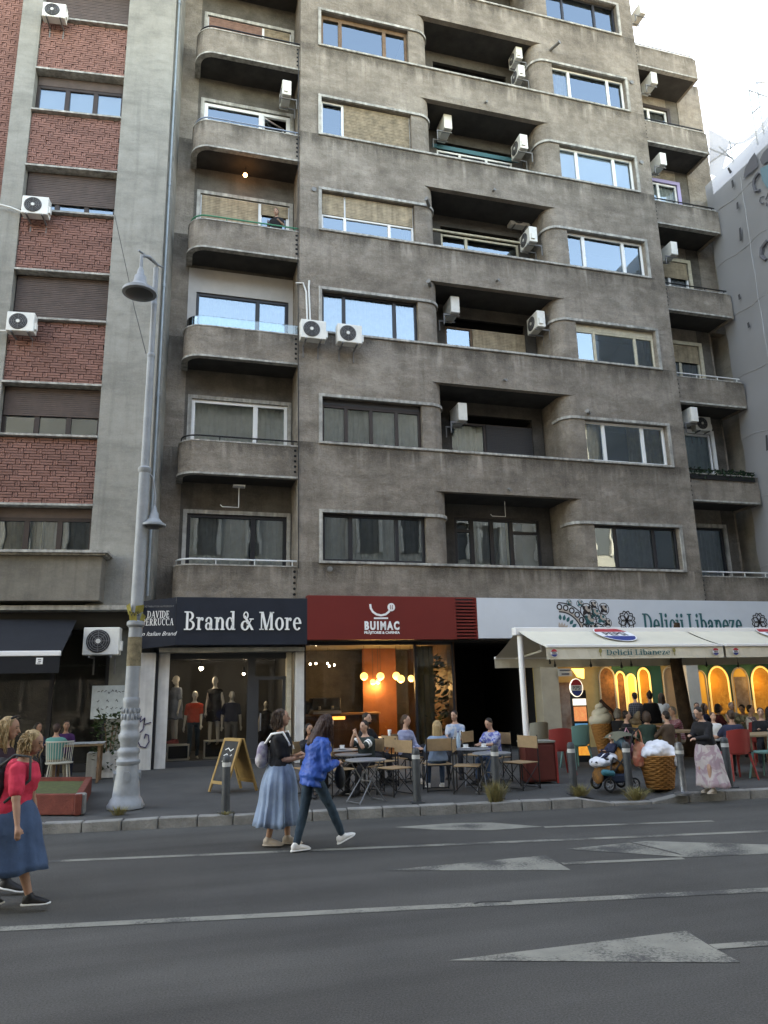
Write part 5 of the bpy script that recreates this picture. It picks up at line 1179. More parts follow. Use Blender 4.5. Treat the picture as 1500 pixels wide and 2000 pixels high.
mb.build('torn_poster', yb, sl_, recalc=False)
MB().lathe([(.1095, 2.1), (.1085, 2.55)], seg=20, caps=False).build('old_tape', mat('tape_residue', (.16, .13, .08), .9, var=.5, vs=12), sl_)
text('WS', .1, sl_, 'poster_print', pep_k, (-.02, -.15, zz-.04), ext=.002)

# ------------------------------------------------------------ bollards
bol_m = mat('bollard_grey', (.05, .055, .058), .55, .2, var=.2, vs=6); band_m = mat('bollard_band', (.42, .42, .4), .6, var=.2, vs=12)
def make_bollard():
    t = thing('bollard', 'x', 'bollard', group='bollards along the kerb'); MB().lathe([(.06, 0), (.06, .72), (.055, .76), (.035, .785), (.01, .79)], seg=20).build('post', bol_m, t, smooth=True); MB().lathe([(.0615, .63), (.0615, .69)], seg=20, caps=False).build('reflective_band', band_m, t); MB().box(-.1, .1, -.1, .1, 0, .02).build('base_plate', bol_m, t); return t
B0 = make_bollard(); first = True
for px, py, lab in ((440, 1588, 'grey bollard in front of the folding yellow-framed board'), (815, 1568, 'grey bollard with white band in front of the seated woman in striped shirt'), (971, 1560, 'grey bollard with dried weeds at its foot before a round table'), (1122, 1552, 'grey bollard in front of the red plastic chair and light box'), (1231, 1552, 'grey bollard just right of the stroller, with hanging bags behind'), (1426, 1538, 'grey bollard in front of the red chair with the man in navy')):
    p = gp(px, py)
    if first: o = B0; o.location = p; o['label'] = lab; first = False
    else: o = dup(B0, p, 0, lab)
    o.rotation_euler.z = random.uniform(-.3, .3)
p = gp(1336, 1552); t = thing('bollard', 'worn silvery bollard with round base plate between the waffle bin and the woman', 'bollard', p, group='bollards along the kerb')
sv_m = mat('worn_steel', (.14, .145, .15), .4, .5, var=.35, vs=9)
MB().lathe([(.14, 0), (.14, .03), (.06, .045), (.052, .06), (.05, .55), (.065, .58), (.066, .7), (.05, .76), (.01, .775)], seg=20).build('post', sv_m, t, smooth=True); MB().lathe([(.0675, .6), (.0675, .65)], seg=20, caps=False).build('reflective_band', band_m, t)
# weeds
weed_m = mat('dry_weed', (.26, .2, .08), .9, c2=(.11, .11, .04), vs=14)
def weed(px, py, n, h, r, lab):
    p = gp(px, py); t = thing('weed_tuft', lab, 'weeds', p, group='weeds at the kerb'); mb = MB(); random.seed(px)
    for i in range(n):
        a = random.random()*6.28; q = r*random.random()**.7; b0 = Vector((q*.6*math.cos(a), q*.4*math.sin(a), 0)); tip = Vector((q*1.5*math.cos(a), q*1.1*math.sin(a), h*random.uniform(.35, 1))); w_ = Vector((-math.sin(a), math.cos(a), 0))*.0035
        mid = (b0+tip)/2+Vector((0, 0, h*.15)); mb.add([b0-w_, b0+w_, mid+w_, mid-w_, tip], [(0, 1, 2, 3), (3, 2, 4)])
    mb.build('blades', weed_m, t, recalc=False); return t
weed(968, 1566, 260, .34, .2, 'yellowed weed tuft at the foot of the bollard before the round table'); weed(1133, 1555, 200, .2, .2, 'low dry weed tuft beside the bollard by the red chair'); weed(1243, 1562, 220, .2, .22, 'low green-yellow weed tuft at the kerb by the stroller'); weed(232, 1592, 120, .14, .16, 'small yellowing weeds at the lamp post base'); weed(272, 1578, 60, .1, .1, 'small dark weeds right of the lamp post base'); weed(440, 1592, 60, .06, .1, 'tiny weeds round the bollard before the folding board')
# ------------------------------------------------------------ planter, pot, board
red_b = mat('red_planter', (.14, .035, .025), .85, var=.35, vs=4, bump=.3); 
a, b_, c = gp(40, 1592), gp(158, 1593), gp(178, 1547)
pt = thing('brick_planter', 'low chipped red planter box with a grey corner on the pavement', 'planter', a)
e1 = b_-a; e2 = c-b_; q = [Vector((0, 0, 0)), e1, e1+e2, e2-e1*.3]
for v in q: v.z = 0
def wall2(p_, r_, h): d = (r_-p_).normalized(); n_ = Vector((-d.y, d.x, 0))*.1; return MB().prism([p_[:2], r_[:2], (r_+n_)[:2], (p_+n_)[:2]], 0, h)
H0 = at(158, 1552, b_.y).z-b_.z
wall2(q[0], q[1]-e1*.12, H0).build('front_wall', red_b, pt, bevel=.01); wall2(q[1], q[2], H0).build('end_wall', red_b, pt, bevel=.01); wall2(q[2], q[3], H0).build('back_wall', red_b, pt); MB().box(0, .16, -.012, .12, 0, H0+.006).build('patched_corner', kerb_m, pt, bevel=.02).location = q[1]-e1*.13
MB().add([(v.x, v.y, H0-.06) for v in q], [(0, 1, 2, 3)]).build('soil', mat('soil', (.05, .05, .025), .95, c2=(.08, .1, .03), vs=12), pt, recalc=False)
gpz = gp(208, 1520); sp_ = leafy('potted_shrub', 'leafy shrub in a pale grey box planter beside the lamp post', (gpz.x, gpz.y+.2, gpz.z), 1.25, 420, .36, .12, leaf_d, pot=(-.4, .4, -.2, .2, 0, .5))
ab = gp(440, 1550); wy = mat('yellow_wood', (.3, .18, .06), .6, var=.2, vs=8); chalk = mat('chalkboard', (.02, .02, .02), .8, c2=(.05, .05, .05), vs=4)
an = thing('sandwich_board', 'yellow wood framed folding chalkboard sign standing open on the pavement', 'sign board', gp(455, 1545), R(-62))
for s_ in (-1, 1):
    M = Matrix.Translation((0, s_*.32, 0)) @ Matrix.Rotation(R(19)*s_, 4, 'X'); mb = MB(); hh = .92
    mb.box(-.27, -.22, -.015, .015, 0, hh, M).box(.22, .27, -.015, .015, 0, hh, M).box(-.22, .22, -.015, .015, hh-.05, hh, M).box(-.22, .22, -.015, .015, .14, .19, M); f = mb.build('frame', wy, an)
    MB().box(-.22, .22, -.006, .006, .19, hh-.05, M).build('panel', chalk if s_ < 0 else wy, f)
mb = MB(); M = Matrix.Translation((0, -.32, 0)) @ Matrix.Rotation(R(-19), 4, 'X')
for i in range(3):
    z = .72-i*.1; s2 = MB(); strokes(s2, [(-.12, z), (-.04, z+.03), (.05, z-.02), (.12, z+.02)], .012, -.011, -.0065); mb.add([M @ Vector(v) for v in s2.v], s2.f)
mb.build('chalk_marks', let_w, an)
# ------------------------------------------------------------ café tables and chairs
tab_m = mat('table_grey', (.2, .21, .22), .45, .2); tab_l = mat('table_leg', (.15, .155, .16), .4, .5)
def make_table():
    t = thing('cafe_table', 'x', 'table', group='round folding café tables'); h = .62
    MB().lathe([(.3, h-.02), (.315, h-.015), (.315, h), (.3, h+.004)], seg=32).build('top', tab_m, t, smooth=True)
    for s_ in (-1, 1):
        MB().tube([(-.24, s_*.18, 0), (.2, s_*.12, h-.02)], .011, 6).build('leg', tab_l, t, smooth=True); MB().tube([(.24, s_*.18, 0), (-.2, s_*.12, h-.02)], .011, 6).build('leg', tab_l, t, smooth=True)
    MB().tube([(-.24, -.18, .02), (-.24, .18, .02)], .009, 6).tube([(.24, -.18, .02), (.24, .18, .02)], .009, 6).tube([(0, -.15, h/2), (0, .15, h/2)], .009, 6).build('crossbar', tab_l, t)
    return t
T0 = make_table(); T0['label'] = 'frontmost grey round café table, empty, left of two tan folding chairs'
def on_pave(px, py_obj, hz):
    """stand a thing so that a point hz above the pavement shows at this picture point"""
    z = .15
    for _ in range(5):
        p = gd(px, py_obj, z+hz); z = pave_z(p.x, p.y)
    return Vector((p.x, p.y, z))
T0.location = on_pave(714, 1483, .62); T0.rotation_euler.z = R(20)
TB = dup(T0, on_pave(690, 1472.5, .62), R(50), 'second grey round café table, partly behind the frontmost one')
TC = dup(T0, on_pave(667, 1464, .62), R(-10), 'grey round café table with a small cup behind the woman in blue')
TD = dup(T0, on_pave(960, 1470, .62), R(30), 'empty grey round café table in front of the man in a patterned shirt')
TE = dup(T0, on_pave(925, 1462, .62), R(70), 'grey round café table with cups and a bottle between seated people')
TF = dup(T0, on_pave(752, 1440, .62), R(0), 'café table with a white paper cup beside the woman in striped shirt')
tan = mat('tan_canvas', (.27, .18, .1), .85, var=.15, vs=7, bump=.15)
def make_chair():
    t = thing('folding_chair', 'x', 'chair', group='tan folding café chairs'); w_ = .22
    for s_ in (-1, 1):
        MB().tube([(s_*w_, .2, 0), (s_*w_, .2, .86)], .011, 6).build('back_post', black_m, t, smooth=True)
        MB().tube([(s_*w_, -.2, 0), (s_*w_, -.2, .42)], .011, 6).build('leg', black_m, t, smooth=True)
        MB().tube([(s_*w_, .2, .02), (s_*w_, -.2, .41)], .008, 6).tube([(s_*w_, -.2, .02), (s_*w_, .2, .41)], .008, 6).build('cross_brace', black_m, t)
    MB().tube([(-w_, -.2, .02), (w_, -.2, .02)], .009, 6).tube([(-w_, .2, .02), (w_, .2, .02)], .009, 6).tube([(-w_, -.2, .41), (w_, -.2, .41)], .009, 6).tube([(-w_, .2, .41), (w_, .2, .41)], .009, 6).build('stretcher', black_m, t)
    MB().box(-w_, w_, -.22, .2, .415, .43).build('seat', tan, t, bevel=.005); MB().box(-w_-.012, w_+.012, .185, .2, .64, .84).build('backrest', tan, t, bevel=.005); return t
C0 = make_chair()
def chair(px, py, rz, lab, first=False, at_=None):
    p = at_ if at_ is not None else gp(px, py)
    if first: C0.location = p; C0.rotation_euler.z = R(rz); C0['label'] = lab; return C0
    return dup(C0, p, R(rz), lab)
chair(772, 1553, -68, 'tan folding chair right of the frontmost grey table, nearest the kerb', True)
chair(746, 1536, -68, 'tan folding chair just behind the nearest one at the frontmost table')
chair(662, 1556, 100, 'tan folding chair left of the frontmost table, half behind the woman in blue')
chair(652, 1535, 100, 'tan folding chair behind the blue jacket, beside the cup table')
chair(914, 1548, 62, 'empty tan folding chair facing right with weeds at its side')
chair(1020, 1540, -70, 'empty tan folding chair facing left beside the red wooden cabinet')
chair(935, 1520, 40, 'tan folding chair half hidden behind the cups table by the patterned shirt')
# cups, bottle
def cup(px, py, Y, z, lab):
    t = thing('coffee_cup', lab, 'cup', (pr(px, py)*Y, Y, z), group='cups on the café tables'); MB().lathe([(.025, 0), (.04, .015), (.045, .06), (.04, .06), (.035, .02)], seg=14).build('bowl', let_w, t, smooth=True); MB().lathe([(.03, -.008), (.075, .004), (.075, .008), (.03, 0)], seg=16).build('saucer', let_w, t, smooth=True); return t
ft = lambda t: (t.location.y, t.location.z+.635)
cup(668, 1460, *ft(TC), 'small white cup on the table behind the woman in blue'); cup(945, 1458, *ft(TE), 'white cup on a saucer in front of the man in patterned shirt'); cup(910, 1463, *ft(TE), 'white cup at the left of the shared table by the bottle')
Y, z = ft(TF); t = thing('paper_cup', 'tall white paper cup on the back café table', 'cup', (pr(761, 1440)*Y, Y, z)); MB().lathe([(.03, 0), (.042, .12), (.044, .125), (.038, .14)], seg=14).build('cup', let_w, t, smooth=True)
Y, z = ft(TE); t = thing('water_bottle', 'clear water bottle standing on the shared café table', 'bottle', (pr(900, 1460)*Y, Y+.1, z)); MB().lathe([(.033, 0), (.035, .15), (.03, .19), (.014, .23), (.014, .26)], seg=14).build('bottle', mat('bottle_blue', (.3, .4, .48), .15), t, smooth=True); MB().lathe([(.016, .26), (.016, .28)], seg=10).build('cap', pep_b, t)
# ---- plastic chairs
def plastic_chair(px, py, rz, m, lab):
    t = thing('plastic_chair', lab, 'chair', gp(px, py), R(rz), group='plastic terrace chairs')
    MB().loft([((0, 0, .43), (.24, 0, 0), (0, .23, 0)), ((0, 0, .46), (.24, 0, 0), (0, .23, 0))], 20).build('seat', m, t, bevel=.004)
    bk_ = MB(); n = 8
    for i in range(n+1):
        u = -1+2*i/n; y = .22-.1*u*u; bk_.v += [(.23*u, y, .46), (.22*u, y+.06, .86-.03*u*u), (.22*u, y+.085, .86-.03*u*u), (.23*u, y+.025, .46)]
    for i in range(n):
        for j in range(4): bk_.f.append((4*i+j, 4*i+(j+1) % 4, 4*i+4+(j+1) % 4, 4*i+4+j))
    bk_.f += [(0, 1, 2, 3), (4*n+3, 4*n+2, 4*n+1, 4*n)]; bk_.build('backrest', m, t, smooth=True)
    for sx in (-1, 1):
        for sy in (-1, 1): MB().tube([(sx*.18, sy*.17, .44), (sx*.24, sy*.25, 0)], [.024, .015], 8).build('leg', m, t, smooth=True)
    return t
red_c = mat('red_plastic', (.27, .035, .03), .5); teal_c = mat('teal_plastic', (.12, .25, .22), .5); beige_c = mat('beige_plastic', (.3, .29, .24), .5)
plastic_chair(1094, 1512, 170, red_c, 'red plastic chair with its back to the street beside the lit totem'); plastic_chair(1128, 1500, 190, teal_c, 'pale teal plastic chair in front of the lit totem'); plastic_chair(1050, 1488, 180, beige_c, 'beige plastic chair behind the red wooden cabinet')
plastic_chair(1440, 1522, 175, red_c, 'red plastic chair under the man in navy, back to the street'); plastic_chair(1478, 1492, 180, red_c, 'red plastic chair farther back near the right edge, behind the man in navy'); plastic_chair(1506, 1520, 200, teal_c, 'teal plastic chair cut by the right edge of the picture')
# ---- terrace tables (wood)
oak = mat('oak_top', (.28, .2, .12), .6, var=.2, vs=4, streak=.2)
def wood_table(px, py, w_, d, lab, rz=0):
    t = thing('terrace_table', lab, 'table', gp(px, py), R(rz), group='wooden terrace tables'); MB().box(-w_/2, w_/2, -d/2, d/2, .68, .72).build('top', oak, t, bevel=.006)
    for sx in (-1, 1):
        for sy in (-1, 1): MB().box(sx*(w_/2-.06)-.025, sx*(w_/2-.06)+.025, sy*(d/2-.06)-.025, sy*(d/2-.06)+.025, 0, .68).build('leg', brown_wood, t)
    return t
wood_table(1310, 1500, 1.1, .7, 'oak topped table behind the waffle bin, before the man in red plaid'); wood_table(1240, 1488, .9, .7, 'wooden table with paper wrappings behind the stroller'); wood_table(1490, 1512, 1.0, .7, 'pale wooden table at the right edge beside the teal chair')
cab = thing('cabinet', 'low dark red wooden cabinet beside the white awning post', 'cabinet', gp(1052, 1528), R(-8)); rdw = mat('red_wood', (.1, .02, .015), .6, var=.2, vs=3)
MB().box(-.27, .27, -.2, .2, .03, .68).build('carcass', rdw, cab, bevel=.008); MB().box(-.29, .29, -.22, .22, .68, .71).build('top', mat('grey_top', (.2, .2, .17), .6), cab); MB().box(-.24, .24, -.215, -.201, .06, .64).build('door', rdw, cab, bevel=.004); MB().box(.27, .3, -.22, -.17, 0, .7).build('edge_strip', red_c, cab)
bn = thing('bench', 'yellow-brown wooden counter bench below the person in a black jacket', 'bench', gp(1277, 1492)); MB().box(-.45, .45, -.2, .2, .42, .8).build('front', mat('ochre_wood', (.25, .15, .05), .6, var=.2), bn, bevel=.01); MB().box(-.42, .42, -.18, .18, 0, .42).build('plinth', brown_wood, bn)
# ------------------------------------------------------------ drink totem, ice creams
tp = gp(1140, 1487); tt = thing('drink_totem', 'tall black light box with a round soft drink sign and three lit food pictures', 'light box', tp, R(-24))
hT = at(1135, 1330, tp.y).z-tp.z
tt.scale = (.72, .9, 1)
MB().box(-.22, .22, -.14, .3, 0, hT-.2).build('case', black_m, tt, bevel=.01)
rd = at(1133, 1343, tp.y).z-tp.z
dsk = MB(); Mx = Matrix.Translation((-.06, -.16, rd)) @ Matrix.Rotation(R(90), 4, 'X'); q = MB().lathe([(.19, -.1), (.2, -.08), (.2, .03), (.19, .05)], seg=32); dsk.add([Mx @ Vector(v) for v in q.v], q.f); dsk.build('round_sign', mat('sign_glow', (.8, .8, .8), .4, emit=(1, 1, 1), es=.12), tt)
pepsi(tt, Vector((-.06, -.213, rd)), .18, .19)
MB().box(-.2, .2, -.16, -.141, rd-.38, rd-.24).build('price_strip', mat('strip_glow', (.7, .72, .74), .4, emit=(.9, .95, 1), es=.1), tt)
for i, (c1, c2) in enumerate((((.55, .25, .12), (.5, .03, .03)), ((.05, .22, .45), (.03, .15, .4)), ((.6, .3, .06), (.35, .04, .02)))):
    z = rd-.72-i*.36; o = MB().box(-.19, .19, -.158, -.142, z, z+.31).build('food_picture', mat('food_print_%d' % i, c1, .4, c2=c2, vs=5, emit=c1, es=.08), tt)
    if i == 1: MB().front([(-.0, z+.03), (.05, z+.16), (.07, z+.24), (0, z+.28), (-.07, z+.24), (-.05, z+.16)], -.164, -.159).build('printed_cone', mat('print_yellow', (.6, .42, .12), .5), tt)
waf = mat('waffle', (.3, .13, .035), .75, var=.15, vs=8)
N, L, b = nodes_of(waf); tc = N.new('ShaderNodeTexCoord'); hs = []
for sgn in (1, -1):
    mp = N.new('ShaderNodeMapping'); mp.inputs['Rotation'].default_value = (0, R(32*sgn), R(0)); L.new(tc.outputs['Object'], mp.inputs[0]); wv = N.new('ShaderNodeTexWave'); wv.inputs['Scale'].default_value = 5.5; wv.bands_direction = 'Z'; L.new(mp.outputs[0], wv.inputs['Vector']); hs.append(wv.outputs[1])
mm = N.new('ShaderNodeMath'); mm.operation = 'MAXIMUM'; L.new(hs[0], mm.inputs[0]); L.new(hs[1], mm.inputs[1]); bp = N.new('ShaderNodeBump'); bp.inputs['Strength'].default_value = .8; bp.inputs['Distance'].default_value = .02; L.new(mm.outputs[0], bp.inputs['Height']); L.new(bp.outputs[0], b.inputs['Normal'])
cream_i = mat('ice_cream_white', (.55, .52, .42), .5, var=.12, vs=6); choc = mat('chocolate', (.03, .015, .01), .3)
ip = gp(1196, 1488); Yc = ip.y; zt_ = at(1172, 1368, Yc).z-ip.z; zr_ = at(1172, 1415, Yc).z-ip.z
ic = thing('giant_ice_cream', 'giant ice cream cone model with white swirl and chocolate sauce by the light box', 'display model', (pr(1178, 1440)*Yc, Yc, ip.z))
MB().lathe([(.05, 0), (.11, .1), (.24, zr_-.05), (.235, zr_+.02)], seg=24).build('cone', waf, ic, smooth=True)
sw = MB(); n = 60; pts = []; rr = []
for i in range(n+1):
    t = i/n; a = t*math.pi*6.4; R0 = .17*(1-t)**.75; pts.append((R0*math.cos(a), R0*math.sin(a), zr_+.02+(zt_-zr_-.05)*t)); rr.append(.115*(1-t)**.6+.015)
sw.tube(pts, rr, 12); sw.ball((0, 0, zr_+.08), (.22, .22, .14)); sw.build('swirl', cream_i, ic, smooth=True)
MB().tube([(0, -.02, zt_), (.06, -.12, zt_-.12), (.15, -.2, zt_-.22), (.22, -.17, zt_-.33), (.26, -.1, zt_-.45)], [.04, .04, .035, .03, .02], 8).build('sauce', choc, ic, smooth=True)
bp_ = gp(1290, 1540); wb = thing('waffle_bin', 'large waffle cone shaped bin stuffed with white plastic bags', 'bin', bp_)
MB().lathe([(.2, 0), (.22, .02), (.3, .5), (.315, .52), (.3, .53), (.28, .5)], seg=28).build('cone', waf, wb, smooth=True)
TMP = bpy.data.scenes.new('workbench')            # scratch scene for growing skins, removed at the end
def remesh(mb, vox, it=5, name='m', m=None, parent=None, disp=0):
    me = mb.mesh(name); o = bpy.data.objects.new(name, me); TMP.collection.objects.link(o)
    r = o.modifiers.new('r', 'REMESH'); r.mode = 'VOXEL'; r.voxel_size = vox
    s_ = o.modifiers.new('s', 'SMOOTH'); s_.factor = .5; s_.iterations = it
    if disp:
        tx = bpy.data.textures.new('n', 'CLOUDS'); tx.noise_scale = disp[1]; d = o.modifiers.new('d', 'DISPLACE'); d.texture = tx; d.strength = disp[0]; d.mid_level = .5
    vl = TMP.view_layers[0]; vl.update(); dg = vl.depsgraph; e = bpy.data.meshes.new_from_object(o.evaluated_get(dg)); bpy.data.objects.remove(o); bpy.data.meshes.remove(me)
    e.polygons.foreach_set('use_smooth', [True]*len(e.polygons)); e.materials.clear()
    if m: e.materials.append(m)
    q = bpy.data.objects.new(name, e); col.objects.link(q); q.parent = parent; return q
bagw = mat('white_plastic_bag', (.62, .64, .68), .5, var=.08, vs=6)
mb = MB().ball((.03, 0, .6), (.26, .22, .16)).ball((-.18, -.05, .56), (.16, .15, .1)).ball((.18, -.1, .54), (.12, .14, .13)).ball((.2, -.24, .44), (.07, .06, .1)); remesh(mb, .02, 3, 'bags', bagw, wb, (.07, .09))
# ------------------------------------------------------------ stroller
s0 = gp(1200, 1543); stl = thing('stroller', 'baby stroller with blue hood, white blanket and orange patterned seat on the kerb', 'stroller', s0, R(0))
bluef = mat('stroller_blue', (.1, .2, .3), .8, var=.15); navyf = mat('stroller_navy', (.03, .045, .08), .8); orn = mat('orange_print', (.4, .17, .03), .8, c2=(.05, .035, .03), vs=9); tealp = mat('stroller_teal', (.02, .14, .17), .5); tyre = mat('tyre', (.015, .015, .015), .7)
def wheel(x, y, r, nm='wheel'):
    o = MB().tube([(x+r*.86*math.cos(2*math.pi*i/22), y, r+r*.86*math.sin(2*math.pi*i/22)) for i in range(22)], r*.15, 8, closed=True).build(nm, tyre, stl, smooth=True); q = MB().tube([(x+r*.62*math.cos(2*math.pi*i/20), y, r+r*.62*math.sin(2*math.pi*i/20)) for i in range(20)], r*.08, 6, closed=True); q.tube([(x, y-.03, r), (x, y+.03, r)], r*.22, 10)
    for i in range(5): a = i*1.2566; q.tube([(x, y, r), (x+r*.62*math.cos(a), y, r+r*.62*math.sin(a))], r*.07, 5)
    q.build('rim', metal_gal, o, smooth=True)
for y in (-.2, .2): wheel(-.2, y, .11); wheel(.26, y, .1)
mb = MB()
for y in (-.22, .22): mb.tube([(-.2, y, .12), (-.16, y, .4), (-.1, y, .52)], .013, 8).tube([(.26, y, .1), (.05, y, .42), (-.1, y, .52)], .013, 8).tube([(-.16, y, .25), (.2, y, .62), (.3, y, .88), (.4, y, .95)], .014, 8)
mb.tube([(.4, -.22, .95), (.4, .22, .95)], .016, 8).tube([(-.2, -.22, .5), (-.22, .22, .5)], .016, 8); mb.build('frame', black_m, stl, smooth=True)
remesh(MB().ball((-.12, 0, .34), (.2, .18, .07)).ball((.1, 0, .44), (.1, .19, .24)).ball((-.28, 0, .22), (.05, .16, .12)), .02, 4, 'seat', orn, stl)
remesh(MB().ball((-.22, 0, .44), (.17, .19, .09)).ball((-.05, 0, .5), (.15, .17, .08)), .018, 3, 'blanket', bagw, stl, (.05, .08))
hd = MB(); n = 10
for j in range(7):
    a = R(-10+j*18)
    for i in range(n+1):
        u = -1+2*i/n; rr_ = .36; hd.v.append((.14-rr_*math.cos(R(55)+a*.9)*.9+.06, .21*u, .55+rr_*math.sin(R(55)+a*.9)*(1-.18*u*u*u*u)))
hd.f = [(j*(n+1)+i, j*(n+1)+i+1, (j+1)*(n+1)+i+1, (j+1)*(n+1)+i) for j in range(6) for i in range(n)]; hd.build('hood', mat('hood_olive', (.1, .1, .07), .85), stl, smooth=True)
remesh(MB().ball((.21, 0, .68), (.05, .19, .2), M=Matrix.Rotation(R(-22), 4, 'Y')), .018, 3, 'backrest', bluef, stl)
MB().cap((-.28, -.2, .3), (-.14, -.2, .28), .05, .05).build('mudguard', tealp, stl, smooth=True); MB().box(-.15, .22, -.15, .15, .12, .26).build('basket', navyf, stl, bevel=.03)
def hang_bag(off, s_, m, lab):
    t = thing('shopping_bag', lab, 'bag', s0+Vector(off)); remesh(MB().loft([((0, 0, 0), (.1*s_, 0, 0), (0, .05*s_, 0)), ((0, 0, .12*s_), (.13*s_, 0, 0), (0, .07*s_, 0)), ((0, 0, .26*s_), (.1*s_, 0, 0), (0, .04*s_, 0)), ((0, 0, .33*s_), (.05*s_, 0, 0), (0, .03*s_, 0))]), .015, 3, 'sack', m, t, (.04, .06)); MB().tube([(-.05*s_, 0, .3*s_), (-.03*s_, 0, .46*s_), (0, 0, .52*s_), (.04*s_, 0, .45*s_), (.06*s_, 0, .3*s_)], .012, 6).build('handles', m, t, smooth=True); return t
hang_bag((.46, -.12, .36), 1.15, mat('bag_orange_print', (.5, .3, .2), .6, c2=(.55, .1, .06), vs=7), 'white and orange printed carrier bag hanging from the stroller handle'); hang_bag((.36, .05, .46), .95, mat('bag_pink', (.45, .28, .34), .6, c2=(.35, .1, .14), vs=8), 'pinkish thin plastic bag hanging behind the orange printed one')
wr = thing('paper_wrapping', 'crumpled white and brown paper wrapping on the table behind the stroller', 'paper', gp(1247, 1488)+Vector((0, 0, .74))); remesh(MB().ball((0, 0, .08), (.16, .12, .08)).ball((.08, 0, .2), (.07, .08, .12), M=Matrix.Rotation(R(30), 4, 'Y')), .02, 2, 'paper', mat('paper_wrap', (.4, .36, .28), .7, c2=(.2, .13, .07), vs=9), wr, (.06, .08))
cloth_t = wood_table(150, 1528, .9, .7, 'café table with a black and white cloth in front of the man in teal')
MB().box(-.47, .47, -.37, .37, .722, .732).build('tablecloth', mat('check_cloth', (.5, .5, .47), .8, c2=(.04, .04, .04), vs=7), cloth_t)
wc = mat('wire_cream', (.4, .38, .32), .5); wch = thing('wire_chair', 'cream wire-backed café chair under the man in teal', 'chair', gp(112, 1535), R(180))
MB().lathe([(.24, .4), (.25, .42), (.22, .43)], seg=20).build('seat', wc, wch, smooth=True); mb = MB()
for i in range(13): a = R(20+140*i/12); mb.tube([(.23*math.cos(a), .2*math.sin(a), .43), (.26*math.cos(a), .24*math.sin(a), .8)], .007, 5)
mb.tube([(.26*math.cos(R(20+140*i/12)), .24*math.sin(R(20+140*i/12)), .8) for i in range(13)], .013, 6); mb.build('backrest', wc, wch)
for sx in (-1, 1):
    for sy in (-1, 1): MB().tube([(sx*.15, sy*.15, .41), (sx*.2, sy*.2, 0)], .012, 6).build('leg', wc, wch)
# balcony odds and ends
gl = thing('balcony_lamp', 'bare lit orange bulb under the fourth floor balcony soffit', 'lamp', at(479, 342, 18.35)); MB().ball((0, 0, 0), .06, 12, 8).build('bulb', mat('bulb_orange', (1, .6, .3), .5, emit=(1, .5, .2), es=2.5), gl, smooth=True); MB().tube([(0, 0, .05), (0, 0, .25)], .01, 5).build('cord', black_m, gl)
for (px, py, rt, lab) in ((467, 950, BW, 'folded white drying rack under the second floor balcony at left'), (985, 972, BK, 'small white clothes rack under the loggia soffit of the first floor')):
    p = at(px, py, rt-.5); t = thing('drying_bracket', lab, 'rack', p); MB().box(-.15, .15, -.1, .1, -.02, .02).build('plate', white_pvc, t); MB().tube([(0, 0, 0), (0, 0, -.55), (-.4, 0, -.55), (-.45, 0, -.5)], .012, 6).build('arm', white_pvc, t)
gr = mat('box_plant', (.02, .045, .025), .8, var=.4, vs=9); p = at(1345, 928, BF+.06); bx_ = thing('flower_box', 'dark green trailing plants along a right bay balcony rail', 'plants', p); mb = MB(); random.seed(9)
for i in range(420):
    c = Vector((random.uniform(0, 2.3), random.uniform(-.12, .08), random.uniform(-.06, .22))); d = Vector((random.uniform(-1, 1), random.uniform(-1, .4), random.uniform(-1, 1))).normalized()*.09; s_ = d.cross(Vector((.3, .5, 1))).normalized()*.03; mb.add([c, c+d*.5+s_, c+d, c+d*.5-s_], [(0, 1, 2, 3)])
mb.build('foliage', gr, bx_, recalc=False); MB().box(0, 2.3, -.1, .05, -.12, .02).build('trough', black_m, bx_)
# ------------------------------------------------------------ people
V = Vector
skin_a = mat('skin_light', (.42, .25, .18), .55, var=.08, vs=9); skin_b = mat('skin_tan', (.33, .18, .12), .55, var=.08, vs=9); skin_m = mat('mannequin_white', (.5, .48, .44), .45)
def hair_mat(name, c, c2):
    m = mat(name, c, .5, c2=c2, vs=30, bump=.5, bs=70); N, L, b = nodes_of(m)
    for n in N:
        if n.type == 'TEX_NOISE':
            mp = N.new('ShaderNodeMapping'); mp.inputs['Scale'].default_value = (1, 1, .12); L.new(n.inputs['Vector'].links[0].from_socket, mp.inputs[0]); L.new(mp.outputs[0], n.inputs['Vector'])
    return m
h_dark = hair_mat('hair_dark', (.025, .016, .012), (.008, .006, .005)); h_brown = hair_mat('hair_brown', (.07, .04, .025), (.025, .015, .01)); h_blond = hair_mat('hair_blond', (.42, .3, .15), (.16, .1, .045)); h_grey = hair_mat('hair_grey', (.22, .2, .17), (.09, .08, .07)); h_ginger = hair_mat('hair_auburn', (.055, .026, .02), (.02, .01, .008))
eye_m = mat('eye_dark', (.02, .015, .012), .3); lip_m = mat('lips', (.3, .1, .08), .5)
def cloth(name, c, var=.12, c2=None, vs=6, bump=.35, bs=11, rough=.9): return mat(name, c, rough, var=var, c2=c2, vs=vs, bump=bump, bs=bs)
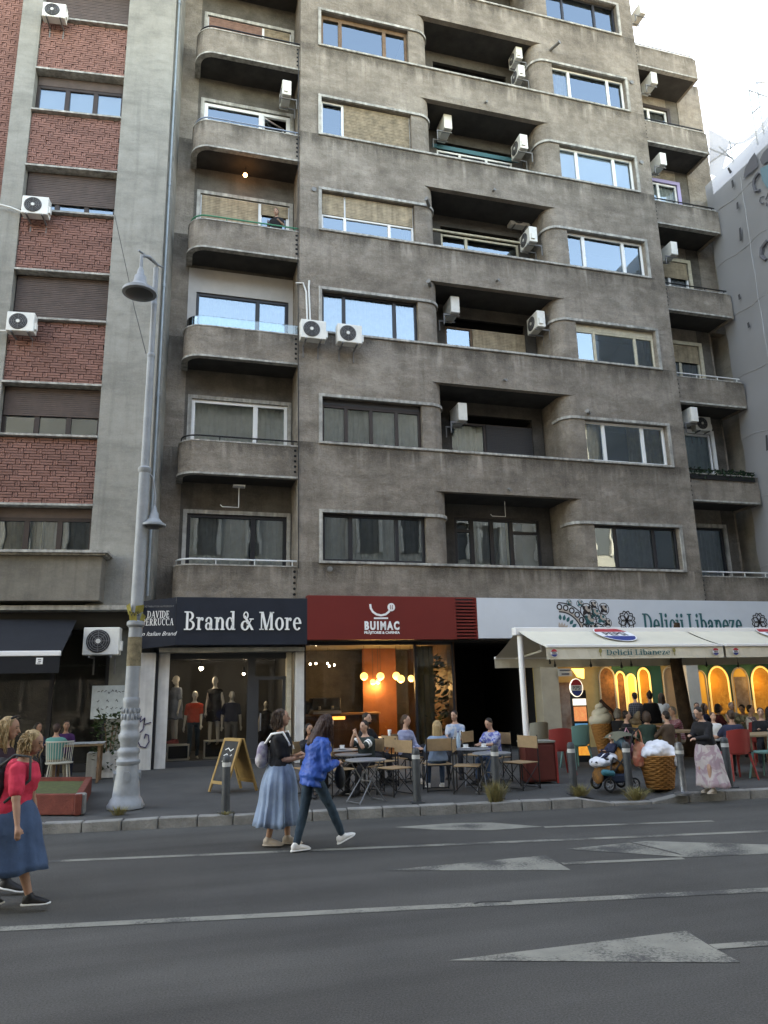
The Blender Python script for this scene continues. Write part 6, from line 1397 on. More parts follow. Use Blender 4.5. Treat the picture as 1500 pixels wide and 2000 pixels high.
def patt(name, c, c2, kind, sc):
    """woven or printed pattern in the garment's own coordinates"""
    m = cloth(name, c); N, L, b = nodes_of(m); tc = N.new('ShaderNodeTexCoord'); rp = N.new('ShaderNodeMix'); rp.data_type = 'RGBA'; rp.inputs[6].default_value = (*c, 1); rp.inputs[7].default_value = (*c2, 1)
    def wave(dr):
        w_ = N.new('ShaderNodeTexWave'); w_.bands_direction = dr; w_.inputs['Scale'].default_value = sc; w_.inputs['Distortion'].default_value = .4; L.new(tc.outputs['Object'], w_.inputs[0]); g = N.new('ShaderNodeMath'); g.operation = 'GREATER_THAN'; g.inputs[1].default_value = .62; L.new(w_.outputs[1], g.inputs[0]); return g.outputs[0]
    if kind == 'stripe': f = wave('Z')
    elif kind == 'plaid':
        a = N.new('ShaderNodeMath'); a.operation = 'ADD'; L.new(wave('Z'), a.inputs[0]); L.new(wave('X'), a.inputs[1]); c_ = N.new('ShaderNodeMath'); c_.operation = 'MULTIPLY'; c_.inputs[1].default_value = .5; L.new(a.outputs[0], c_.inputs[0]); f = c_.outputs[0]
    else:
        v = N.new('ShaderNodeTexNoise'); v.inputs['Scale'].default_value = sc; v.inputs['Detail'].default_value = 2; v.inputs['Distortion'].default_value = 1.2; L.new(tc.outputs['Object'], v.inputs['Vector']); g = N.new('ShaderNodeMapRange'); g.inputs[1].default_value = .46; g.inputs[2].default_value = .54; L.new(v.outputs[0], g.inputs[0]); f = g.outputs[0]
    L.new(f, rp.inputs[0]); L.new(rp.outputs[2], b.inputs['Base Color']); return m
def ik(a, t, l1, l2, pole):
    d = t-a; L_ = min(d.length, (l1+l2)*.999); d = d.normalized(); x = (l1*l1-l2*l2+L_*L_)/(2*L_); h = math.sqrt(max(0, l1*l1-x*x)); p = pole-d*pole.dot(d); p = p.normalized() if p.length > 1e-5 else d.orthogonal().normalized()
    return a+d*x+p*h, a+d*L_
def person(label, loc, rz, H=1.62, fem=False, pel=None, lean=(0, 0), feet=((.1, 0, 0), (-.1, 0, 0)), hands=None, head=(0, 0), top=None, sleeve='short', hem=-.02, loose=.018, bottom=None, skirt=None, hair=None, style='short', skin=None, shoe=None, sole=None, vox=.019, kind='person', cat='person', group=None, beard=False, tuck=0, eyes=True, twist=0, jacket=0, bulk=1, stripes=None, wr=.018, yaw_f=(0, 0), belly=0, kneepole=None):
    s = H/1.7; skin = skin or skin_a; t = thing(kind, label, cat, loc, R(rz), group)
    P = V(pel)*1.0 if pel else V((0, 0, .93*s)); TL = .5*s
    up = V((lean[0], lean[1], 1)).normalized(); C = P+up*TL; tw = R(twist); side = V((math.cos(tw), math.sin(tw), 0)); side = (side-up*side.dot(up)).normalized(); fwd = side.cross(up) if side.cross(up).y < 0 else up.cross(side)
    fwd = -up.cross(side) if up.cross(side).dot(V((0, -1, 0))) < 0 else up.cross(side)
    if fem: SEC = [(-.16, .1, .085), (-.04, .172, .125), (.12, .165, .12), (.36, .128, .1), (.6, .15, .118), (.7, .155, .12), (.86, .145, .092), (.95, .1, .075), (1.02, .05, .052)]; SH = .15
    else: SEC = [(-.16, .1, .085), (-.04, .16, .118), (.12, .155, .115), (.36, .15, .112), (.6, .172, .122), (.72, .178, .122), (.86, .168, .1), (.95, .12, .08), (1.02, .056, .058)]; SH = .172
    def torso(k, t0, t1, add=0, sl=0):
        q = []
        for (u, a, b_) in SEC:
            if u < t0-1e-6 or u > t1+1e-6: continue
            bow = -.02*math.sin(math.pi*max(0, min(1, u)))*s; f_ = fwd*(.012*s if fem and .55 < u < .75 else (belly*s if .1 < u < .6 else 0))
            q.append((P+up*TL*u+fwd*bow*-1*0+f_, side*(a*s*k*bulk+add), fwd*(b_*s*k*bulk+add)))
        return q
    mb = MB(); mb.loft(torso(.86, -.16, 1.02), 16)
    sh = [C-up*.095*s+side*SH*bulk*s*g for g in (1, -1)]; hip = [P+side*.088*s*g-up*.02*s for g in (1, -1)]
    l1, l2, u1, u2 = .42*s, .41*s, .285*s, .25*s
    hd_y, hd_p = R(head[0]), R(head[1]); nk = C+up*.055*s; Mh = Matrix.Rotation(hd_y, 3, 'Z') @ Matrix.Rotation(hd_p, 3, 'X'); hf = Mh @ V((0, -1, 0)); hu = Mh @ V((0, 0, 1)); hs = Mh @ V((1, 0, 0)); hc = nk+hu*.105*s+hf*.022*s
    mb.cap(C-up*.05*s, nk+hu*.03*s, .05*s, .048*s)
    hM = Matrix((hs, -hf, hu)).transposed()
    mb.ball(hc+hu*.02*s, (.073*s, .093*s, .098*s), 18, 12, hM.to_4x4()); mb.ball(hc-hu*.045*s+hf*.03*s, (.055*s, .058*s, .066*s), 14, 9, hM.to_4x4())
    mb.cap(hc+hf*.09*s+hu*.012*s, hc+hf*.112*s-hu*.022*s, .01*s, .014*s, 8)
    for g in (1, -1): mb.ball(hc+hs*.075*s*g-hu*.005*s, (.012*s, .022*s, .032*s), 8, 6, hM.to_4x4())
    legs = []; arms = []
    for i, g in enumerate((1, -1)):
        an = V(feet[i][:3])+V((0, 0, .075*s)); pole = kneepole[i] if kneepole else V((.12*g, -1, .25)); kn, an = ik(hip[i], an, l1, l2, V(pole)); legs.append((hip[i], kn, an))
        k = .84 if (bottom and not skirt) else 1.0
        mb.cap(hip[i], kn, .078*s*k, .052*s*k); mb.cap(kn, kn+(an-kn)*.35, .05*s*k, .052*s*k); mb.cap(kn+(an-kn)*.35, an, .052*s*k, .034*s*k)
        fy = R(yaw_f[i]); fd = V((math.sin(fy), -math.cos(fy), 0)); shoe or mb.cap(an-V((0, 0, .03*s)), an+fd*.12*s-V((0, 0, .048*s)), .03*s, .024*s)
        ht = V(hands[i]) if hands else sh[i]+V((.07*g, -.02, -.52*s)); el, wr_ = ik(sh[i], ht, u1, u2, V((.5*g, .6, -.8))); arms.append((sh[i], el, wr_))
        k = .86 if sleeve == 'long' else 1.0
        mb.cap(sh[i], el, .046*s*bulk*(.86 if sleeve != 'none' else 1), .037*s*k*bulk); mb.cap(el, el+(wr_-el)*.3, .037*s*k, .038*s*k); mb.cap(el+(wr_-el)*.3, wr_, .038*s*k, .025*s*k)
        d = (wr_-el).normalized(); n1 = d.cross(V((0, 0, 1))); n1 = n1.normalized() if n1.length > .1 else V((1, 0, 0)); n2 = d.cross(n1).normalized(); n1 = n1 if n1.dot(side)*g > 0 else n1
        pm = wr_+d*.045*s; mb.cap(wr_+d*.01*s, pm+d*.02*s, .025*s, .03*s)
        for j in range(4):
            b0 = pm+d*.03*s+n1*(j-1.5)*.0165*s; ln = (.034, .04, .037, .028)[j]*s; b1 = b0+d*ln+n2*.006*s; b2 = b1+(d*.55+n2*.8).normalized()*ln*.9; mb.cap(b0, b1, .0088*s, .008*s, 8); mb.cap(b1, b2, .008*s, .0068*s, 8)
        tb = wr_+d*.03*s-n1*.02*s; t1_ = tb+(d*.6-n1*.8).normalized()*.035*s; mb.cap(tb, t1_, .011*s, .0095*s, 8); mb.cap(t1_, t1_+(d*.9-n1*.2+n2*.2).normalized()*.028*s, .0095*s, .008*s, 8)
    body = remesh(mb, vox, 3, 'body', skin, t)
    if eyes:
        e = MB(); lp_ = MB()
        for g in (1, -1): e.ball(hc+hs*.03*s*g+hf*.082*s+hu*.018*s, (.012*s, .008*s, .006*s), 8, 6, hM.to_4x4()); e.cap(hc+hs*.014*s*g+hf*.09*s+hu*.036*s, hc+hs*.046*s*g+hf*.08*s+hu*.036*s, .004*s, .003*s, 6)
        e.build('eyes', eye_m, body, smooth=True); lp_.cap(hc-hs*.018*s+hf*.087*s-hu*.05*s, hc+hs*.018*s+hf*.087*s-hu*.05*s, .0055*s, .0055*s, 6); lp_.build('lips', lip_m, body, smooth=True)
    if top:
        q = MB(); q.loft(torso(1, (-.16 if hem < -.1 else (-.04 if hem < .05 else .12)), .95, loose*s), 18)
        for i in (0, 1):
            a, el, w_ = arms[i]; q.ball(a, .052*s*bulk+loose*s*.4, 12, 8); 
            if sleeve == 'none': continue
            e2 = a+(el-a)*(.72 if sleeve == 'short' else 1); q.cap(a, e2, .05*s*bulk+loose*s*.5, (.047 if sleeve == 'short' else .041)*s*bulk+loose*s*.5)
            if sleeve == 'long': q.cap(el, el+(w_-el)*.93, .043*s+loose*s*.6, .031*s+loose*s*.5)
        if jacket: q.loft([(P-up*jacket*s, side*.185*s, fwd*.15*s), (P+up*.1*s, side*.18*s, fwd*.14*s), (P+up*.25*s, side*.16*s, fwd*.125*s)], 18)
        tp_ = remesh(q, vox, 3, 'top', top, t, (wr*s, .07))
        if stripes:
            for i in (0, 1):
                a, el, w_ = arms[i]
                for u in (.3, .48): MB().tube([a+(el-a)*u, a+(el-a)*(u+.09)], .062*s*bulk+loose*s*.55, 16).build('sleeve_stripe', stripes, tp_, smooth=True)
    if bottom:
        q = MB(); q.loft(torso(1, -.16, .36 if not tuck else .12, .008*s), 18)
        for (a, kn, an) in legs: q.cap(a, kn, .086*s, .06*s); q.cap(kn, kn+(an-kn)*.35, .06*s, .06*s); q.cap(kn+(an-kn)*.35, kn+(an-kn)*.93, .06*s, .046*s)
        remesh(q, vox, 3, 'trousers', bottom, t, (.014*s, .06))
    if skirt:
        m_, hz, rx, ry, pl_, ox = skirt; q = MB(); n = 96; rows = 12; W0 = P+up*TL*.3
        for j in range(rows+1):
            u = j/rows; z = W0.z+(hz-W0.z)*u; cx_ = W0.x+(ox[0]-W0.x)*u; cy_ = W0.y+(ox[1]-W0.y)*u; a_ = .128*s*(1-u**.7)+rx*u**.7+.04*s*math.sin(math.pi*min(1, u*1.6))*(u < .62); b_ = .1*s*(1-u**.7)+ry*u**.7+.03*s*math.sin(math.pi*min(1, u*1.6))*(u < .62)
            for i in range(n):
                an = 2*math.pi*i/n; w_ = 1+pl_*(u**.8)*(.6*math.sin(an*11+.6*math.sin(an*3))+.4*math.sin(an*17+2)); q.v.append((cx_+a_*w_*math.cos(an), cy_+b_*w_*math.sin(an), z+.012*math.sin(an*5)*u))
        for j in range(rows):
            for i in range(n): q.f.append((j*n+i, j*n+(i+1) % n, (j+1)*n+(i+1) % n, (j+1)*n+i))
        o = q.build('skirt', m_, t, smooth=True); sm = o.modifiers.new('thick', 'SOLIDIFY'); sm.thickness = .006
    if shoe:
        for i in (0, 1):
            an = legs[i][2]; fy = R(yaw_f[i]); fd = V((math.sin(fy), -math.cos(fy), 0)); sd2 = V((fd.y, -fd.x, 0)); b_ = an-V((0, 0, .075*s)); q = MB(); ti = feet[i][3] if len(feet[i]) > 3 else 0
            Mt = Matrix.Rotation(-R(ti), 3, sd2) if ti else Matrix.Identity(3)
            def pos(f, h): return b_+Mt @ (fd*f*s+V((0, 0, h*s)))
            up2 = Mt @ V((0, 0, 1)); q.loft([(pos(-.065, .05), sd2*.018*s, up2*.03*s), (pos(-.05, .05), sd2*.034*s, up2*.046*s), (pos(0, .055), sd2*.038*s, up2*.05*s), (pos(.06, .046), sd2*.042*s, up2*.04*s), (pos(.12, .035), sd2*.047*s, up2*.03*s), (pos(.165, .028), sd2*.04*s, up2*.022*s), (pos(.19, .025), sd2*.018*s, up2*.012*s)], 14); q.cap(an+V((0, 0, .01)), an-V((0, 0, .03*s)), .044*s, .042*s)
            o = remesh(q, min(vox, .012), 2, 'shoe', shoe, t)
            z = MB(); z.loft([(pos(-.072, .012), sd2*.02*s, up2*.012*s), (pos(-.05, .012), sd2*.038*s, up2*.014*s), (pos(.05, .012), sd2*.044*s, up2*.014*s), (pos(.12, .012), sd2*.05*s, up2*.014*s), (pos(.175, .014), sd2*.04*s, up2*.013*s), (pos(.2, .018), sd2*.018*s, up2*.008*s)], 14); z.build('sole', sole or shoe, o, smooth=True)
    if hair:
        q = MB(); m4_ = hM.to_4x4(); fl = (.03 if style != 'short' else .022)*s
        q.ball(hc+hu*.045*s-hf*.02*s, (.082*s, .09*s, .085*s), 16, 10, m4_); q.ball(hc+hu*.0*s-hf*.045*s, (.074*s, .062*s, .09*s), 14, 9, m4_)
        if style in ('bob', 'long', 'wavy'):
            dn = .1 if style == 'bob' else (.2 if style == 'wavy' else .3)
            for g in (1, -1):
                q.cap(hc+hs*.066*s*g+hu*.03*s-hf*.015*s, hc+hs*.075*s*g-hu*dn*.85*s-hf*.02*s, .035*s, .038*s); q.cap(hc+hs*.04*s*g-hf*.06*s, hc+hs*.045*s*g-hf*.065*s-hu*dn*s, .055*s, .045*s)
            q.cap(hc-hf*.07*s, hc-hf*.085*s-hu*dn*1.05*s, .06*s, .045*s)
        if style == 'tail': q.cap(hc-hf*.1*s+hu*.02*s, hc-hf*.12*s-hu*.2*s+hs*.03*s, .035*s, .022*s)
        if style == 'bun': q.ball(hc+hu*.13*s-hf*.05*s, .042*s)
        if style == 'curly':
            random.seed(4)
            for i in range(26): a = random.random()*6.28; z = random.uniform(-.14, .09); q.ball(hc+hs*.075*s*math.cos(a)+hu*z*s-hf*(.045+.05*math.sin(a))*s, .036*s, 8, 6)
        ho = remesh(q, vox*.8, 2, 'hair', hair, t, (.014*s, .03) if style != 'short' else (.006, .03))
        if vox < .0125 and style != 'short':               # loose strands
            random.seed(int(H*1000)); z = MB(); ln0 = {'bob': .17, 'long': .4, 'wavy': .3, 'curly': .2}.get(style, .12)
            for i in range(170):
                a = R(random.uniform(-200, 20)); e_ = random.uniform(-.1, .9); d = (hs*math.cos(a)*math.cos(e_)-hf*-math.sin(a)*math.cos(e_)+hu*math.sin(e_)); p_ = hc+hu*.03*s-hf*.02*s+V((d.x*.088, d.y*.092, d.z*.095))*s
                o_ = V((d.x, d.y, 0)); w1 = random.uniform(-.02, .02); L_ = ln0*random.uniform(.55, 1.1)*s; pts = [p_]
                for k in range(1, 7): u = k/6; pts.append(p_+o_*(.03*math.sin(u*2.2)+.012*math.sin(u*9+i)*(2 if style == 'curly' else 1))*s-V((0, 0, L_*u**1.2))+hs*w1*u+V((0, 0, .02*s*(1-u))))
                z.tube(pts, [.0045*s]*5+[.003*s, .0015*s], 4)
            z.build('strands', hair, ho)
    if beard: remesh(MB().ball(hc-hu*.07*s+hf*.042*s, (.052*s, .05*s, .042*s), 12, 8, hM.to_4x4()), vox*.7, 2, 'beard', hair or h_dark, t)
    t['hc'] = tuple(hc); t['C'] = tuple(C); t['P'] = tuple(P); t['s'] = s
    return t
black_c = cloth('black_cotton', (.012, .012, .014)); navy_c = cloth('navy_cotton', (.02, .025, .05)); denim_d = cloth('dark_denim', (.015, .03, .045), c2=(.03, .055, .075), vs=9); denim_l = cloth('pale_denim', (.2, .28, .38), c2=(.13, .19, .28), vs=5); denim_m = cloth('mid_denim', (.05, .09, .16), c2=(.03, .055, .1), vs=5)
denim_s = mat('skirt_denim', (.24, .32, .42), .9, c2=(.15, .21, .31), vs=4, streak=.35, bump=.4, bs=14); white_sh = mat('white_trainer', (.62, .61, .58), .5); beige_sh = mat('beige_trainer', (.38, .32, .26), .6); black_sh = mat('black_trainer', (.015, .015, .016), .6); pink_c = cloth('pink_cotton', (.5, .03, .06)); cobalt = cloth('cobalt_satin', (.012, .085, .36), c2=(.008, .055, .25), vs=4, rough=.5, bump=.5, bs=8); grey_c = cloth('grey_cotton', (.15, .15, .15)); white_c = cloth('white_cotton', (.55, .55, .53)); khaki = cloth('khaki_cotton', (.24, .21, .16)); teal_sh = cloth('teal_cotton', (.07, .22, .19)); sky_c = cloth('sky_cotton', (.2, .28, .42))
# ---- two women crossing at the left edge
wp = gd(50, 1760); wp = V((-1.27, 7.62, 0))
w1 = person('woman with short blond hair in a pink top at the left edge', wp, 84, 1.5, True, bulk=1.22, pel=(0, .06, .82), lean=(0, -.22), feet=((.08, .24, .0, -4), (-.08, -.2, .0, 0)), hands=((.3, -.1, .66), (-.35, -.12, .6)), head=(-12, 16), top=pink_c, sleeve='short', hem=-.2, loose=.035, skirt=(denim_m, .33, .31, .33, .05, (0, .04)), hair=h_blond, style='curly', skin=skin_b, shoe=black_sh, sole=white_sh, vox=.01)
C = V(w1['C']); bkm = cloth('backpack_black', (.018, .02, .022), rough=.7)
bpk = thing('backpack', 'dark backpack slung behind the woman in the pink top', 'backpack', wp, R(84)); remesh(MB().ball(V((-.02, .17, 1.0)), (.19, .13, .27)).ball(V((-.04, .19, .84)), (.2, .14, .16)), .02, 5, 'sack', bkm, bpk, (.04, .1)); MB().tube([(-.14, .16, 1.18), (-.15, .02, 1.29), (-.14, -.11, 1.27), (-.17, -.13, 1.08), (-.19, .06, .9)], .013, 8).tube([(.14, .16, 1.18), (.15, .02, 1.29), (.14, -.11, 1.27), (.17, -.13, 1.08)], .013, 8).build('strap', mat('strap_grey', (.04, .045, .045), .8), bpk, smooth=True)
w2 = person('woman with long blond hair and sunglasses on her head, beyond the woman in pink', (-1.62, 8.36, 0), 74, 1.6, True, lean=(0, -.12), feet=((.08, .22, 0), (-.08, -.26, 0, 10)), head=(8, 8), top=cloth('plum_cotton', (.03, .015, .02)), sleeve='short', hem=-.2, bottom=black_c, hair=h_blond, style='long', skin=skin_b, shoe=black_sh, sole=white_sh, vox=.012)
hc = V(w2['hc']); sg_ = thing('sunglasses', 'sunglasses pushed up on the long blond hair', 'sunglasses', w2.location, R(74)); MB().tube([hc+V((-.07, -.04, .1)), hc+V((-.04, -.075, .115)), hc+V((0, -.08, .12)), hc+V((.04, -.075, .115)), hc+V((.07, -.04, .1))], .011, 6).build('frame', black_m, sg_, smooth=True)
# ---- pair in mid street
p3 = gd(546, 1652); w3 = person('woman with dark bob in black top and long pale blue skirt, crossing the street', (p3.x, p3.y, 0), 66, 1.575, True, pel=(0, .0, .86), feet=((.07, -.08, 0), (-.08, .12, 0)), hands=((-.02, -.23, 1.04), (.03, -.24, 1.0)), head=(14, -4), top=black_c, sleeve='short', hem=.1, loose=.03, skirt=(denim_s, .24, .3, .27, .13, (0, .03)), hair=h_brown, style='bob', skin=skin_b, shoe=beige_sh, sole=beige_sh, vox=.01)
wb_ = cloth('white_bag', (.55, .54, .52), c2=(.1, .07, .16), vs=11); bg_ = thing('shoulder_bag', 'small white and violet bag on the back of the woman in the pale skirt', 'bag', (p3.x, p3.y, 0), R(66)); remesh(MB().ball((-.09, .2, 1.06), (.12, .07, .15)).ball((-.09, .21, .99), (.12, .08, .1)), .015, 4, 'sack', wb_, bg_); MB().tube([(-.12, .16, 1.18), (-.13, .08, 1.29), (-.11, -.06, 1.31), (-.08, -.14, 1.15)], .016, 8).tube([(.05, .15, 1.18), (.1, .08, 1.29), (.11, -.06, 1.31), (.08, -.14, 1.1)], .016, 8).build('strap', let_w, bg_, smooth=True)
p4 = gd(614, 1662); w4 = person('woman with long dark hair in a cobalt blue jacket and white trainers, mid-stride', (p4.x, p4.y, 0), 106, 1.56, True, wr=.034, pel=(0, .02, .83), lean=(-.04, -.2), feet=((.07, .2, 0, 0), (-.07, -.34, .05, -20)), hands=((.1, -.3, .92), (-.08, -.26, .95)), head=(-6, 30), top=cobalt, sleeve='long', hem=-.2, loose=.04, jacket=.13, bottom=denim_d, hair=h_ginger, style='long', skin=skin_a, shoe=white_sh, sole=white_sh, vox=.01)
tb_ = thing('tote_bag', 'dark bag held in front of the woman in the blue jacket', 'bag', (p4.x, p4.y, 0), R(106)); remesh(MB().ball((-.02, -.33, .78), (.09, .06, .14)), .015, 3, 'sack', bkm, tb_); MB().tube([(-.06, -.32, .9), (-.04, -.3, 1.0), (.04, -.3, 1.0), (.06, -.32, .9)], .01, 6).build('handle', bkm, tb_)
# ---- seated and standing customers
def seat(label, px, ptop, Y, rz, seat_h=.41, want=None, **k):
    x = pr(px, ptop)*Y; z = pave_z(x, Y); zt = at(px, ptop, Y).z-z; H = want or max(1.4, min(1.75, (zt-seat_h)/.505)); s = H/1.7
    a = dict(pel=(0, .06, seat_h+.09*s), feet=((.12, -.4*s, 0), (-.12, -.38*s, 0)), hands=((.1, -.33*s, seat_h+.3), (-.1, -.33*s, seat_h+.3))); a.update(k)
    return person(label, (x, Y, z), rz, H, **a)
def stand(label, px, ptop, Y, rz, **k):
    x = pr(px, ptop)*Y; z = pave_z(x, Y); H = max(1.0, min(1.8, at(px, ptop, Y).z-z)); k.pop('H', None); return person(label, (x, Y, z), rz, H, **k)
w5 = seat('dark-haired person in black behind the crossing pair, holding up a phone', 606, 1432, 12.7, 15, fem=True, top=black_c, sleeve='long', bottom=black_c, hair=h_dark, style='bob', skin=skin_b, shoe=black_sh, hands=((.1, -.3, .86), (-.12, -.28, .9)))
ph = thing('phone', 'dark phone held up between the two crossing women', 'phone', w5.location, R(15)); MB().box(-.16, -.08, -.36, -.35, .9, 1.05).build('body', black_m, ph, bevel=.004)
chair(0, 0, 15, 'tan folding chair behind the crossing pair, under the person with a phone', at_=w5.location.copy())
m9 = seat('man in a dark tee with white sleeve stripes, seated with clasped hands raised', 712, 1408, 12.6, -55, fem=False, lean=(0, -.12), hands=((.03, -.24, .92), (-.03, -.24, .95)), stripes=let_w, top=cloth('charcoal_tee', (.03, .04, .036)), bottom=black_c, hair=h_dark, skin=skin_a, shoe=black_sh, loose=.03)
seat('bearded man in black seated behind the man with striped sleeves', 720, 1393, 13.9, 40, top=black_c, bottom=black_c, hair=h_dark, beard=True, skin=skin_a, shoe=black_sh)
seat('woman in a blue and white striped shirt seated with legs crossed', 795, 1397, 13.6, 22, fem=True, head=(25, 0), feet=((.02, -.5, .3), (-.06, -.38, 0)), hands=((.06, -.26, .6), (-.05, -.26, .6)), top=patt('blue_stripe', (.32, .34, .42), (.07, .09, .22), 'stripe', 14), sleeve='long', bottom=black_c, hair=h_brown, style='tail', shoe=beige_sh)
seat('woman with wavy blond hair in a denim shirt, seated with her back to the street', 852, 1410, 12.4, 170, fem=True, top=denim_l, sleeve='long', bottom=denim_m, hair=h_blond, style='wavy', loose=.04, shoe=white_sh)
cv = gp(852, 1538); chair(0, 0, 172, 'tan folding chair under the blond woman in denim, back to the street', at_=V((pr(852, 1470)*12.4, 12.4-.05, pave_z(0, 12.4))))
chair(0, 0, -55, 'tan folding chair under the man with striped sleeves', at_=V((pr(715, 1470)*12.65, 12.65, pave_z(0, 12.6))))
seat('man in a light blue tee with a printed front, leaning over the shared table', 887, 1393, 13.9, -28, top=patt('blue_print', (.22, .3, .43), (.4, .42, .45), 'blob', 5), bottom=black_c, hair=h_dark, head=(-20, 5), seat_h=.5, shoe=black_sh, hands=((.1, -.26, .66), (-.1, -.28, .66)))
seat('man in a blue and white patterned shirt looking down at the table', 958, 1404, 12.9, -62, top=patt('blue_floral', (.3, .33, .45), (.08, .1, .3), 'blob', 14), bottom=denim_m, hair=h_dark, head=(0, 22), lean=(0, -.16), skin=skin_a, shoe=black_sh, hands=((.06, -.36, .66), (-.06, -.36, .66)), loose=.035)
chair(0, 0, -60, 'tan folding chair under the man in the patterned shirt', at_=V((pr(966, 1470)*12.95, 12.95, pave_z(0, 12.9))))
chair(0, 0, 22, 'folding chair under the woman in striped shirt', at_=V((pr(795, 1440)*13.65, 13.65, pave_z(0, 13.6))))
# left café
seat('man in a teal shirt with his back to the street at the left café', 113, 1416, 15.9, 172, top=teal_sh, bottom=khaki, hair=h_ginger, skin=skin_b, shoe=black_sh, hands=((.12, -.35, .74), (-.12, -.35, .74)))
seat('dark-haired person in dark clothes facing out behind the blond women', 78, 1418, 16.5, 50, top=navy_c, sleeve='long', bottom=black_c, hair=h_dark, style='bob', skin=skin_b, shoe=black_sh)
seat('person in navy and purple across the table from the man in teal', 130, 1418, 17.0, 10, fem=True, top=cloth('purple_cotton', (.06, .02, .08)), sleeve='long', bottom=navy_c, hair=h_dark, skin=skin_b, shoe=black_sh)
# restaurant
seat('grey-haired person in black seated just behind the giant ice cream', 1208, 1384, 14.6, 120, top=black_c, sleeve='long', bottom=black_c, hair=h_grey, style='bob', shoe=black_sh)
stand('person in a dark plaid shirt standing with back turned before the lit arches', 1239, 1353, 16.6, 175, top=patt('dark_plaid', (.03, .03, .04), (.12, .12, .12), 'plaid', 7), sleeve='long', bottom=black_c, hair=h_dark, shoe=black_sh)
stand('person with hair bun in a black jacket standing with back to the street', 1268, 1352, 15.6, 168, fem=True, top=black_c, sleeve='long', hem=-.2, jacket=.2, loose=.05, bottom=black_c, hair=h_dark, style='bun', shoe=black_sh)
stand('woman with long dark hair in a white top beside the person in black jacket', 1291, 1354, 16.2, 150, fem=True, top=white_c, sleeve='long', hem=-.2, bottom=khaki, hair=h_brown, style='long', shoe=black_sh)
seat('man in a red plaid shirt seated facing left by the tree trunk', 1316, 1380, 14.0, -95, top=patt('red_plaid', (.2, .04, .06), (.35, .25, .26), 'plaid', 8), sleeve='long', bottom=khaki, hair=h_grey, lean=(0, -.2), shoe=black_sh, hands=((.1, -.42, .76), (-.1, -.42, .76)))
p20 = gp(1388, 1549); skp = patt('pink_print', (.5, .45, .45), (.37, .27, .31), 'blob', 6)
w20 = person('woman in a black cardigan and long pink-white patterned skirt at the kerb', (p20.x, p20.y, p20.z), -72, 1.33, True, pel=(0, .04, .7), lean=(0, -.12), feet=((.07, -.02, 0), (-.07, .03, 0)), hands=((.06, -.3, .82), (-.04, -.3, .86)), head=(-5, 26), top=black_c, sleeve='long', hem=-.2, loose=.04, jacket=.1, skirt=(skp, .09, .27, .2, .04, (-.0, .1)), hair=h_dark, style='short', skin=skin_a, shoe=beige_sh, vox=.011)
stand('dark-haired child in a white shirt standing beside the woman in black cardigan', 1391, 1392, 12.2, -20, top=white_c, sleeve='short', hem=-.1, bottom=black_c, hair=h_brown, skin=skin_a, shoe=black_sh, hands=((.14, -.16, .66), (-.02, -.22, .68)), vox=.013)
seat('man in a navy tee seated in the red chair with his back to the street', 1424, 1395, 11.7, 168, top=navy_c, bottom=black_c, hair=h_brown, skin=skin_b, shoe=black_sh, hands=((.2, -.3, .66), (-.28, -.26, .64)), loose=.045, seat_h=.45)
seat('person in a dark cap and camouflage jacket at the back of the terrace', 1448, 1379, 14.8, -60, top=patt('camo', (.26, .25, .18), (.1, .1, .07), 'blob', 6), sleeve='long', bottom=black_c, hair=h_dark, skin=skin_b, shoe=black_sh, head=(0, 20))
seat('man in a white printed tee at the back of the terrace near the right edge', 1470, 1386, 14.2, 30, top=patt('white_print', (.55, .55, .54), (.2, .15, .2), 'blob', 4), bottom=black_c, hair=h_dark, skin=skin_a, shoe=black_sh)
seat('person with long dark hair in dark clothes cut by the right edge', 1500, 1385, 13.2, 150, fem=True, top=black_c, sleeve='long', bottom=black_c, hair=h_dark, style='long', shoe=black_sh)
person('toddler in dark clothes sitting in the stroller', s0+V((.0, 0, .42)), -80, .78, pel=(0, .04, .09), feet=((.05, -.3, .02), (-.05, -.3, .02)), hands=((.06, -.16, .2), (-.06, -.16, .2)), top=navy_c, sleeve='long', bottom=navy_c, hair=h_brown, skin=skin_a, shoe=black_sh, vox=.01)
bpz = S0+FH*3-.93+.16; person('person in a dark tee leaning on the green railed balcony', (at(541, 425, 18.25).x, 18.2, bpz), -25, 1.5, lean=(0, -.14), hands=((.16, -.32, .95), (-.16, -.32, .95)), head=(0, 12), top=black_c, bottom=black_c, hair=h_ginger, style='bun', skin=skin_a, shoe=black_sh, vox=.016)
# ---- mannequins
def mannequin(label, px, ptop, pfoot, Y, rz, **k):
    x = pr(px, ptop)*Y; zf_ = max(.33, at(px, pfoot, Y).z); H = at(px, ptop, Y).z-zf_; t = person(label, (x, Y, zf_), rz, H, skin=skin_m, kind='mannequin', cat='mannequin', group='shop window mannequins', eyes=False, vox=.014, **k); return t
mannequin('mannequin in a loose grey-blue dress at the left of the shop window', 346, 1320, 1452, 18.75, -70, fem=True, top=cloth('grey_blue', (.14, .17, .22)), hem=-.2, loose=.04, skirt=(cloth('grey_blue', (.14, .17, .22)), .55, .19, .17, .02, (0, 0)), shoe=cloth('red_shoe', (.3, .06, .06)))
mannequin('boy-sized mannequin in a red tee and jeans between the two dresses', 381, 1350, 1488, 18.85, 10, top=cloth('red_tee', (.38, .04, .02)), bottom=denim_d, hands=((.12, -.22, .78), (-.24, -.02, .72)))
mannequin('mannequin in a black dress on the second display cube', 421, 1322, 1455, 18.85, -20, fem=True, top=black_c, sleeve='none', hem=-.2, skirt=(black_c, .55, .19, .17, .02, (0, 0)))
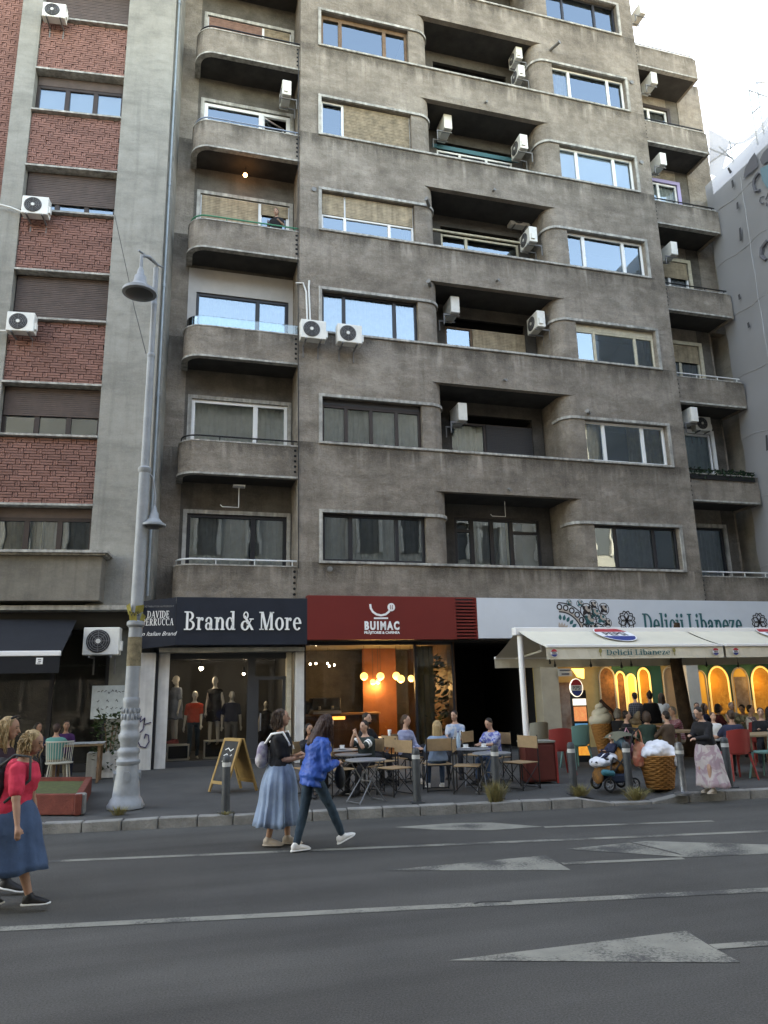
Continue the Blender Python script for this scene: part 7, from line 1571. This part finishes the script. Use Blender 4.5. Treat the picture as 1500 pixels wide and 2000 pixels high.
mannequin('mannequin in a navy tee and grey trousers behind the folding sign board', 453, 1350, 1486, 18.75, 5, top=navy_c, bottom=grey_c)
mannequin('mannequin in a long dark dress seen through the shop door glass', 519, 1370, 1475, 20.0, 10, fem=True, top=black_c, sleeve='none', hem=-.2, skirt=(black_c, .15, .2, .18, .02, (0, 0)))
# a few more diners at the back
seat('diner in grey at the back, left of the tree trunk', 1345, 1392, 15.8, 20, fem=True, top=grey_c, sleeve='long', bottom=black_c, hair=h_brown, style='bob', shoe=black_sh)
seat('diner in a dark red top behind the child in white', 1408, 1390, 15.4, 60, fem=True, top=cloth('maroon', (.1, .02, .025)), bottom=black_c, hair=h_dark, style='bob', shoe=black_sh)
seat('diner in a black tee seated just right of the giant ice cream swirl', 1228, 1398, 13.6, 60, top=black_c, bottom=black_c, hair=h_dark, shoe=black_sh)
seat('diner with brown bob in a dark green top behind the waffle bin', 1262, 1400, 13.2, 150, fem=True, top=cloth('bottle_green', (.02, .04, .03)), sleeve='long', bottom=black_c, hair=h_brown, style='bob', shoe=black_sh)
seat('diner in brown with back turned, between the waffle bin and the tree trunk', 1296, 1398, 13.0, 200, top=cloth('brown_knit', (.07, .045, .03)), sleeve='long', bottom=black_c, hair=h_dark, shoe=black_sh)
seat('diner in a grey tee against the pale pillar', 1362, 1384, 16.4, -30, top=grey_c, bottom=black_c, hair=h_dark, shoe=black_sh)
seat('diner in a dark blue dress at the back, right of the pale pillar', 1380, 1386, 15.9, 25, fem=True, top=navy_c, bottom=navy_c, hair=h_brown, style='long', shoe=black_sh)
seat('diner with grey hair at the back under the second lit arch', 1432, 1388, 16.0, -10, top=khaki, sleeve='long', bottom=black_c, hair=h_grey, shoe=black_sh)
seat('diner in black at the right edge, beyond the pale wooden table', 1486, 1396, 12.9, -40, top=black_c, sleeve='long', bottom=black_c, hair=h_dark, shoe=black_sh)
bpy.data.scenes.remove(TMP)

# ------------------------------------------------------------ every separate piece an object of its own
def explode(o, new=None, gap=.01):
    bm = bmesh.new(); bm.from_mesh(o.data); bm.verts.ensure_lookup_table(); n = len(bm.verts); lab = [-1]*n; k = 0; boxes = []
    for v in bm.verts:
        if lab[v.index] >= 0: continue
        st = [v]; lab[v.index] = k; lo = v.co.copy(); hi = v.co.copy()
        while st:
            a = st.pop()
            for i in range(3): lo[i] = min(lo[i], a.co[i]); hi[i] = max(hi[i], a.co[i])
            for e in a.link_edges:
                b_ = e.other_vert(a)
                if lab[b_.index] < 0: lab[b_.index] = k; st.append(b_)
        boxes.append((lo, hi)); k += 1
    par = list(range(k))
    def find(i):
        while par[i] != i: i = par[i]
        return i
    for i in range(k):
        for j in range(i+1, k):
            if all(boxes[i][0][q] <= boxes[j][1][q]+gap and boxes[j][0][q] <= boxes[i][1][q]+gap for q in range(3)): par[find(j)] = find(i)
    roots = sorted(set(find(i) for i in range(k))); bm.free()
    nm = new or o.name.split('.')[0]
    if len(roots) < 2: return
    vs = [tuple(v.co) for v in o.data.vertices]; fs = [tuple(p.vertices) for p in o.data.polygons]; sm = bool(o.data.polygons) and o.data.polygons[0].use_smooth
    for r in roots:
        ids = [i for i in range(n) if find(lab[i]) == r]; mp = {a: b_ for b_, a in enumerate(ids)}; me = bpy.data.meshes.new(nm); me.from_pydata([vs[i] for i in ids], [], [tuple(mp[i] for i in f) for f in fs if f[0] in mp]); me.update()
        if sm: me.polygons.foreach_set('use_smooth', [True]*len(me.polygons))
        for m_ in o.data.materials: me.materials.append(m_)
        q = bpy.data.objects.new(nm, me); col.objects.link(q); q.parent = o.parent; q.matrix_basis = o.matrix_basis.copy()
        for ch in [c for c in o.children]:
            if r == roots[0]: ch.parent = q
    bpy.data.objects.remove(o)
explode(vlet, 'lettering', .02)
PIECES = {'bay_window_trim': None, 'balcony_end_wall': None, 'bracket': None, 'drain_holes': 'drain_hole', 'net_slit': None, 'net_seam': None, 'scaffold_pole': None, 'crest': None, 'crossbar': None, 'stretcher': None, 'windows': 'window', 'surrounds': 'window_surround', 'eyes': 'eye', 'strap': None, 'teal_panel': None, 'graffiti': None, 'soffit': None, 'shop_lintel': None, 'printed_lettering': None, 'pilaster': None, 'ornament': None, 'rear_sun_block': None, 'cafe_side_wall': None, 'cafe_back_wall': None, 'bean_slot': None, 'label_print': None, 'plate_print': None, 'torn_poster': None, 'grille_frame': None, 'chalk_marks': None, 'loggia_back_wall': None, 'bay_wall': None, 'tar_seam': None, 'kerb_run': None, 'loggia_floor': None}
for o in [o for o in bpy.data.objects if o.type == 'MESH' and o.name.split('.')[0] in PIECES]: explode(o, PIECES[o.name.split('.')[0]])
